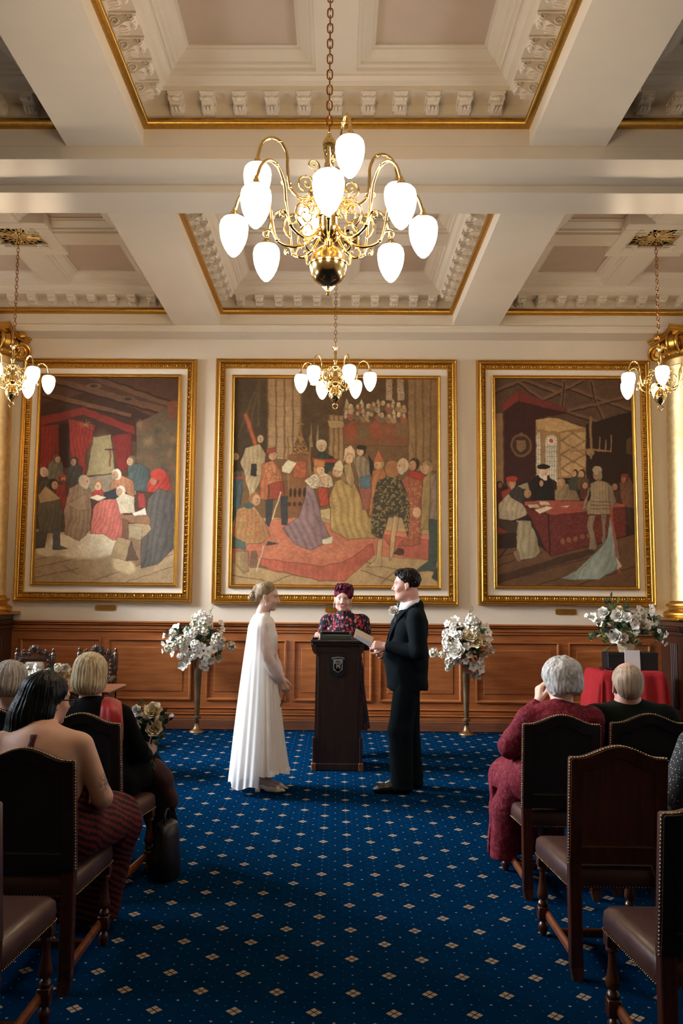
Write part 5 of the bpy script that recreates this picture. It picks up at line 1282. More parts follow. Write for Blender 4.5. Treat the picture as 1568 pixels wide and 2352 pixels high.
def arrangement(name, lab, cat, base, Y, crop, sc, flowers, leaves, sprigs=(), dep=0.12, grow=1.0, leafmats=('leaf_green', 'leaf_dark'), leafw=0.018, leafl=0.09, seed=1, grp=None):
    rr = random.Random(seed); t = thing(name, tuple(base), lab, cat, grp); B = np.array(base)
    ctr = at(crop[0] + np.mean([f[0] for f in flowers]) / sc, crop[1] + np.mean([f[1] for f in flowers]) / sc, Y)
    st = MB()
    for i, (cx, cy, kd, r) in enumerate(flowers):
        p = at(crop[0] + cx / sc, crop[1] + cy / sc, Y)
        off = np.hypot(*(p - ctr)[[0, 2]]); spread = 0.35
        dy = -dep * math.sqrt(max(0.0, 1 - (off / spread) ** 2)) * rr.uniform(0.4, 1.1) + rr.uniform(0, 0.02)
        q = at(crop[0] + cx / sc, crop[1] + cy / sc, Y + dy)
        size = r / sc / f_ * Y * {'c': 1.3, 'o': 1.3, 'r': 1.15, 'w': 1.15, 'k': 1.15}[kd] * grow
        bloom(t, q, size, kd, rr, face=((q - ctr)[0] * 1.6 + rr.uniform(-.25, .25), -0.55, (q - ctr)[2] * 1.6 + rr.uniform(-.15, .35)))
        mid = (q + B) / 2 + np.array([(q[0] - B[0]) * 0.1, 0.02, 0.06])
        st.tube(spline([B + np.array([(q[0] - B[0]) * 0.08, 0, -0.03]), mid, q + np.array([0, 0.01, -0.005])], 4), 0.0025, 5)
    for (cx, cy) in sprigs:
        q = at(crop[0] + cx / sc, crop[1] + cy / sc, Y); st.tube(spline([B, (q + B) / 2 + np.array([0, 0.02, 0.03]), q], 4), 0.002, 5)
        for k in range(9):
            u = q + (B - q) * 0.05 * k; st.ell(u + np.array([rr.uniform(-.012, .012), rr.uniform(-.01, .01), rr.uniform(-.008, .008)]), 0.005 + 0.0004 * k, 6, 4)
    st.build('stems', M['leaf_olive'], t, smooth=180, recalc=False, loc=tuple(base))
    for gi, lm in enumerate(leafmats):
        m = MB()
        for i, lf in enumerate(leaves):
            if i % len(leafmats) != gi: continue
            p = at(crop[0] + lf[0] / sc, crop[1] + lf[1] / sc, Y + rr.uniform(-dep * 0.6, dep * 0.3))
            for k in range(lf[2] if len(lf) > 2 else 5):
                b = p + np.array([rr.uniform(-.03, .03), rr.uniform(-.03, .03), rr.uniform(-.03, .03)])
                d = (p - B); d = d / (np.linalg.norm(d) + 1e-6) * 0.5 + np.array([rr.uniform(-1, 1), rr.uniform(-.8, .4), rr.uniform(-.8, .9)]); d /= np.linalg.norm(d)
                leaf(m, b, b + d * leafl * rr.uniform(0.6, 1.2), leafw * rr.uniform(0.7, 1.2), 0.2, rr)
            m.tube([B, (B + p) / 2 + np.array([0, 0.02, 0.03]), p], 0.002, 4)
        if m.V: m.build('foliage', M[lm], t, smooth=180, recalc=False, loc=tuple(base))
    return t
def tall_vase(x, y, lab, h):
    t = thing('trumpet_vase', (x, y, 0), lab, 'vase', 'tall bronze trumpet vases by the far wall')
    MB().lathe([(0.088, 0.0), (0.09, 0.012), (0.082, 0.024), (0.05, 0.038), (0.034, 0.06), (0.026, 0.10), (0.024, 0.125), (0.03, 0.13), (0.03, 0.138), (0.02, 0.142), (0.022, 0.155)], 28).build('foot', M['bronze_vase'], t, smooth=60)
    MB().lathe([(0.022, 0.155), (0.045, 0.162), (0.046, 0.185), (0.022, 0.192), (0.024, 0.205)], 28).build('knop', M['bronze_vase'], t, smooth=60)
    MB().lathe([(0.024, 0.205), (0.030, 0.25), (0.036, 0.45), (0.043, 0.64), (0.045, 0.645), (0.0475, 0.75), (0.056, 0.86), (0.066, h), (0.062, h), (0.052, 0.86), (0.04, 0.7), (0.0, 0.69)], 28).build('trumpet', M['bronze_vase'], t, smooth=60)
    return t
VH = 0.93
tall_vase(-1.61, 10.14, 'tall bronze trumpet vase holding white flowers, left of the bride', VH)
tall_vase(1.51, 10.18, 'tall bronze trumpet vase holding white flowers, right of the groom', VH)
arrangement('flower_arrangement', 'spray of white orchids and hydrangea in the trumpet vase left of the bride', 'flowers', (-1.61, 10.14, 0.90), 10.14, (370, 1380), 8.711,
    [(800, 330, 'c', 120), (880, 420, 'c', 110), (700, 470, 'c', 105), (780, 560, 'c', 100), (880, 600, 'c', 85), (960, 340, 'c', 70), (700, 350, 'c', 80), (960, 480, 'c', 70), (300, 560, 'o', 95), (250, 650, 'c', 85), (500, 600, 'o', 60), (520, 700, 'c', 75), (70, 700, 'o', 55), (50, 850, 'o', 50), (170, 800, 'o', 65), (40, 1000, 'o', 45), (140, 950, 'c', 70), (240, 1060, 'o', 60), (300, 760, 'c', 95), (420, 800, 'c', 95), (430, 900, 'c', 75), (540, 830, 'o', 75), (480, 970, 'o', 110), (580, 1080, 'o', 95), (520, 1200, 'o', 80), (430, 1290, 'o', 85), (380, 1110, 'c', 60), (680, 870, 'c', 85), (700, 970, 'c', 80), (760, 1050, 'o', 80), (820, 900, 'o', 70), (930, 1010, 'o', 90), (1050, 960, 'o', 75), (900, 1110, 'o', 70), (1190, 450, 'o', 60), (1220, 565, 'o', 60), (1160, 640, 'o', 60), (1100, 740, 'c', 90), (1190, 780, 'c', 80), (1080, 860, 'c', 85), (1200, 900, 'c', 75), (1400, 905, 'c', 88), (1140, 1130, 'k', 85), (980, 1180, 'w', 85), (870, 1220, 'o', 80), (820, 1310, 'o', 55), (900, 1340, 'o', 60), (630, 650, 'c', 85), (650, 1110, 'c', 60), (260, 900, 'c', 70), (1010, 870, 'o', 60)],
    [(760, 760, 7), (650, 830, 6), (850, 830, 7), (960, 700, 6), (330, 700, 5), (400, 620, 6), (310, 860, 5), (1080, 1060, 5), (1000, 640, 5), (700, 780, 6), (800, 700, 6), (1050, 650, 4), (900, 760, 5), (200, 700, 3), (560, 560, 3)], [(1030, 110), (990, 170), (850, 180), (770, 230), (380, 1370)], dep=0.14, seed=4)
arrangement('flower_arrangement', 'spray of white roses and orchids in the trumpet vase right of the groom', 'flowers', (1.51, 10.18, 0.90), 10.18, (970, 1370), 7.128,
    [(530, 380, 'o', 65), (410, 450, 'o', 55), (800, 390, 'c', 95), (870, 440, 'c', 80), (780, 320, 'c', 45), (500, 500, 'c', 60), (570, 480, 'o', 60), (680, 520, 'o', 70), (1040, 490, 'o', 50), (960, 500, 'o', 60), (1060, 590, 'o', 70), (1080, 690, 'o', 60), (970, 600, 'o', 75), (400, 610, 'c', 75), (500, 600, 'o', 70), (590, 640, 'w', 75), (790, 650, 'k', 105), (880, 760, 'k', 105), (980, 740, 'k', 105), (1090, 820, 'c', 45), (1150, 890, 'o', 38), (410, 740, 'c', 85), (430, 830, 'c', 85), (580, 910, 'w', 125), (470, 960, 'c', 70), (450, 1040, 'c', 75), (440, 1120, 'c', 55), (410, 1185, 'c', 38), (720, 820, 'o', 60), (760, 950, 'o', 55), (700, 1050, 'o', 55), (1020, 930, 'k', 65), (940, 1040, 'o', 60), (830, 1130, 'o', 80), (940, 1180, 'o', 80), (860, 1270, 'o', 70), (920, 1310, 'o', 50), (730, 1260, 'o', 45), (180, 920, 'c', 70), (315, 950, 'c', 50), (590, 1050, 'o', 60), (680, 600, 'c', 70), (850, 560, 'c', 70), (560, 760, 'o', 50)],
    [(520, 720, 5), (600, 760, 6), (700, 850, 7), (830, 840, 7), (950, 900, 6), (880, 960, 6), (650, 800, 6), (760, 1080, 5), (740, 900, 7), (640, 960, 4), (930, 520, 3), (620, 560, 3)], [(800, 140), (780, 220), (820, 180), (850, 1380)], dep=0.14, seed=5)
# woven pot and its flowers on the black box
pt = thing('flower_pot', (3.178, 9.60, 1.003), 'round woven pale pot on the black box', 'pot')
MB().lathe([(0.0, 0.0), (0.075, 0.0), (0.088, 0.03), (0.092, 0.08), (0.09, 0.09), (0.08, 0.085), (0.0, 0.08)], 28).build('woven_body', M['wicker'], pt, smooth=60)
arrangement('flower_arrangement', 'wide arrangement of white roses and greenery in the woven pot on the red-clothed table', 'flowers', (3.178, 9.60, 1.10), 9.60, (1340, 1370), 7.84,
    [(370, 300, 'w', 100), (620, 350, 'w', 115), (790, 390, 'w', 90), (590, 710, 'w', 125), (710, 740, 'w', 85), (935, 785, 'k', 55), (1040, 500, 'r', 100), (1120, 540, 'r', 75), (190, 370, 'o', 75), (300, 470, 'o', 65), (920, 510, 'o', 75), (920, 600, 'o', 75), (1040, 240, 'w', 42), (990, 312, 'w', 36), (945, 367, 'w', 34), (1070, 370, 'r', 50), (1210, 220, 'o', 75), (1120, 270, 'r', 50), (1460, 680, 'o', 60), (1350, 630, 'o', 45), (1400, 800, 'o', 55), (1470, 850, 'o', 45), (50, 345, 'o', 38), (960, 430, 'c', 70), (650, 230, 'k', 55), (1200, 300, 'o', 50), (980, 210, 'o', 45)],
    [(450, 450, 8), (380, 560, 8), (560, 500, 8), (700, 520, 8), (480, 620, 8), (330, 640, 7), (230, 680, 6), (800, 560, 7), (760, 650, 7), (860, 680, 7), (1000, 650, 8), (1150, 650, 8), (1250, 620, 7), (1300, 700, 7), (440, 800, 5), (940, 870, 5), (1220, 400, 6), (1300, 420, 6), (480, 60, 6), (470, 110, 6), (580, 170, 5), (720, 190, 6), (820, 300, 5), (190, 760, 4), (1400, 640, 4), (620, 560, 7), (540, 260, 4), (1380, 740, 5), (420, 380, 4), (880, 760, 5)], [(330, 1000), (380, 950), (1130, 980), (1290, 910)], dep=0.16, leafmats=('leaf_green', 'leaf_dark', 'leaf_olive'), leafw=0.016, leafl=0.075, seed=6)
arrangement('flower_arrangement', 'low posy of white roses and freesia on the signing table', 'flowers', (-2.45, 7.85, 0.755), 7.80, (0, 1460), 5.227,
    [(325, 370, 'o', 32), (430, 365, 'o', 32), (370, 460, 'o', 42), (440, 420, 'o', 36), (550, 435, 'o', 32), (500, 450, 'o', 30), (700, 380, 'c', 45), (780, 385, 'w', 52), (860, 440, 'k', 45), (800, 495, 'k', 45), (860, 565, 'k', 45), (670, 450, 'o', 28), (905, 700, 'c', 36), (620, 500, 'w', 45), (720, 540, 'w', 45), (400, 540, 'o', 35)],
    [(340, 420, 3), (600, 440, 4), (620, 430, 4), (690, 430, 3), (450, 500, 4), (560, 520, 4), (700, 500, 4), (400, 600, 4), (550, 600, 5), (780, 600, 4)], dep=0.08, leafw=0.012, leafl=0.05, seed=7)
# ------------------------------------------------------------------ smooth organic shapes (distance fields -> quads)
def v3(*a): return np.array(a, float)
_NG = np.random.RandomState(5).rand(32, 32, 32).astype(np.float32) * 2 - 1
def noise3(P, f):
    Q = P * f; I = np.floor(Q).astype(int); t = Q - I; t = t * t * (3 - 2 * t); out = 0
    for dx in (0, 1):
        for dy in (0, 1):
            for dz in (0, 1):
                w = (t[:, 0] if dx else 1 - t[:, 0]) * (t[:, 1] if dy else 1 - t[:, 1]) * (t[:, 2] if dz else 1 - t[:, 2])
                out = out + w * _NG[(I[:, 0] + dx) % 32, (I[:, 1] + dy) % 32, (I[:, 2] + dz) % 32]
    return out
class Sdf:
    def __init__(s): s.ops = []; s.M = None; s.disp = None; s.lo = np.full(3, 9e9); s.hi = np.full(3, -9e9)
    def frame(s, M=None): s.M = None if M is None else np.array(M); return s
    def _bb(s, c, r, sub=False):
        c = np.atleast_2d(np.asarray(c, float))
        if s.M is not None: c = c @ s.M[:3, :3].T + s.M[:3, 3]; r = r * np.linalg.norm(s.M[:3, 0])
        s.bb = (c.min(0) - r, c.max(0) + r)
        if not sub: s.lo = np.minimum(s.lo, s.bb[0]); s.hi = np.maximum(s.hi, s.bb[1])
    def cap(s, a, b, ra, rb=None, k=0.02, sub=False, flat=None):
        rb = ra if rb is None else rb; a = np.array(a, float); b = np.array(b, float)
        s._bb([a, b], max(ra, rb) * (1.3 if flat is None else 1.6), sub)
        s.ops.append(('cap', s.M, k, sub, (a, b, ra, rb, flat), s.bb)); return s
    def chain(s, pts, rad, k=0.02, **kw):
        for i in range(len(pts) - 1): s.cap(pts[i], pts[i + 1], rad[i], rad[i + 1], k, **kw)
        return s
    def ell(s, c, r, k=0.02, sub=False, rot=None):
        c = np.array(c, float); r = np.array([r] * 3 if np.isscalar(r) else r, float)
        s._bb([c], r.max(), sub)
        R = None if rot is None else np.array(Euler(rot).to_matrix())
        s.ops.append(('ell', s.M, k, sub, (c, r, R), s.bb)); return s
    def box(s, c, h, rd=0.01, k=0.02, sub=False, rot=None):
        c = np.array(c, float); h = np.array(h, float)
        s._bb([c], np.linalg.norm(h) + rd, sub)
        R = None if rot is None else np.array(Euler(rot).to_matrix())
        s.ops.append(('box', s.M, k, sub, (c, h, rd, R), s.bb)); return s
    def cut(s, f): s.ops.append(('cut', s.M, 0, True, (f,), None)); return s
    def __call__(s, P, cull=0.0):
        D = np.full(len(P), 1e3, np.float32)
        plo, phi = P.min(0), P.max(0)
        for typ, Mx, k, sub, a, bb in s.ops:
            if cull and bb is not None and (np.maximum(bb[0] - phi, plo - bb[1]).max() > k + cull): continue
            sc = 1.0; Q = P
            if Mx is not None:
                R = Mx[:3, :3]; sc = np.linalg.norm(R[:, 0]); Q = (P - Mx[:3, 3]) @ (R / sc) / sc
            if typ == 'cap':
                A, B, ra, rb, fl = a; ba = B - A; pa = Q - A
                if fl is not None:
                    ax, f = fl; ax = np.array(ax, float) / np.linalg.norm(ax); pa = pa + np.outer(pa @ ax, ax) * (1 / f - 1)
                t = np.clip(pa @ ba / max(ba @ ba, 1e-9), 0, 1)
                d = np.linalg.norm(pa - t[:, None] * ba, axis=1) - (ra + (rb - ra) * t)
                if fl is not None: d = d * min(1, (1 + fl[1]) / 2)
            elif typ == 'ell':
                c, r, R = a; q = Q - c
                if R is not None: q = q @ R
                k0 = np.linalg.norm(q / r, axis=1); k1 = np.linalg.norm(q / (r * r), axis=1); d = k0 * (k0 - 1) / np.maximum(k1, 1e-6)
            elif typ == 'box':
                c, h, rd, R = a; q = Q - c
                if R is not None: q = q @ R
                q = np.abs(q) - h; d = np.linalg.norm(np.maximum(q, 0), axis=1) + np.minimum(q.max(1), 0) - rd
            elif typ == 'cut': D = np.maximum(D, a[0](Q) * sc); continue
            d = d * sc; kk = k * sc
            if sub:
                h = np.clip(0.5 - 0.5 * (D + d) / kk, 0, 1); D = D * (1 - h) - d * h + kk * h * (1 - h)
            else:
                h = np.clip(0.5 + 0.5 * (d - D) / kk, 0, 1); D = d * (1 - h) + D * h - kk * h * (1 - h)
        if s.disp is not None: D = D + s.disp(P)
        return D.astype(np.float32)
def surface(S, h):
    pad = 3 * h + (0.03 if S.disp is not None else 0); lo = S.lo - pad; hi = S.hi + pad; f = 4
    n = (np.ceil((hi - lo) / h / f).astype(int) + 1)
    ax = [lo[i] + np.arange(n[i]) * h * f for i in range(3)]
    G = np.stack(np.meshgrid(*ax, indexing='ij'), -1).reshape(-1, 3)
    C = S(G).reshape(n)
    near = np.abs(C) < h * f * 2.1
    keep = near[:-1, :-1, :-1].copy()
    for a in (0, 1):
        for b in (0, 1):
            for c in (0, 1): keep |= near[a:n[0] - 1 + a, b:n[1] - 1 + b, c:n[2] - 1 + c]
    N = (n - 1) * f
    D = np.repeat(np.repeat(np.repeat(C[:-1, :-1, :-1], f, 0), f, 1), f, 2).astype(np.float32)
    K = np.repeat(np.repeat(np.repeat(keep, f, 0), f, 1), f, 2)
    idx = np.argwhere(K)
    key = ((idx[:, 0] // 16) * 4096 + idx[:, 1] // 16) * 4096 + idx[:, 2] // 16
    od = np.argsort(key, kind='stable'); idx = idx[od]; key = key[od]; cutp = np.flatnonzero(np.diff(key)) + 1
    for j in np.split(idx, cutp): D[j[:, 0], j[:, 1], j[:, 2]] = S(lo + j * h, h * f * 2.5 + 0.01)
    B = D < 0
    m = np.zeros(N - 1, np.int8)
    for a in (0, 1):
        for b in (0, 1):
            for c in (0, 1): m += B[a:N[0] - 1 + a, b:N[1] - 1 + b, c:N[2] - 1 + c]
    act = np.argwhere((m > 0) & (m < 8)); ind = np.full(N - 1, -1, np.int32)
    ind[act[:, 0], act[:, 1], act[:, 2]] = np.arange(len(act))
    sm = np.zeros((len(act), 3)); ct = np.zeros(len(act))
    cor = [(a, b, c) for a in (0, 1) for b in (0, 1) for c in (0, 1)]
    val = {c: D[act[:, 0] + c[0], act[:, 1] + c[1], act[:, 2] + c[2]] for c in cor}
    for c0 in cor:
        for x in range(3):
            if c0[x] == 0:
                c1 = list(c0); c1[x] = 1; c1 = tuple(c1); a, b = val[c0], val[c1]; q = (a < 0) != (b < 0)
                t = np.where(q, a / np.where(q, a - b, 1), 0); p = np.array(c0, float)[None] + np.zeros((len(act), 3)); p[:, x] += t
                sm[q] += p[q]; ct[q] += 1
    V = lo + (act + sm / ct[:, None]) * h
    F = []
    for x in range(3):
        y, z = (x + 1) % 3, (x + 2) % 3
        sl0 = [slice(None)] * 3; sl1 = [slice(None)] * 3; sl0[x] = slice(0, -1); sl1[x] = slice(1, None)
        E = B[tuple(sl0)] != B[tuple(sl1)]; e = np.argwhere(E)
        e = e[(e[:, y] > 0) & (e[:, z] > 0) & (e[:, y] < N[y] - 1) & (e[:, z] < N[z] - 1)]
        def g(dy, dz):
            q = e.copy(); q[:, y] -= dy; q[:, z] -= dz; return ind[q[:, 0], q[:, 1], q[:, 2]]
        quad = np.stack([g(1, 1), g(0, 1), g(0, 0), g(1, 0)], -1)
        ins = B[e[:, 0], e[:, 1], e[:, 2]]
        quad[~ins] = quad[~ins][:, ::-1]
        F.append(quad)
    F = np.concatenate(F); F = F[(F >= 0).all(1)]
    return V, F
def sdf_obj(name, S, h, mat, parent, colors=None, smooth=1):
    V, F = surface(S, h)
    for _ in range(smooth):     # light relaxation
        A = np.zeros_like(V); c = np.zeros(len(V))
        for i in range(4):
            np.add.at(A, F[:, i], V[F[:, (i + 1) % 4]]); np.add.at(c, F[:, i], 1)
            np.add.at(A, F[:, i], V[F[:, (i + 3) % 4]]); np.add.at(c, F[:, i], 1)
        V = V * 0.5 + 0.5 * A / np.maximum(c, 1)[:, None]
    col = None if colors is None else np.array(colors(V))
    off = np.array(parent.location) if parent is not None else np.zeros(3)
    return mesh_np(name, V - off, F, mat, parent, True, col)

# ------------------------------------------------------------------ anatomy
def head_matrix(c, face, up=(0, 0, 1), s=1.0):
    """head-local: +y out of the face, +z crown; face = direction looked at"""
    f = np.array(face, float); f /= np.linalg.norm(f); u = np.array(up, float)
    r = np.cross(f, u); r /= np.linalg.norm(r); u = np.cross(r, f)
    Mx = np.eye(4); Mx[:3, 0] = r * s; Mx[:3, 1] = f * s; Mx[:3, 2] = u * s; Mx[:3, 3] = c
    return Mx
def add_head(S, Mx, jaw=1.0, nose=1.0, cheek=1.0, ears=True, female=True):
    S.frame(Mx)
    S.ell((0, -0.012, 0.035), (0.073, 0.092, 0.082), 0.02)
    S.ell((0, 0.030, -0.02), (0.060, 0.062, 0.082), 0.025)
    S.ell((0, 0.022, -0.070), (0.050 * jaw, 0.056, 0.038), 0.025)
    S.ell((0, 0.070, -0.098), (0.020 * jaw, 0.016, 0.014), 0.022)
    S.cap((-0.030, 0.078, 0.022), (0.030, 0.078, 0.022), 0.010, 0.010, 0.02)
    for x in (-1, 1):
        S.ell((x * 0.034, 0.096, 0.002), (0.018, 0.016, 0.012), 0.014, sub=True)
        S.ell((x * 0.036, 0.062, -0.032), (0.020 * cheek, 0.018 * cheek, 0.018), 0.025)
        S.ell((x * 0.031, 0.073, 0.001), (0.0125, 0.0125, 0.0115), 0.004)
    S.cap((0, 0.086, 0.010), (0, 0.102 + 0.008 * nose, -0.030), 0.0075, 0.010 * nose, 0.008)
    for x in (-1, 1): S.ell((x * 0.011, 0.094, -0.034), (0.008, 0.009, 0.007), 0.006)
    S.cap((-0.016, 0.085, -0.060), (0.016, 0.085, -0.060), 0.0052, 0.0052, 0.006); S.cap((-0.014, 0.086, -0.069), (0.014, 0.086, -0.069), 0.0052, 0.0052, 0.006)
    S.cap((-0.022, 0.094, -0.0645), (0.022, 0.094, -0.0645), 0.0018, 0.0018, 0.003, sub=True)
    if ears:
        for x in (-1, 1):
            S.ell((x * 0.073, -0.008, -0.010), (0.008, 0.017, 0.027), 0.006, rot=(0.1, 0, x * 0.3)); S.ell((x * 0.083, -0.004, -0.004), (0.006, 0.011, 0.018), 0.005, sub=True); S.ell((x * 0.073, 0.0, -0.034), (0.007, 0.009, 0.01), 0.006)
    S.frame()
def paint_head(V, C, Mx, lip=(0.62, 0.30, 0.27), brow=(0.25, 0.16, 0.10), blush=0.5, eye=(0.25, 0.3, 0.3)):
    s = np.linalg.norm(Mx[:3, 0]); Q = (V - Mx[:3, 3]) @ (Mx[:3, :3] / s) / s
    x, y, z = Q[:, 0], Q[:, 1], Q[:, 2]; f = y > 0.04
    def mix(m, c): C[:] = C * (1 - m[:, None]) + np.array(c) * m[:, None]
    def blob(cx, cz, rx, rz, c, a=1.0, soft=0.5):
        d = np.sqrt(((np.abs(x) - cx) / rx) ** 2 + ((z - (7 * x * x if abs(cz + 0.0645) < 1e-6 else 0) - cz) / rz) ** 2); mix(np.clip((1 + soft - d) / soft, 0, 1) * f * a, c)
    blob(0.040, -0.035, 0.022, 0.02, (0.85, 0.45, 0.40), 0.35 * blush, 1.0)
    blob(0.0, -0.035, 0.012, 0.012, (0.85, 0.50, 0.45), 0.35 * blush, 1.0)
    blob(0.0, -0.0645, 0.026, 0.0058, lip, 0.8, 0.4)
    blob(0.0, -0.0645, 0.026, 0.0012, (0.25, 0.1, 0.1), 0.8, 0.5)
    bz = 0.021 - 0.25 * np.abs(np.abs(x) - 0.034)
    mix(np.clip(1.3 - np.abs(z - bz) / 0.0035, 0, 1) * (np.abs(np.abs(x) - 0.036) < 0.021) * f * 0.8, brow)
    blob(0.031, 0.001, 0.0135, 0.007, (0.30, 0.18, 0.13), 0.6, 0.5)
    blob(0.031, 0.001, 0.009, 0.0030, (0.60, 0.56, 0.52), 0.8, 0.4)
    blob(0.031, 0.001, 0.0042, 0.0038, eye, 0.95, 0.3); blob(0.031, 0.001, 0.002, 0.0022, (0.02, 0.02, 0.02), 1, 0.3)
    mix(np.clip(1.2 - np.abs(z - 0.0075) / 0.002, 0, 1) * (np.abs(np.abs(x) - 0.034) < 0.016) * f * 0.85, (0.08, 0.05, 0.04))
    for sx in (-1, 1):
        d = np.sqrt((x - sx * 0.009) ** 2 + (z + 0.041) ** 2); mix(np.clip(1.5 - d / 0.003, 0, 1) * f * 0.6, (0.3, 0.12, 0.1))
def add_hand(S, wrist, fwd, palm, curl=(30, 40, 30), thumb=1, s=1.0, spread=4, tcurl=25):
    """wrist point, fwd = towards fingers, palm = direction the palm faces, thumb = +1/-1 side"""
    f = np.array(fwd, float); f /= np.linalg.norm(f); p = np.array(palm, float); p -= f * (p @ f); p /= np.linalg.norm(p); r = np.cross(f, p) * thumb
    W = np.array(wrist, float)
    k = 0.010 * s
    for q, (o, ln) in enumerate(((0.026, 0.088), (0.009, 0.093), (-0.009, 0.088), (-0.025, 0.080))):
        S.cap(W + r * o * 0.55 * s, W + f * ln * s + r * o * s, 0.0135 * s, 0.0115 * s, 0.014 * s)
        d = f * math.cos(R_(spread * (1.3 - q) )) + r * math.sin(R_(spread * (1.3 - q))); b = W + f * ln * s + r * o * s; a = 0
        for j, (L, r0, r1) in enumerate(((0.042, 0.0095, 0.0088), (0.026, 0.0088, 0.008), (0.021, 0.008, 0.0065))):
            a += R_(curl[j] + q * 3); L *= (0.95, 1.05, 1.0, 0.82)[q] * s; dd = d * math.cos(a) + p * math.sin(a); e = b + dd * L
            S.cap(b, e, r0 * s, r1 * s, 0.004 * s); b = e
    b = W + f * 0.022 * s + r * 0.022 * s + p * 0.008 * s; a = R_(38)
    for j, (L, r0, r1) in enumerate(((0.046, 0.015, 0.0115), (0.032, 0.0112, 0.0095), (0.026, 0.0095, 0.0075))):
        dd = f * math.cos(a) + (r * math.cos(R_(tcurl)) + p * math.sin(R_(tcurl))) * math.sin(a); e = b + dd * L * s; S.cap(b, e, r0 * s, r1 * s, (0.012, 0.005, 0.004)[j] * s); b = e; a -= R_(16)
    S.cap(W - f * 0.03 * s, W + f * 0.01 * s, 0.021 * s, 0.020 * s, 0.015 * s)
painted('skin', 0.5, spec=0.35, sub=0.12, bump=0.04, bs=600)
painted('cloth_print', 0.8, spec=0.2, bump=0.15, bs=500)
SK = {'fair': (0.70, 0.44, 0.33), 'ruddy': (0.64, 0.34, 0.26), 'tan': (0.66, 0.38, 0.26), 'pale': (0.78, 0.50, 0.38)}
def skin_fn(base, Mx=None, extra=None, **kw):
    def f(V):
        C = np.tile(np.array(base, float), (len(V), 1)) * (1 + 0.05 * noise3(V, 40)[:, None] * np.array([0.3, 1, 1]))
        if Mx is not None: paint_head(V, C, Mx, **kw)
        if extra is not None: extra(V, C)
        return C
    return f
def grooves(Mx, n=40, amp=0.0022, swirl=2.0):
    """strand grooves running down from the crown"""
    def f(P):
        s = np.linalg.norm(Mx[:3, 0]); Q = (P - Mx[:3, 3]) @ (Mx[:3, :3] / s) / s
        a = np.arctan2(Q[:, 0], Q[:, 1] + 1e-6); nz = noise3(Q * np.array([1, 1, 0.25]), 22)
        return amp * (np.sin(a * n + nz * 4 + Q[:, 2] * swirl * 10) + 0.6 * np.sin(a * n * 0.37 + nz * 3 + 1)) + 0.0012 * noise3(Q * np.array([1, 1, 0.2]), 160)
    return f
def hair_mat(name, c1, c2, rough=0.45, sc=(1, 1, 0.12), fs=90):
    t = NT(name); a = t.noise(t.coord(scale=sc), fs, 4, 0.6); b = t.noise(t.coord(), 12, 2)
    f = t.math('ADD', t.math('MULTIPLY', a, 0.75), t.math('MULTIPLY', b, 0.25))
    t.link(t.ramp(f, [(0.32, s2l(c1)), (0.66, s2l(c2))]), t.b.inputs['Base Color']); t.set(Roughness=rough); t.b.inputs['Specular IOR Level'].default_value = 0.2
    t.bump(a, 0.5, 0.004); M[name] = t.m
# ------------------------------------------------------------------ people
hair_mat('hair_blonde_dark', '4A3C2C', 'B39A76'); hair_mat('hair_blonde', '8A744E', 'E2D2AE'); hair_mat('hair_black', '020303', '0C1418', 0.35)
hair_mat('hair_grey', '6E6864', 'C4BEB8'); hair_mat('hair_silver', '7E7C78', 'E0DCD6', 0.5, (1, 1, 0.5), 60); hair_mat('hair_red', '1A0610', '6A1230', 0.4, (1, 1, 0.5), 80)
hair_mat('hair_brown', '050302', '1A100A', 0.5, (1, 1, 1), 60); hair_mat('hair_thin_grey', '8A6E58', 'CDBBA4', 0.6)
plain('suit_cloth', '060E13', 0.85, var=0.15, vs=40, bump=0.12, bs=700, spec=0.12)
plain('tweed_cloth', '141A14', 0.95, var=0.3, vs=200, bump=0.2, bs=700, spec=0.15)
plain('black_cloth', '050607', 0.9, var=0.2, vs=40, bump=0.1, bs=500, spec=0.12)
plain('shirt_white', 'E4E2E6', 0.7, var=0.02)
plain('tie_green', '123A30', 0.5, var=0.15)
plain('satin_ivory', 'F4EDE3', 0.35, var=0.03, vs=12, sheen=0.3, bump=0.03, bs=300)
plain('shoe_ivory', 'E2D2BA', 0.4)
plain('shoe_black', '040404', 0.35, coat=0.1)
plain('shoe_red', 'A01020', 0.25, coat=0.4)
plain('scarf_red', 'A80C14', 0.45, var=0.15, vs=12, sheen=0.3)
plain('brown_skirt', '3A1410', 0.8, var=0.3, vs=30)
def sheer(name, col, a):
    t = NT(name); tr = t.node('ShaderNodeBsdfTransparent'); mx = t.node('ShaderNodeMixShader'); tl = t.node('ShaderNodeBsdfTranslucent'); tl.inputs[0].default_value = (*s2l(col), 1)
    m2 = t.node('ShaderNodeMixShader'); m2.inputs[0].default_value = 0.35
    t.b.inputs['Base Color'].default_value = (*s2l(col), 1); t.set(Roughness=0.6); t.b.inputs['Sheen Weight'].default_value = 0.3
    t.link(t.b.outputs[0], m2.inputs[1]); t.link(tl.outputs[0], m2.inputs[2])
    lw = t.node('ShaderNodeLayerWeight'); lw.inputs[0].default_value = 0.35
    t.link(t.math('ADD', t.math('MULTIPLY', lw.outputs['Facing'], 0.5), a), mx.inputs[0])
    t.link(tr.outputs[0], mx.inputs[1]); t.link(m2.outputs[0], mx.inputs[2]); t.link(mx.outputs[0], t.n['Material Output'].inputs[0]); M[name] = t.m
sheer('chiffon', 'FBF9F7', 0.78); sheer('chiffon_sleeve', 'F0E6E0', 0.50)
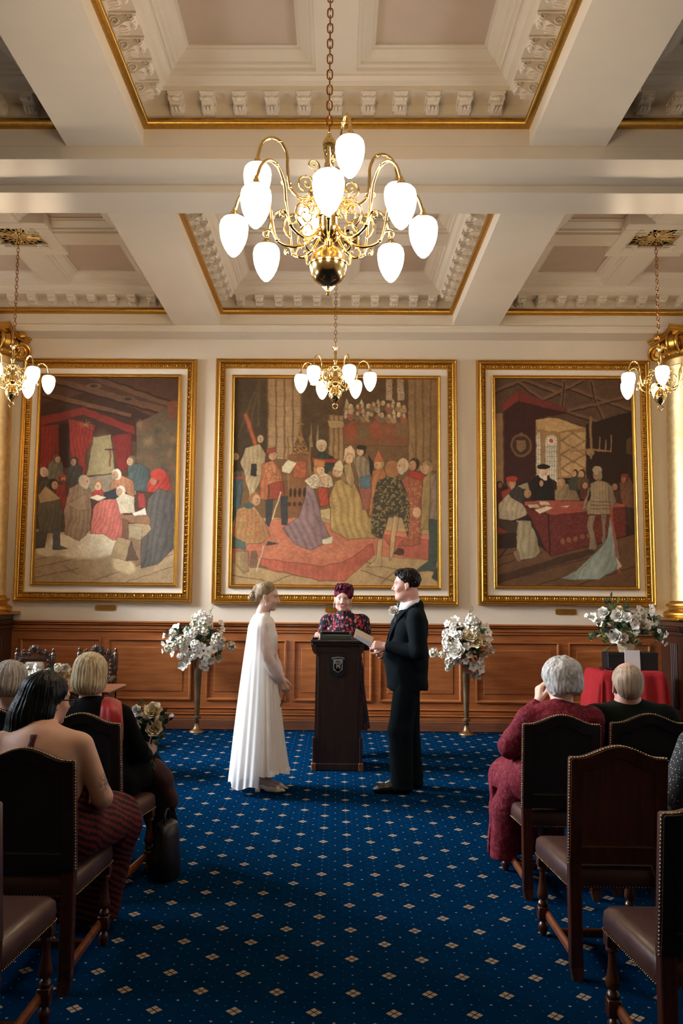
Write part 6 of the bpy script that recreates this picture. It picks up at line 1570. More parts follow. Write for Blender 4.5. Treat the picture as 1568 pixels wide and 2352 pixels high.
def dots_mat():
    t = NT('dotted_cloth'); v = t.node('ShaderNodeTexVoronoi'); v.inputs['Scale'].default_value = 88; v.inputs['Randomness'].default_value = 0.45
    t.link(t.coord(), v.inputs['Vector']); k = t.math('LESS_THAN', v.outputs['Distance'], 0.24)
    t.link(t.mix(k, s2l('2A2A2C'), s2l('B8B4AC')), t.b.inputs['Base Color']); t.set(Roughness=0.85); M['dotted_cloth'] = t.m
dots_mat()

# ================= bride, in right profile facing +x
bx_, by_ = -0.62, 7.46
br = thing('person', (bx_, by_, 0), 'woman in a long white caped dress standing left of the lectern, hair in a bun', 'person')
B = Sdf(); HB = head_matrix((-0.598, by_, 1.577), (1, -0.06, -0.14), s=1.0); add_head(B, HB, jaw=0.95, nose=1.15)
B.chain([(-0.612, by_, 1.52), (-0.635, by_, 1.44), (-0.64, by_, 1.36)], [0.052, 0.050, 0.07], 0.03)
B.ell((-0.625, by_, 1.27), (0.088, 0.14, 0.13), 0.04).ell((-0.585, by_ - 0.07, 1.245), 0.058, 0.04).ell((-0.585, by_ + 0.07, 1.245), 0.058, 0.04)
B.chain([(-0.615, by_, 1.25), (-0.605, by_, 1.09), (-0.625, by_, 0.93)], [0.09, 0.08, 0.115], 0.05)
B.cap((-0.638, by_ - 0.135, 1.340), (-0.638, by_ + 0.135, 1.340), 0.040, 0.040, 0.04)
for s_, e_ in ((-1, (-0.585, by_ - 0.205, 1.10)), (1, (-0.585, by_ + 0.205, 1.10))):
    B.chain([(-0.638, by_ + s_ * 0.152, 1.332), e_, (-0.475, by_ + s_ * 0.055, 0.905)], [0.046, 0.036, 0.025], 0.02)
    B.chain([(-0.625, by_ + s_ * 0.07, 0.93), (-0.61, by_ + s_ * 0.065, 0.50), (-0.63, by_ + s_ * 0.05, 0.10)], [0.085, 0.052, 0.034], 0.03)
add_hand(B, (-0.472, by_ - 0.052, 0.900), (0.45, 0.25, -0.85), (-0.3, 0.95, 0.1), (25, 35, 25), 1, 0.95)
add_hand(B, (-0.472, by_ + 0.052, 0.905), (0.45, -0.25, -0.85), (-0.3, -0.95, 0.1), (30, 45, 30), -1, 0.92)
for s_, tx in ((-1, -0.47), (1, -0.455)):
    y = by_ + s_ * 0.05; B.chain([(-0.635, y, 0.11), (-0.635, y, 0.085), (-0.56, y, 0.055), (tx, y, 0.025)], [0.034, 0.032, 0.03, 0.022], 0.02)
def stock(V, C):
    m = np.clip((0.35 - V[:, 2]) / 0.1, 0, 1)[:, None] * 0.55; C[:] = C * (1 - m) + np.array((0.30, 0.22, 0.24)) * m
body = sdf_obj('body', B, 0.0042, M['skin'], br, skin_fn(SK['fair'], HB, stock, lip=(0.60, 0.28, 0.25), brow=(0.30, 0.20, 0.12)))
# hair with bun
Hh = Sdf(); Hh.frame(HB)
Hh.ell((0, -0.018, 0.040), (0.079, 0.094, 0.085), 0.01).ell((0, -0.075, -0.02), (0.055, 0.035, 0.05), 0.03)
Hh.cut(lambda Q: Q[:, 1] - (0.020 + 0.85 * np.minimum(Q[:, 2], 0.09)))         # hairline: keep behind
Hh.cut(lambda Q: -(Q[:, 2] + 0.022 - 0.9 * (Q[:, 1] + 0.03)) * (Q[:, 1] > -0.03) - (Q[:, 2] + 0.055) * (Q[:, 1] <= -0.03))
Hh.ell((0, -0.118, -0.022), (0.045, 0.038, 0.045), 0.008).ell((0.012, -0.135, -0.035), (0.028, 0.026, 0.026), 0.01).ell((0, -0.100, 0.045), (0.040, 0.035, 0.040), 0.012).ell((0, -0.125, 0.01), (0.034, 0.026, 0.03), 0.01)
def gb(P):
    s = 1.0; Q = (P - HB[:3, 3]) @ HB[:3, :3]; r = np.hypot(Q[:, 1] + 0.118, Q[:, 2] + 0.02)
    bun = np.clip((-0.085 - Q[:, 1]) / 0.02, 0, 1)
    return (1 - bun) * (0.0018 * np.sin(Q[:, 2] * 420 + Q[:, 1] * 120 + noise3(Q, 30) * 3)) + bun * 0.0028 * np.sin(r * 420 + np.arctan2(Q[:, 2] + .02, Q[:, 1] + .118) * 3)
Hh.disp = gb
sdf_obj('hair', Hh, 0.003, M['hair_blonde_dark'], br)
er = MB(); e0 = HB @ np.array([0.082, 0.006, -0.042, 1]); er.ell(e0[:3], 0.004, 8, 6).tube([e0[:3], e0[:3] - v3(0, 0, 0.02)], 0.0012, 5).ell(e0[:3] - v3(0, 0, 0.028), (0.006, 0.006, 0.011), 8, 6)
er.build('earring', M['pearl'], br, loc=(bx_, by_, 0), recalc=False)
# dress: fitted bodice flowing into a pleated skirt
def dress_rings():
    R = []; n = 144
    prof = [(1.445, -0.625, 0.052, 0.055), (1.415, -0.63, 0.054, 0.06), (1.398, -0.632, 0.078, 0.135), (1.365, -0.63, 0.094, 0.185), (1.30, -0.622, 0.100, 0.16), (1.25, -0.612, 0.108, 0.152), (1.20, -0.606, 0.102, 0.142), (1.13, -0.604, 0.085, 0.120), (1.09, -0.606, 0.083, 0.116), (1.02, -0.615, 0.100, 0.138), (0.93, -0.622, 0.122, 0.162), (0.80, -0.624, 0.136, 0.176), (0.6, -0.626, 0.160, 0.196), (0.4, -0.628, 0.184, 0.214), (0.27, -0.630, 0.208, 0.230), (0.185, -0.632, 0.224, 0.242), (0.158, -0.632, 0.230, 0.247)]
    P = np.array(prof)
    for zi in np.concatenate([np.linspace(0, 16, 90)]):
        i = min(int(zi), 15); t = zi - i; q = P[i] * (1 - t) + P[i + 1] * t; z, cx, rx, ry = q; row = []
        f = np.clip((1.05 - z) / 0.9, 0, 1)
        for k in range(n):
            a = 2 * PI * k / n; w = f * (0.020 * math.sin(11 * a + 0.8 * math.sin(3 * a)) + 0.010 * math.sin(23 * a + 2) + 0.004 * math.sin(41 * a))
            if z < 0.19: w *= 1.35
            if math.cos(a) < 0.2: w = w * 0.35 - 0.012 * f
            row.append((cx + (rx + w) * math.cos(a), by_ + (ry + w) * math.sin(a), z + (0.012 * math.sin(6 * a) if zi > 15.5 else 0)))
        R.append(row)
    return R
MB().rings(dress_rings(), True).build('dress', M['satin_ivory'], br, smooth=180, recalc=False, loc=(bx_, by_, 0)).modifiers.new('hem', 'SOLIDIFY').thickness = 0.003
# sheer sleeves
for s_ in (-1, 1):
    sl = MB(); sl.tube(spline([(-0.637, by_ + s_ * 0.105, 1.362), (-0.634, by_ + s_ * 0.168, 1.29), (-0.605, by_ + s_ * 0.21, 1.17), (-0.578, by_ + s_ * 0.21, 1.09), (-0.54, by_ + s_ * 0.17, 1.02), (-0.50, by_ + s_ * 0.10, 0.94), (-0.474, by_ + s_ * 0.054, 0.895)], 5), np.array([0.040, 0.050, 0.056, 0.058, 0.059, 0.060] + [0.061] * 6 + [0.056] * 6 + [0.052] * 6 + [0.045] * 4 + [0.036] * 3)[:31] * (1 + 0.05 * np.sin(np.arange(31) * 1.9)), 18, cap=False)
    sl.build('sleeve', M['chiffon_sleeve'], br, smooth=180, recalc=False, loc=(bx_, by_, 0))
# chiffon cape from the shoulders to the floor
R = []; n = 120
for i in range(80):
    v = i / 79; z = 1.435 - v * 1.37; row = []
    for k in range(n + 1):
        u = -1 + 2 * k / n; a = PI + u * (R_(110) - 0.30 * v)
        rx = 0.106 + 0.148 * v ** 1.1 + 0.012 * math.sin(v * 3); ry = 0.224 + 0.05 * min(1, v * 4) + 0.012 * v
        q_ = min(1, v / 0.075) ** 0.55; rx *= 0.56 + 0.44 * q_; ry *= 0.28 + 0.72 * q_
        w = v ** 0.6 * (0.010 * math.sin(u * 17 + 1.2 * math.sin(u * 5)) + 0.006 * math.sin(u * 37))
        zz = z + (-0.035 * max(0, math.cos((u + 0.55) * 3.2)) + 0.02 * math.sin(u * 9)) * max(0, v - 0.85) / 0.15
        row.append((-0.632 - 0.004 + (rx + w) * math.cos(a) * 1.0, by_ + (ry + w) * math.sin(a), max(0.012, zz)))
    R.append(row)
MB().rings(R, False).build('cape', M['chiffon'], br, smooth=180, recalc=False, loc=(bx_, by_, 0))
for s_, hx, tx in ((-1, -0.655, -0.425), (1, -0.648, -0.405)):
    y = by_ + s_ * 0.05; S = Sdf()
    S.chain([(hx + 0.09, y, 0.035), (tx - 0.07, y, 0.024), (tx, y, 0.012)], [0.032, 0.030, 0.008], 0.02).cap((hx + 0.01, y, 0.075), (hx + 0.1, y, 0.035), 0.031, 0.030, 0.02).box((hx + 0.005, y, 0.035), (0.016, 0.017, 0.030), 0.004, 0.008)
    S.cap((hx + 0.02, y, 0.115), (hx + 0.14, y, 0.062), 0.031, 0.033, 0.006, sub=True); S.cut(lambda Q: -(Q[:, 2] - 0.001) * -1 if False else (0.001 - Q[:, 2]))
    sdf_obj('shoe', S, 0.004, M['shoe_ivory'], br)
rb = thing('wrist_strap', (-0.435, by_, 0.80), 'slim dark metallic strap hanging from the bride\'s clasped hands', 'strap')
q = MB(); q.tube(spline([(-0.43, by_ - 0.005, 0.83), (-0.437, by_ - 0.02, 0.79), (-0.455, by_ - 0.02, 0.73), (-0.482, by_ - 0.015, 0.66)], 5), 0.004, 6).tube(spline([(-0.43, by_ + 0.01, 0.83), (-0.43, by_ + 0.0, 0.78), (-0.45, by_, 0.72), (-0.475, by_ - 0.01, 0.665)], 5), 0.003, 6).ell((-0.43, by_ - 0.01, 0.815), (0.016, 0.012, 0.014), 8, 6)
q.build('band', M['chain_brass'], rb, loc=(-0.435, by_, 0.80), recalc=False)

br.location = (-0.60, 7.20, 0); br.scale = (0.965, 0.965, 1)      # a little nearer, same build
rb.location = (-0.60 + (-0.435 + 0.62) * 0.965, 7.20, 0.80); rb.scale = (0.965, 0.965, 1)

# ================= groom, facing -x
gx, gy = 0.59, 7.27
gr = thing('person', (gx, gy, 0), 'man in a dark suit with a white buttonhole rose, standing in profile holding a card', 'person')
B = Sdf(); HG = head_matrix((0.587, gy, 1.684), (-1, 0.16, -0.05), s=1.10); add_head(B, HG, jaw=1.22, nose=0.95, cheek=1.25)
B.chain([(0.615, gy, 1.60), (0.635, gy, 1.50), (0.64, gy, 1.42)], [0.071, 0.066, 0.07], 0.03).ell((0.545, gy, 1.575), (0.05, 0.05, 0.03), 0.03)
B.ell((0.60, gy, 1.28), (0.13, 0.18, 0.2), 0.05).ell((0.57, gy, 1.05), (0.15, 0.17, 0.17), 0.05).ell((0.59, gy, 0.90), (0.13, 0.16, 0.13), 0.05)
B.cap((0.64, gy - 0.18, 1.42), (0.64, gy + 0.18, 1.42), 0.06, 0.06, 0.05)
EL = [(0.655, gy - 0.275, 1.14), (0.65, gy + 0.275, 1.14)]; WR = [(0.415, gy - 0.155, 1.178), (0.43, gy + 0.08, 1.13)]
for s_, e_, w_ in ((-1, EL[0], WR[0]), (1, EL[1], WR[1])):
    B.chain([(0.645, gy + s_ * 0.215, 1.40), e_, w_], [0.055, 0.045, 0.030], 0.02)
LG = [((0.58, gy - 0.09, 0.90), (0.53, gy - 0.10, 0.50), (0.535, gy - 0.11, 0.09)), ((0.60, gy + 0.09, 0.90), (0.60, gy + 0.10, 0.50), (0.64, gy + 0.11, 0.09))]
for l in LG: B.chain(l, [0.10, 0.065, 0.045], 0.03)
add_hand(B, WR[0], (-0.93, 0.25, 0.10), (-0.1, 0.95, -0.35), (28, 40, 25), 1, 1.08, 5)
add_hand(B, WR[1], (-0.85, -0.35, -0.30), (-0.1, -0.75, 0.65), (50, 55, 30), -1, 1.05, 5)
sdf_obj('body', B, 0.0042, M['skin'], gr, skin_fn(SK['ruddy'], HG, None, lip=(0.62, 0.28, 0.25), brow=(0.30, 0.20, 0.15), blush=0.9))
Hh = Sdf(); Hh.frame(HG); Hh.ell((0, -0.016, 0.042), (0.079, 0.096, 0.086), 0.01).ell((0, 0.045, 0.095), (0.052, 0.045, 0.028), 0.02)
Hh.cut(lambda Q: Q[:, 1] - np.where(Q[:, 2] > 0.066, 0.096, 0.012 + 0.75 * np.maximum(Q[:, 2], 0)))
Hh.cut(lambda Q: -0.022 + 0.6 * (Q[:, 1] + 0.02) - Q[:, 2])
Hh.disp = lambda P: 0.0035 * noise3(P, 110) + 0.005 * noise3(P, 55)
sdf_obj('hair', Hh, 0.0032, M['hair_brown'], gr)
# shirt collar and tie
S = Sdf(); S.cap((0.565, gy, 1.50), (0.555, gy, 1.38), 0.045, 0.055, 0.02)
R = []
for tz in (0, 0.5, 1):
    R.append([(0.622 - 0.010 * tz + 0.083 * math.cos(a), gy + 0.080 * math.sin(a), 1.468 * (1 - tz) + tz * (1.548 + 0.30 * 0.083 * math.cos(a) - (0.03 if math.cos(a) < -0.97 else 0))) for a in np.linspace(0, 2 * PI, 49)[:-1]])
MB().rings(R, True).build('shirt_collar', M['shirt_white'], gr, smooth=180, recalc=False, loc=(gx, gy, 0)).modifiers.new('thick', 'SOLIDIFY').thickness = 0.004
sdf_obj('shirt', S, 0.0035, M['shirt_white'], gr)
MB().tube(spline([(0.535, gy, 1.52), (0.518, gy, 1.49), (0.505, gy, 1.43), (0.49, gy, 1.33)], 4), [0.018, 0.02, 0.016, 0.014, 0.015, 0.016, 0.018, 0.02, 0.021, 0.022, 0.023, 0.024, 0.025], 10, flat=1.6).build('tie', M['tie_green'], gr, smooth=180, loc=(gx, gy, 0))
# jacket
J = Sdf()
J.ell((0.605, gy, 1.30), (0.158, 0.205, 0.20), 0.06).ell((0.575, gy, 1.10), (0.180, 0.195, 0.20), 0.06).chain([(0.585, gy, 1.1), (0.592, gy, 0.86)], [0.175, 0.172], 0.05, flat=((0, 1, 0), 1.12))
J.cap((0.645, gy - 0.175, 1.425), (0.645, gy + 0.175, 1.425), 0.068, 0.068, 0.05).cap((0.655, gy, 1.50), (0.635, gy, 1.40), 0.075, 0.13, 0.03)
for s_, e_, w_ in ((-1, EL[0], WR[0]), (1, EL[1], WR[1])):
    e_ = np.array(e_); w_ = np.array(w_); J.chain([(0.645, gy + s_ * 0.225, 1.40), tuple(e_), tuple(w_ + (e_ - w_) * 0.06)], [0.078, 0.064, 0.047], 0.022)
J.cut(lambda Q: -(Q[:, 2] - (0.815 + 0.05 * np.clip((0.46 - Q[:, 0]) / 0.06, 0, 2) ** 2)))
J.cap((0.60, gy, 1.66), (0.617, gy, 1.50), 0.083, 0.086, 0.008, sub=True); J.cap((0.51, gy, 1.55), (0.435, gy, 1.33), 0.040, 0.010, 0.012, sub=True)
for w_, e_ in zip(WR, EL):
    d = np.array(w_) - np.array(e_); d /= np.linalg.norm(d); J.cap(tuple(np.array(w_) - d * 0.03), tuple(np.array(w_) + d * 0.12), 0.032, 0.045, 0.004, sub=True)
J.disp = lambda P: 0.004 * noise3(P * np.array([1, 1, 0.6]), 14) + 0.0025 * np.sin(P[:, 2] * 46 + P[:, 0] * 30 + 4 * noise3(P, 6)) * np.clip((1.3 - P[:, 2]) * 3, 0, 1)
sdf_obj('jacket', J, 0.006, M['suit_cloth'], gr)
lp = MB()
for s_ in (-1,):
    lp.tube(spline([(0.665, gy + s_ * 0.075, 1.53), (0.60, gy + s_ * 0.11, 1.49), (0.52, gy + s_ * 0.125, 1.42), (0.455, gy + s_ * 0.10, 1.30), (0.415, gy + s_ * 0.055, 1.16)], 5), 0.02, 8, flat=0.35)
    lp.tube(spline([(0.665, gy - s_ * 0.075, 1.53), (0.60, gy - s_ * 0.11, 1.49), (0.52, gy - s_ * 0.125, 1.42), (0.455, gy - s_ * 0.10, 1.30), (0.415, gy - s_ * 0.055, 1.16)], 5), 0.02, 8, flat=0.35)
lp.build('lapel', M['suit_cloth'], gr, smooth=180, loc=(gx, gy, 0))
T_ = Sdf()
for l in LG: T_.chain([l[0], l[1], (l[2][0] + 0.005, l[2][1], 0.03)], [0.104, 0.100, 0.088], 0.03)
T_.ell((0.59, gy, 0.90), (0.145, 0.165, 0.12), 0.04); T_.cut(lambda Q: -(Q[:, 2] - 0.035)); T_.disp = lambda P: 0.005 * noise3(P * np.array([1, 1, 0.5]), 16) + 0.003 * np.sin(P[:, 2] * 60 + 5 * noise3(P, 7)) * np.clip((0.3 - P[:, 2]) * 4, 0, 1)
sdf_obj('trousers', T_, 0.007, M['suit_cloth'], gr)
for (ax, y) in ((0.535, gy - 0.11), (0.64, gy + 0.11)):
    S = Sdf(); S.chain([(ax + 0.05, y, 0.045), (ax - 0.06, y, 0.045), (ax - 0.17, y, 0.032), (ax - 0.205, y, 0.026)], [0.046, 0.046, 0.042, 0.030], 0.02).cap((ax + 0.02, y, 0.08), (ax - 0.05, y, 0.06), 0.044, 0.04, 0.02); S.cut(lambda Q: (0.001 - Q[:, 2]))
    sdf_obj('shoe', S, 0.005, M['shoe_black'], gr)
# buttonhole rose
bh = thing('buttonhole_rose', tuple(at(905, 1405, 7.13)), 'cream rose buttonhole pinned on the groom\'s lapel', 'flower')
rr_ = random.Random(2); o = bloom(bh, tuple(bh.location), 0.048, 'w', rr_, face=(-0.35, -0.9, 0.4))
MB().tube(spline([tuple(bh.location), tuple(Vector(bh.location) + Vector((0.012, 0.01, -0.05))), tuple(Vector(bh.location) + Vector((0.008, 0.015, -0.085)))], 4), 0.004, 6).build('stem', M['leaf_olive'], bh, recalc=False, loc=tuple(bh.location))
# card in his hands
cp = [at(817, 1443, 7.20), at(811.5, 1463.5, 7.14), at(851, 1487, 7.10), at(858, 1464, 7.18)]
cd = thing('ceremony_card', tuple(cp[2]), 'folded cream and pale blue card held open by the groom', 'card')
def sheet(P, th=0.0012):
    P = [np.array(p) for p in P]; nrm = np.cross(P[1] - P[0], P[3] - P[0]); nrm /= np.linalg.norm(nrm)
    return [tuple(p) for p in P] + [tuple(p + nrm * th) for p in P], [(0, 1, 2, 3), (7, 6, 5, 4), (0, 4, 5, 1), (1, 5, 6, 2), (2, 6, 7, 3), (3, 7, 4, 0)]
V, F = sheet(cp); MB().add(V, F).build('cream_page', M['cream_card'], cd, smooth=0, loc=tuple(cp[2]))
mid = lambda a, b, t: a * (1 - t) + b * t
bp = [mid(cp[0], cp[1], 0.62) + v3(0.02, -0.012, -0.008), cp[1] + v3(0.005, -0.012, 0.002), cp[2] + v3(0, -0.012, 0), mid(cp[3], cp[2], 0.55) + v3(0, -0.012, 0)]
V, F = sheet(bp); MB().add(V, F).build('blue_page', M['blue_card'], cd, smooth=0, loc=tuple(cp[2]))

# ================= celebrant behind the lectern, facing the viewer
cx_, cy_ = 0.085, 8.78
ce_ = thing('person', (cx_, cy_, 0), 'smiling woman with spiky dark red hair and floral dress behind the lectern', 'person')
B = Sdf(); HC = head_matrix((0.063, cy_ - 0.03, 1.556), (-0.05, -1, -0.03), (0.06, 0, 1), s=1.10); add_head(B, HC, jaw=1.25, nose=1.0, cheek=1.35)
B.chain([(0.066, cy_ + 0.01, 1.48), (0.08, cy_ + 0.02, 1.40)], [0.058, 0.065], 0.03).ell((0.085, cy_, 1.22), (0.17, 0.12, 0.17), 0.05).ell((0.085, cy_, 0.98), (0.16, 0.13, 0.16), 0.05)
B.cap((0.085 - 0.16, cy_, 1.345), (0.085 + 0.16, cy_, 1.345), 0.05, 0.05, 0.04)
EC = [(-0.165, cy_ + 0.02, 1.09), (0.305, cy_ + 0.02, 1.10)]; WC = [(-0.185, cy_ - 0.24, 1.205), (0.265, cy_ - 0.22, 1.19)]
for k_, s_ in ((0, -1), (1, 1)):
    B.chain([(0.085 + s_ * 0.18, cy_, 1.335), EC[k_], WC[k_]], [0.048, 0.038, 0.026], 0.02)
    B.chain([(0.085 + s_ * 0.09, cy_, 0.9), (0.085 + s_ * 0.09, cy_, 0.48), (0.085 + s_ * 0.09, cy_, 0.08), (0.085 + s_ * 0.1, cy_ - 0.13, 0.03)], [0.09, 0.055, 0.038, 0.03], 0.03)
    add_hand(B, WC[k_], (0.1 * -s_, -1, 0.0), (0, 0, -1), (12, 15, 10), -s_, 0.95, 5)
sdf_obj('body', B, 0.0042, M['skin'], ce_, skin_fn((0.62, 0.35, 0.26), HC, None, lip=(0.55, 0.16, 0.18), brow=(0.12, 0.07, 0.06), eye=(0.2, 0.25, 0.3), blush=0.7))
Hh = Sdf(); Hh.frame(HC); Hh.ell((0, -0.012, 0.052), (0.086, 0.096, 0.082), 0.01).ell((-0.012, 0.030, 0.104), (0.070, 0.055, 0.040), 0.02).ell((-0.066, 0.050, 0.060), (0.030, 0.032, 0.055), 0.02).ell((0.040, 0.03, 0.095), (0.040, 0.045, 0.035), 0.02)
Hh.ell((-0.0, 0.10, -0.018), (0.053, 0.07, 0.082), 0.01, sub=True); Hh.cut(lambda Q: -(Q[:, 2] + 0.045 - 0.5 * np.maximum(0, Q[:, 1]))); Hh.cut(lambda Q: (Q[:, 1] - 0.088))
def spk(P):
    Q = (P - HC[:3, 3]) @ (HC[:3, :3] / 1.10); top = np.clip((Q[:, 2] - 0.06) / 0.05, 0.15, 1)
    return top * (0.015 * noise3(Q * np.array([1, 1, 0.40]), 70) + 0.006 * noise3(Q * np.array([1, 1, 0.4]), 130))
Hh.disp = spk; sdf_obj('hair', Hh, 0.003, M['hair_red'], ce_)
for s_ in (-1, 1):
    e0 = (HC @ np.array([s_ * 0.080, 0.004, -0.045, 1]))[:3]; q = MB()
    for j in range(5): q.ell(e0 - v3(0, 0, 0.011 * j), (0.0045, 0.003, 0.005), 6, 5)
    q.build('earring', M['silver'], ce_, loc=(cx_, cy_, 0), recalc=False)
D_ = Sdf(); D_.ell((0.085, cy_, 1.22), (0.195, 0.14, 0.18), 0.05).chain([(0.085, cy_, 1.1), (0.085, cy_, 0.85), (0.085, cy_, 0.25)], [0.15, 0.16, 0.235], 0.05, flat=((1, 0, 0), 1.08))
D_.cap((0.085 - 0.165, cy_, 1.345), (0.085 + 0.165, cy_, 1.345), 0.062, 0.062, 0.04).cap((0.075, cy_ + 0.01, 1.43), (0.085, cy_, 1.36), 0.070, 0.09, 0.03)
for k_, s_ in ((0, -1), (1, 1)): D_.chain([(0.085 + s_ * 0.185, cy_, 1.33), EC[k_], tuple(np.array(WC[k_]) * 0.9 + np.array(EC[k_]) * 0.1)], [0.066, 0.060, 0.042], 0.02)
D_.cut(lambda Q: -(Q[:, 2] - 0.275)); D_.cut(lambda Q: Q[:, 2] - 1.445)
D_.disp = lambda P: 0.006 * np.sin(np.arctan2(P[:, 1] - cy_, P[:, 0] - cx_) * 16 + noise3(P, 5) * 3) * np.clip((1.32 - P[:, 2]) * 2, 0.1, 1) + 0.003 * noise3(P, 30)
def floral(V):
    C = np.tile(np.array((0.010, 0.012, 0.018)), (len(V), 1)); up = np.clip((V[:, 2] - 0.75) / 0.3, 0.12, 1)
    a = noise3(V * np.array([1, 1, 0.6]), 66) + 0.25 * noise3(V, 90); b = noise3(V + 7.3, 26); c = noise3(V * np.array([1, 1, 0.5]) + 3.1, 85)
    m = np.clip((a - 0.28) * 9, 0, 1) * up; C = C * (1 - m[:, None]) + np.where(b[:, None] > -0.2, np.array((0.50, 0.015, 0.03)), np.array((0.30, 0.07, 0.10))) * m[:, None]
    m = np.clip((c - 0.42) * 9, 0, 1) * (V[:, 2] > 0.9); return C * (1 - m[:, None]) + np.array((0.50, 0.20, 0.22)) * m[:, None]
sdf_obj('dress', D_, 0.005, M['cloth_print'], ce_, floral)
for s_ in (-1, 1):
    S = Sdf(); y = cy_; x = 0.085 + s_ * 0.09; S.chain([(x, y + 0.02, 0.04), (x, y - 0.1, 0.03), (x, y - 0.18, 0.02)], [0.04, 0.038, 0.02], 0.02).cut(lambda Q: (0.001 - Q[:, 2])); sdf_obj('shoe', S, 0.006, M['shoe_black'], ce_)
# ------------------------------------------------------------------ seated guests, all facing the far wall
def seated(label, x, yb, head, face, skin, sh=0.19, shz=0.93, girth=1.0, arms=None, legs=None, up=(0, 0, 1), hs=1.0, h=0.0052, neck=0.055, extra=None, lean=0.0, hands=(), tw=0.0):
    """x, yb = middle and rear line of the chair; returns person, body, head matrix and joints"""
    p = thing('person', (x, yb + 0.2, 0), label, 'person')
    B = Sdf(); HM = head_matrix(head, face, up, hs); add_head(B, HM, jaw=1.05)
    hd = np.array(head); cy = yb + 0.16
    ch = np.array([x + (hd[0] - x) * 0.55, cy + lean * 0.6, shz - 0.10]); pel = np.array([x, yb + 0.19, 0.575])
    nb = np.array([x + (hd[0] - x) * 0.75, cy + lean, shz + 0.015])
    ax = np.array([math.cos(tw), math.sin(tw), 0])
    B.chain([hd + (HM[:3, 1] * -0.015 - HM[:3, 2] * 0.07), nb], [neck, neck * 1.12], 0.03)
    B.ell(ch, (sh * 0.80 * girth, 0.115 * girth, 0.17), 0.05).ell((ch + pel) / 2, (sh * 0.74 * girth, 0.115 * girth, 0.15), 0.05).ell(pel, (sh * 0.92 * girth, 0.135, 0.11), 0.05)
    S_ = [nb - ax * (sh - 0.02) - v3(0, 0, 0.035), nb + ax * (sh - 0.02) - v3(0, 0, 0.035)]
    B.cap(S_[0] * 0.85 + nb * 0.15, S_[1] * 0.85 + nb * 0.15, 0.052, 0.052, 0.05)
    J = {'sh': S_, 'pel': pel, 'ch': ch, 'nb': nb, 'HM': HM, 'ax': ax}
    arms = arms or [[(x - sh - 0.05, yb + 0.16, 0.70), (x - 0.10, yb + 0.42, 0.62)], [(x + sh + 0.05, yb + 0.16, 0.70), (x + 0.10, yb + 0.42, 0.62)]]
    legs = legs or [[(x - 0.10, yb + 0.60, 0.50), (x - 0.10, yb + 0.58, 0.08)], [(x + 0.10, yb + 0.60, 0.50), (x + 0.10, yb + 0.58, 0.08)]]
    J['arms'] = arms; J['legs'] = legs
    for i in (0, 1):
        e, w = arms[i]; B.chain([S_[i], e, w], [0.050, 0.042, 0.027], 0.02)
        k, a = legs[i]; hx = pel + v3((-0.09, 0.09)[i], 0.02, -0.02); B.chain([hx, k, a], [0.085, 0.058, 0.036], 0.03)
        a_ = np.array(a); fd = np.array(J.get('fd', (0, 1, 0)))
        B.chain([a_ - v3(0, 0, 0.03), a_ + v3(0, 0.13, -0.05)], [0.034, 0.026], 0.02)
        hd_ = hands[i] if i < len(hands) and hands[i] else (np.array(w) - np.array(e), (0, 0, -1), (30, 35, 20))
        add_hand(B, w, hd_[0], hd_[1], hd_[2], -1 if i == 0 else 1, 0.95)
    def low(V, C):
        if extra is not None: extra(V, C)
        m = (np.clip((0.45 - V[:, 2]) / 0.03, 0, 1) * 0.93)[:, None]; C[:] = C * (1 - m) + np.array((0.01, 0.01, 0.012)) * m     # dark tights
    body = sdf_obj('body', B, h, M['skin'], p, skin_fn(SK[skin], HM, low))
    return p, body, J
def garment(p, name, J, mat, h=0.0075, colors=None, sleeve=(1, 1), skirt=None, top=None, grow=0.016, girth=1.0, sh=0.19, disp=None, neckr=0.068, trouser=False, cutf=None, sl_r=1.0):
    G = Sdf(); ch, pel, nb, ax = J['ch'], J['pel'], J['nb'], J['ax']
    G.ell(ch, (sh * 0.80 * girth + grow, 0.115 * girth + grow, 0.17 + grow), 0.05).ell((ch + pel) / 2, (sh * 0.76 * girth + grow, 0.12 * girth + grow, 0.16), 0.05).ell(pel, (sh * 0.95 * girth + grow, 0.14 + grow, 0.11), 0.05)
    S_ = J['sh']
    if sleeve[0] or sleeve[1]: G.cap(S_[0] * 0.9 + nb * 0.1, S_[1] * 0.9 + nb * 0.1, 0.052 + grow, 0.052 + grow, 0.05).cap(nb + v3(0, -0.01, 0.015), nb - v3(0, 0, 0.05), neckr, neckr + 0.03, 0.03)
    for i in (0, 1):
        if not sleeve[i]: continue
        e, w = [np.array(q) for q in J['arms'][i]]; G.chain([S_[i], e, w * 0.88 + e * 0.12], [0.066 * sl_r, 0.058 * sl_r, 0.040 * sl_r], 0.022)
    if cutf is not None: G.cut(cutf)
    G.disp = disp if disp is not None else (lambda P: 0.004 * noise3(P * np.array([1, 1, 0.6]), 16))
    return sdf_obj(name, G, h, M[mat], p, colors)
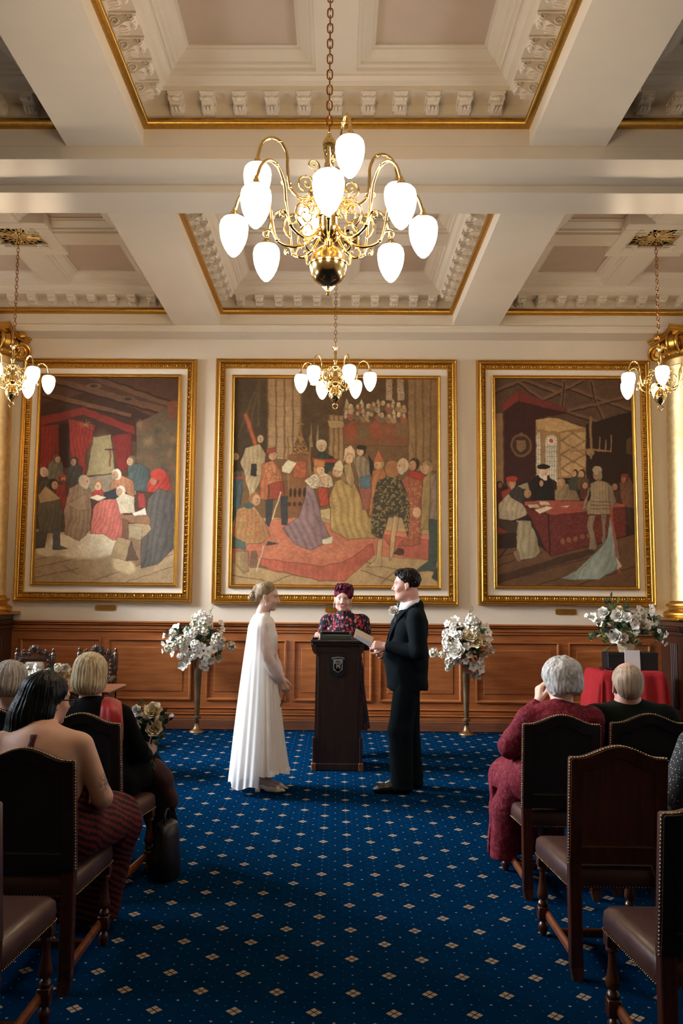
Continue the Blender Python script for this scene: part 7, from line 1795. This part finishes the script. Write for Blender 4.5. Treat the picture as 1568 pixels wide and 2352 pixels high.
def lower(p, name, J, mat, h=0.008, hem=0.12, r=(0.13, 0.10, 0.085), colors=None, skirt=True, disp=None):
    G = Sdf(); pel = J['pel']; G.ell(pel, (0.20, 0.16, 0.12), 0.05)
    for i in (0, 1):
        k, a = [np.array(q) for q in J['legs'][i]]; a = a.copy(); a[2] = max(a[2], hem)
        G.chain([pel + v3((-0.09, 0.09)[i], 0.02, -0.01), k, a], r, 0.06 if skirt else 0.02)
    if skirt:
        k0, k1 = [np.array(J['legs'][i][0]) for i in (0, 1)]; a0, a1 = [np.array(J['legs'][i][1]) for i in (0, 1)]
        G.cap((pel + (k0 + k1) / 2) / 2, (k0 + k1) / 2, r[0], r[1], 0.06); G.cap((k0 + k1) / 2, (a0 + a1) / 2 + v3(0, 0, hem), r[1], r[2], 0.06)
    G.cut(lambda Q: hem - Q[:, 2]); G.cut(lambda Q: 0.468 - Q[:, 2] - 5 * np.maximum(0, Q[:, 1] - (pel[1] + 0.29))) 
    G.disp = disp or (lambda P: 0.006 * noise3(P, 11))
    return sdf_obj(name, G, h, M[mat], p, colors)

plain('burgundy_cloth', '4A0C10', 0.8, var=0.4, vs=60)
# dark-haired woman with the tattoo
hx = at(112, 1606, 3.88)
def tattoo(V, C):
    q = at(236, 1800, 3.72); d = np.hypot((V[:, 0] - q[0]) / 0.021, (V[:, 2] - q[2]) / 0.055); n = noise3(V, 130)
    m = (np.clip(1.3 - d, 0, 1) * np.clip(0.9 + n * 2.2, 0, 1) * (V[:, 0] > -1.12) * 0.75)[:, None]; C[:] = C * (1 - m) + np.array((0.10, 0.09, 0.09)) * m
p, body, J = seated('woman with long black hair, glasses, bare shoulders and a tattooed arm, seated front left', -1.235, 3.60, hx, (0.62, 0.78, -0.10), 'tan', sh=0.20, shz=0.955, girth=1.15, hs=0.98, extra=tattoo,
    arms=[[(-1.46, 3.80, 0.72), (-1.28, 4.02, 0.60)], [(-1.0, 3.78, 0.715), (-1.09, 4.02, 0.60)]], legs=[[(-1.22, 4.20, 0.50), (-1.25, 4.22, 0.09)], [(-1.055, 4.22, 0.50), (-1.14, 4.25, 0.09)]])
HM = J['HM']; Hh = Sdf(); Hh.frame(HM); Hh.ell((0, -0.02, 0.04), (0.086, 0.100, 0.090), 0.01).chain([(0, -0.06, 0.02), (-0.01, -0.085, -0.08), (-0.02, -0.10, -0.18), (-0.03, -0.095, -0.29)], [0.085, 0.088, 0.078, 0.045], 0.03).chain([(-0.07, -0.03, 0.0), (-0.085, -0.04, -0.12), (-0.08, -0.05, -0.22)], [0.035, 0.04, 0.03], 0.03)
Hh.chain([(0.06, -0.035, 0.02), (0.062, -0.06, -0.06), (0.05, -0.08, -0.2)], [0.035, 0.04, 0.03], 0.03)
Hh.ell((0, 0.105, -0.02), (0.085, 0.080, 0.085), 0.01, sub=True); Hh.disp = grooves(HM, 60, 0.0018, 0.5); sdf_obj('hair', Hh, 0.004, M['hair_black'], p)
g = MB(); 
for sx in (-1, 1):
    c = [(HM @ np.array([sx * 0.036 + 0.027 * math.cos(a), 0.103, -0.004 + 0.022 * math.sin(a), 1]))[:3] for a in np.linspace(0, 2 * PI, 17)[:-1]]; g.tube(c, 0.0028, 6, closed=True)
    g.tube([(HM @ np.array(q + (1,)))[:3] for q in ((sx * 0.062, 0.10, 0.004), (sx * 0.078, 0.07, 0.004), (sx * 0.082, 0.0, 0.002))], 0.0032, 6)
g.tube([(HM @ np.array(q + (1,)))[:3] for q in ((-0.010, 0.106, 0.0), (0.010, 0.106, 0.0))], 0.002, 6); g.build('glasses', M['glasses_black'], p, loc=tuple(p.location), recalc=False)
def stripes(V):
    w = np.sin(V[:, 2] * 210 + V[:, 0] * 60 + V[:, 1] * 80 + 2.5 * noise3(V, 12)) + 0.9 * noise3(V * np.array([0.5, 0.5, 2]), 90); m = np.clip(w * 1.5 + 0.35, 0, 1)[:, None]
    return np.array((0.012, 0.006, 0.008)) * (1 - m) + np.array((0.15, 0.016, 0.016)) * m
garment(p, 'halter_dress', J, 'cloth_print', colors=stripes, sleeve=(0, 0), sh=0.20, girth=1.15, cutf=lambda Q: Q[:, 2] - (0.845 - 0.6 * np.abs(Q[:, 0] + 1.235) + 1.2 * (Q[:, 1] - 3.76)), grow=0.012)
lower(p, 'skirt', J, 'cloth_print', colors=stripes, hem=0.05, r=(0.145, 0.12, 0.115))
hs_ = MB(); nb = J['nb']
hs_.tube(spline([nb + v3(0.075, 0.05, -0.02), nb + v3(0.062, -0.02, 0.015), nb + v3(0.03, -0.075, 0.012), nb + v3(0.0, -0.085, -0.01)], 5), 0.010, 8, flat=0.5)
hs_.tube(spline([nb + v3(0.0, -0.085, 0.02), nb + v3(0.01, -0.115, -0.05), nb + v3(0.03, -0.135, -0.13)], 5), [0.016] * 6 + [0.022] * 5, 8, flat=0.5).tube(spline([nb + v3(0.0, -0.085, 0.02), nb + v3(-0.02, -0.115, -0.05), nb + v3(-0.04, -0.135, -0.12)], 5), [0.014] * 6 + [0.018] * 5, 8, flat=0.5); hs_.build('halter_tie', M['burgundy_cloth'], p, smooth=180, loc=tuple(p.location))

# blonde woman with bouquet
hb_ = at(210, 1552, 4.83)
p, body, J = seated('woman with a blonde bob and red scarf over a black jacket, holding a bouquet', -1.31, 4.64, hb_, (0.22, 1, -0.05), 'fair', sh=0.19, shz=0.93, girth=1.05, hs=1.0,
    arms=[[(-1.56, 4.85, 0.72), (-1.35, 5.05, 0.62)], [(-1.10, 4.86, 0.72), (-1.085, 5.06, 0.655)]], legs=[[(-1.35, 5.22, 0.50), (-1.32, 5.26, 0.09)], [(-1.13, 5.22, 0.55), (-1.03, 5.26, 0.24)]],
    hands=(None, ((0.35, 0.75, 0.55), (-0.9, 0.3, 0.1), (55, 60, 45))))
HM = J['HM']; Hh = Sdf(); Hh.frame(HM); Hh.ell((0, -0.018, 0.038), (0.090, 0.104, 0.094), 0.01).ell((0, -0.03, -0.035), (0.094, 0.098, 0.085), 0.03).ell((0, 0.115, -0.03), (0.075, 0.08, 0.10), 0.01, sub=True)
Hh.cut(lambda Q: -(Q[:, 2] + 0.105 + 0.1 * Q[:, 1])); Hh.disp = grooves(HM, 46, 0.0022, 0.2); sdf_obj('hair', Hh, 0.0035, M['hair_blonde'], p)
garment(p, 'jacket', J, 'black_cloth', girth=1.05, sh=0.20, neckr=0.075)
lower(p, 'trousers', J, 'black_cloth', hem=0.05, r=(0.13, 0.105, 0.095), skirt=False)
S = Sdf(); k = np.array(J['legs'][1][0]); a = np.array(J['legs'][1][1]); S.chain([k + v3(0.06, -0.05, 0.0), k + v3(0.09, 0.0, -0.06), a + v3(0.05, -0.02, 0.12)], [0.075, 0.07, 0.05], 0.03); S.disp = lambda P: 0.004 * noise3(P, 20); sdf_obj('underskirt', S, 0.006, M['brown_skirt'], p)
S = Sdf(); a = np.array(J['legs'][1][1]); S.chain([a + v3(0.0, 0.0, -0.035), a + v3(0.03, 0.09, -0.05), a + v3(0.05, 0.14, -0.02)], [0.038, 0.033, 0.014], 0.02).cap(a + v3(0, -0.03, -0.05), a + v3(-0.01, -0.04, -0.11), 0.014, 0.006, 0.01); sdf_obj('shoe', S, 0.005, M['shoe_red'], p)
S = Sdf(); a = np.array(J['legs'][0][1]); S.chain([a + v3(0, -0.02, -0.045), a + v3(0.0, 0.13, -0.06)], [0.04, 0.028], 0.02).cut(lambda Q: 0.001 - Q[:, 2]); sdf_obj('shoe', S, 0.006, M['shoe_black'], p)
sc_ = MB()
Pl = spline([at(240, 1640, 4.96), at(238, 1612, 4.90), at(236, 1604, 4.82), at(233, 1622, 4.725), at(229, 1660, 4.69), at(226, 1700, 4.68)], 4)
Pr = spline([at(276, 1655, 4.96), at(277, 1625, 4.90), at(277, 1613, 4.82), at(279, 1632, 4.725), at(282, 1665, 4.69), at(282, 1700, 4.68)], 4)
R = [[a_ * (1 - u) + b_ * u + v3(0, -0.012 * math.sin(u * PI) - 0.003 * math.sin(u * 16), 0.012 * math.sin(u * PI)) for u in np.linspace(0, 1, 12)] for a_, b_ in zip(Pl, Pr)]
so = sc_.rings(R, False).build('scarf', M['scarf_red'], p, smooth=180, recalc=False, loc=tuple(p.location)); sm = so.modifiers.new('thick', 'SOLIDIFY'); sm.thickness = 0.006
# her bouquet
arrangement('bouquet', 'bridal bouquet of cream and white roses with greenery in the blonde woman\'s hand', 'flowers', tuple(at(338, 1728, 5.10)), 5.10, (280, 1610), 13.07,
    [(960, 340, 'k', 215), (990, 860, 'k', 200), (420, 520, 'w', 170), (270, 560, 'w', 110), (480, 290, 'w', 140), (400, 790, 'k', 160), (350, 990, 'k', 120), (1085, 610, 'w', 80), (1255, 1030, 'k', 55), (700, 420, 'w', 80), (640, 560, 'r', 90)],
    [(640, 210, 3), (270, 400, 4), (660, 640, 8), (700, 750, 8), (1140, 480, 5), (1290, 470, 6), (860, 600, 6), (470, 900, 7), (600, 950, 8), (800, 1000, 8), (1000, 1100, 8), (1200, 640, 4), (760, 860, 8), (560, 780, 7), (900, 1150, 7), (560, 1120, 7), (720, 1200, 6), (450, 1060, 6)], dep=0.07, grow=1.2, leafw=0.012, leafl=0.055, seed=9)
bo = MB(); w = at(338, 1728, 5.10)
for j in range(9): bo.tube([w + v3(0.008 * math.cos(j * 2.1), 0.008 * math.sin(j * 2.1), 0.06), w + v3(0.006 * math.cos(j * 2.1), 0.006 * math.sin(j * 2.1), 0), w + v3(0.03 + 0.022 * math.cos(j * 1.7), 0.02 * math.sin(j * 1.7), -0.085 - 0.01 * (j % 3))], 0.0028, 5)
bq = [o for o in bpy.data.objects if o.name.startswith('bouquet')][0]; bo.build('stem_ends', M['leaf_olive'], bq, recalc=False, loc=tuple(bq.location))

# grey-haired woman with pearls
hgx = at(26, 1568, 4.95)
p, body, J = seated('woman with short grey hair and a pearl necklace seated at the left edge', -1.865, 4.84, hgx, (0.35, 1, -0.12), 'fair', sh=0.185, shz=0.90, girth=1.05, h=0.006)
HM = J['HM']; Hh = Sdf(); Hh.frame(HM); Hh.ell((0, -0.018, 0.036), (0.092, 0.104, 0.092), 0.01).ell((0, -0.035, -0.02), (0.092, 0.092, 0.075), 0.03).ell((0, 0.115, -0.03), (0.078, 0.08, 0.10), 0.01, sub=True)
Hh.cut(lambda Q: -(Q[:, 2] + 0.085 + 0.1 * Q[:, 1])); Hh.disp = grooves(HM, 38, 0.003, 0.3); sdf_obj('hair', Hh, 0.004, M['hair_grey'], p)
garment(p, 'dress', J, 'black_cloth', sh=0.19, cutf=lambda Q: Q[:, 2] - 0.935)
lower(p, 'skirt', J, 'black_cloth', hem=0.2)
pr = MB(); nb = J['nb']
for row in range(3):
    for j in range(26):
        a = 2 * PI * j / 26; pr.ell(nb + v3((0.068 + 0.007 * row) * math.cos(a), (0.062 + 0.006 * row) * math.sin(a) - 0.005, 0.038 - 0.011 * row + 0.012 * -math.sin(a)), 0.0055, 7, 5)
pr.build('pearl_necklace', M['pearl'], p, smooth=180, recalc=False, loc=tuple(p.location))

# grey-haired woman in red lace
hr_ = at(1288, 1568, 4.98)
p, body, J = seated('woman with full silver hair in a red lace dress, hand raised to her face', 1.20, 4.77, hr_, (-0.25, 1, -0.10), 'pale', sh=0.195, shz=0.925, girth=1.1,
    arms=[[(0.985, 4.98, 0.745), (1.165, 5.06, 0.985)], [(1.415, 4.93, 0.72), (1.30, 5.15, 0.62)]], legs=[[(1.06, 5.30, 0.50), (1.04, 5.34, 0.09)], [(1.24, 5.30, 0.50), (1.24, 5.34, 0.09)]],
    hands=(((0.1, 0.15, 1), (0.85, 0.3, 0), (45, 50, 35)), None))
HM = J['HM']; Hh = Sdf(); Hh.frame(HM); Hh.ell((0, -0.02, 0.045), (0.112, 0.118, 0.108), 0.01).ell((0, -0.045, -0.02), (0.100, 0.095, 0.075), 0.03).ell((0, 0.13, -0.04), (0.08, 0.085, 0.10), 0.01, sub=True)
Hh.cut(lambda Q: -(Q[:, 2] + 0.083 + 0.25 * Q[:, 1])); Hh.disp = lambda P: 0.006 * noise3(P * np.array([1, 1, 0.6]), 30) + 0.0035 * noise3(P * np.array([1, 1, 0.35]), 120); sdf_obj('hair', Hh, 0.004, M['hair_silver'], p)
def lace(V):
    n = noise3(V, 95); n2 = noise3(V + 4, 60); m = np.clip((np.abs(n) < 0.10) * 0.45 + np.clip((n2 - 0.4) * 3, 0, 0.3), 0, 1)[:, None]
    return np.array((0.15, 0.008, 0.018)) * (1 - m) + np.array((0.32, 0.065, 0.085)) * m
ld = lambda P: 0.003 * noise3(P, 60) + 0.005 * noise3(P, 12)
garment(p, 'lace_jacket', J, 'cloth_print', colors=lace, girth=1.1, sh=0.20, disp=ld, neckr=0.062, sl_r=1.12)
lower(p, 'skirt', J, 'cloth_print', colors=lace, hem=0.05, r=(0.15, 0.13, 0.125), disp=ld)
S = Sdf(); S.chain([(1.04, 5.0, 0.55), (0.985, 5.08, 0.38), (0.965, 5.12, 0.12)], [0.10, 0.085, 0.075], 0.03).cut(lambda Q: 0.10 - Q[:, 2]); S.disp = ld; sdf_obj('skirt_fall', S, 0.007, M['cloth_print'], p, lace)

# balding man
hm_ = at(1440, 1574, 5.02)
p, body, J = seated('balding man with thin grey hair in a dark green tweed jacket, seated at right', 1.70, 4.86, hm_, (0.05, 1, -0.08), 'ruddy', sh=0.225, shz=0.93, girth=1.1, hs=1.08, neck=0.064, extra=None, arms=[[(1.50, 5.04, 0.70), (1.60, 5.28, 0.62)], [(1.97, 5.02, 0.70), (1.80, 5.28, 0.62)]])
HM = J['HM']; Hh = Sdf(); Hh.frame(HM); Hh.ell((0, -0.017, 0.030), (0.079, 0.096, 0.084), 0.01).ell((0, -0.05, -0.025), (0.060, 0.056, 0.055), 0.03); Hh.cut(lambda Q: 0.062 - np.linalg.norm(Q - v3(0, 0.0, 0.125), axis=1) + 0.004 * noise3(Q, 60)); Hh.cut(lambda Q: Q[:, 1] - 0.02); Hh.cut(lambda Q: -(Q[:, 2] + 0.072 - 2.2 * Q[:, 0] ** 2)); Hh.ell((0.078, 0.0, -0.01), (0.016, 0.022, 0.034), 0.004, sub=True); Hh.ell((-0.078, 0.0, -0.01), (0.016, 0.022, 0.034), 0.004, sub=True)
Hh.disp = grooves(HM, 74, 0.0011, 0.3); sdf_obj('hair', Hh, 0.0035, M['hair_thin_grey'], p)
garment(p, 'jacket', J, 'tweed_cloth', girth=1.12, sh=0.225, neckr=0.078, sl_r=1.1)
lower(p, 'trousers', J, 'black_cloth', hem=0.06, skirt=False)

# person in dotted clothing at the right edge
p, body, J = seated('person in dark clothing with small white dots, cut off by the right edge', 1.765, 3.80, (1.79, 4.02, 1.18), (0, 1, 0), 'fair', sh=0.205, shz=0.955, girth=1.1, h=0.008,
    arms=[[(1.515, 3.98, 0.72), (1.60, 4.20, 0.62)], [(2.02, 3.98, 0.72), (1.9, 4.2, 0.62)]])
HM = J['HM']; Hh = Sdf(); Hh.frame(HM); Hh.ell((0, -0.02, 0.038), (0.086, 0.10, 0.09), 0.01); Hh.cut(lambda Q: Q[:, 1] - 0.05); Hh.cut(lambda Q: -(Q[:, 2] + 0.05)); sdf_obj('hair', Hh, 0.006, M['hair_brown'], p)
garment(p, 'blouse', J, 'dotted_cloth', girth=1.1, sh=0.205)
lower(p, 'skirt', J, 'black_cloth', hem=0.15)
# ------------------------------------------------------------------ daylight, world, camera
def area(name, loc, rot, sx, sy, power, col):
    l = bpy.data.lights.new(name, 'AREA'); l.shape = 'RECTANGLE'; l.size = sx; l.size_y = sy; l.energy = power; l.color = col
    o = bpy.data.objects.new(name, l); COL.objects.link(o); o.location = loc; o.rotation_euler = rot
    return o
for i, (a, b) in enumerate(WIN):
    # sky light falling in steeply from outside the windows
    area('daylight_left', (-RX - 1.5, (a + b) / 2, 4.7), (0, R_(-52), 0), 2.4, 3.6, (560, 4300)[i], (0.80, 0.89, 1.0))
    area('daylight_right', (RX + 1.5, (a + b) / 2, 4.7), (0, R_(52), 0), 2.4, 3.6, (50, 40)[i], (0.80, 0.89, 1.0))
for i, (a, b) in enumerate(WIN):      # added uplights to brighten the ceiling, in place of ground bounce outside
    for sg in (-1, 1):
        area('ground_bounce_fill', (sg * (RX + 0.9), (a + b) / 2, 0.5), (0, R_(sg * 132), 0), 1.6, 2.6, 240, (0.86, 0.92, 1.0))
W = bpy.data.worlds.new('sky'); SC.world = W; W.use_nodes = True
bg = W.node_tree.nodes['Background']; bg.inputs[0].default_value = (0.75, 0.86, 1.0, 1); bg.inputs[1].default_value = 0.6
cam = bpy.data.cameras.new('camera'); co = bpy.data.objects.new('camera', cam); COL.objects.link(co)
co.matrix_world = Matrix(((Rv[0], Uv[0], -Fv[0], 0), (Rv[1], Uv[1], -Fv[1], 0), (Rv[2], Uv[2], -Fv[2], 1.58), (0, 0, 0, 1)))
cam.sensor_fit = 'VERTICAL'; cam.sensor_height = 36.0; cam.lens = f_ / 2352 * 36.0
cam.shift_x = (784 - px_) / 2352.0
cam.clip_start = 0.05
SC.camera = co
vs = SC.view_settings; vs.view_transform = 'Standard'; vs.look = 'None'; vs.gamma = 1.0; vs.use_curve_mapping = False; vs.exposure = 0.42
SC.cycles.use_denoising = True
SC.cycles.max_bounces = 5
SC.cycles.adaptive_threshold = 0.06
SC.cycles.sample_clamp_indirect = 6.0
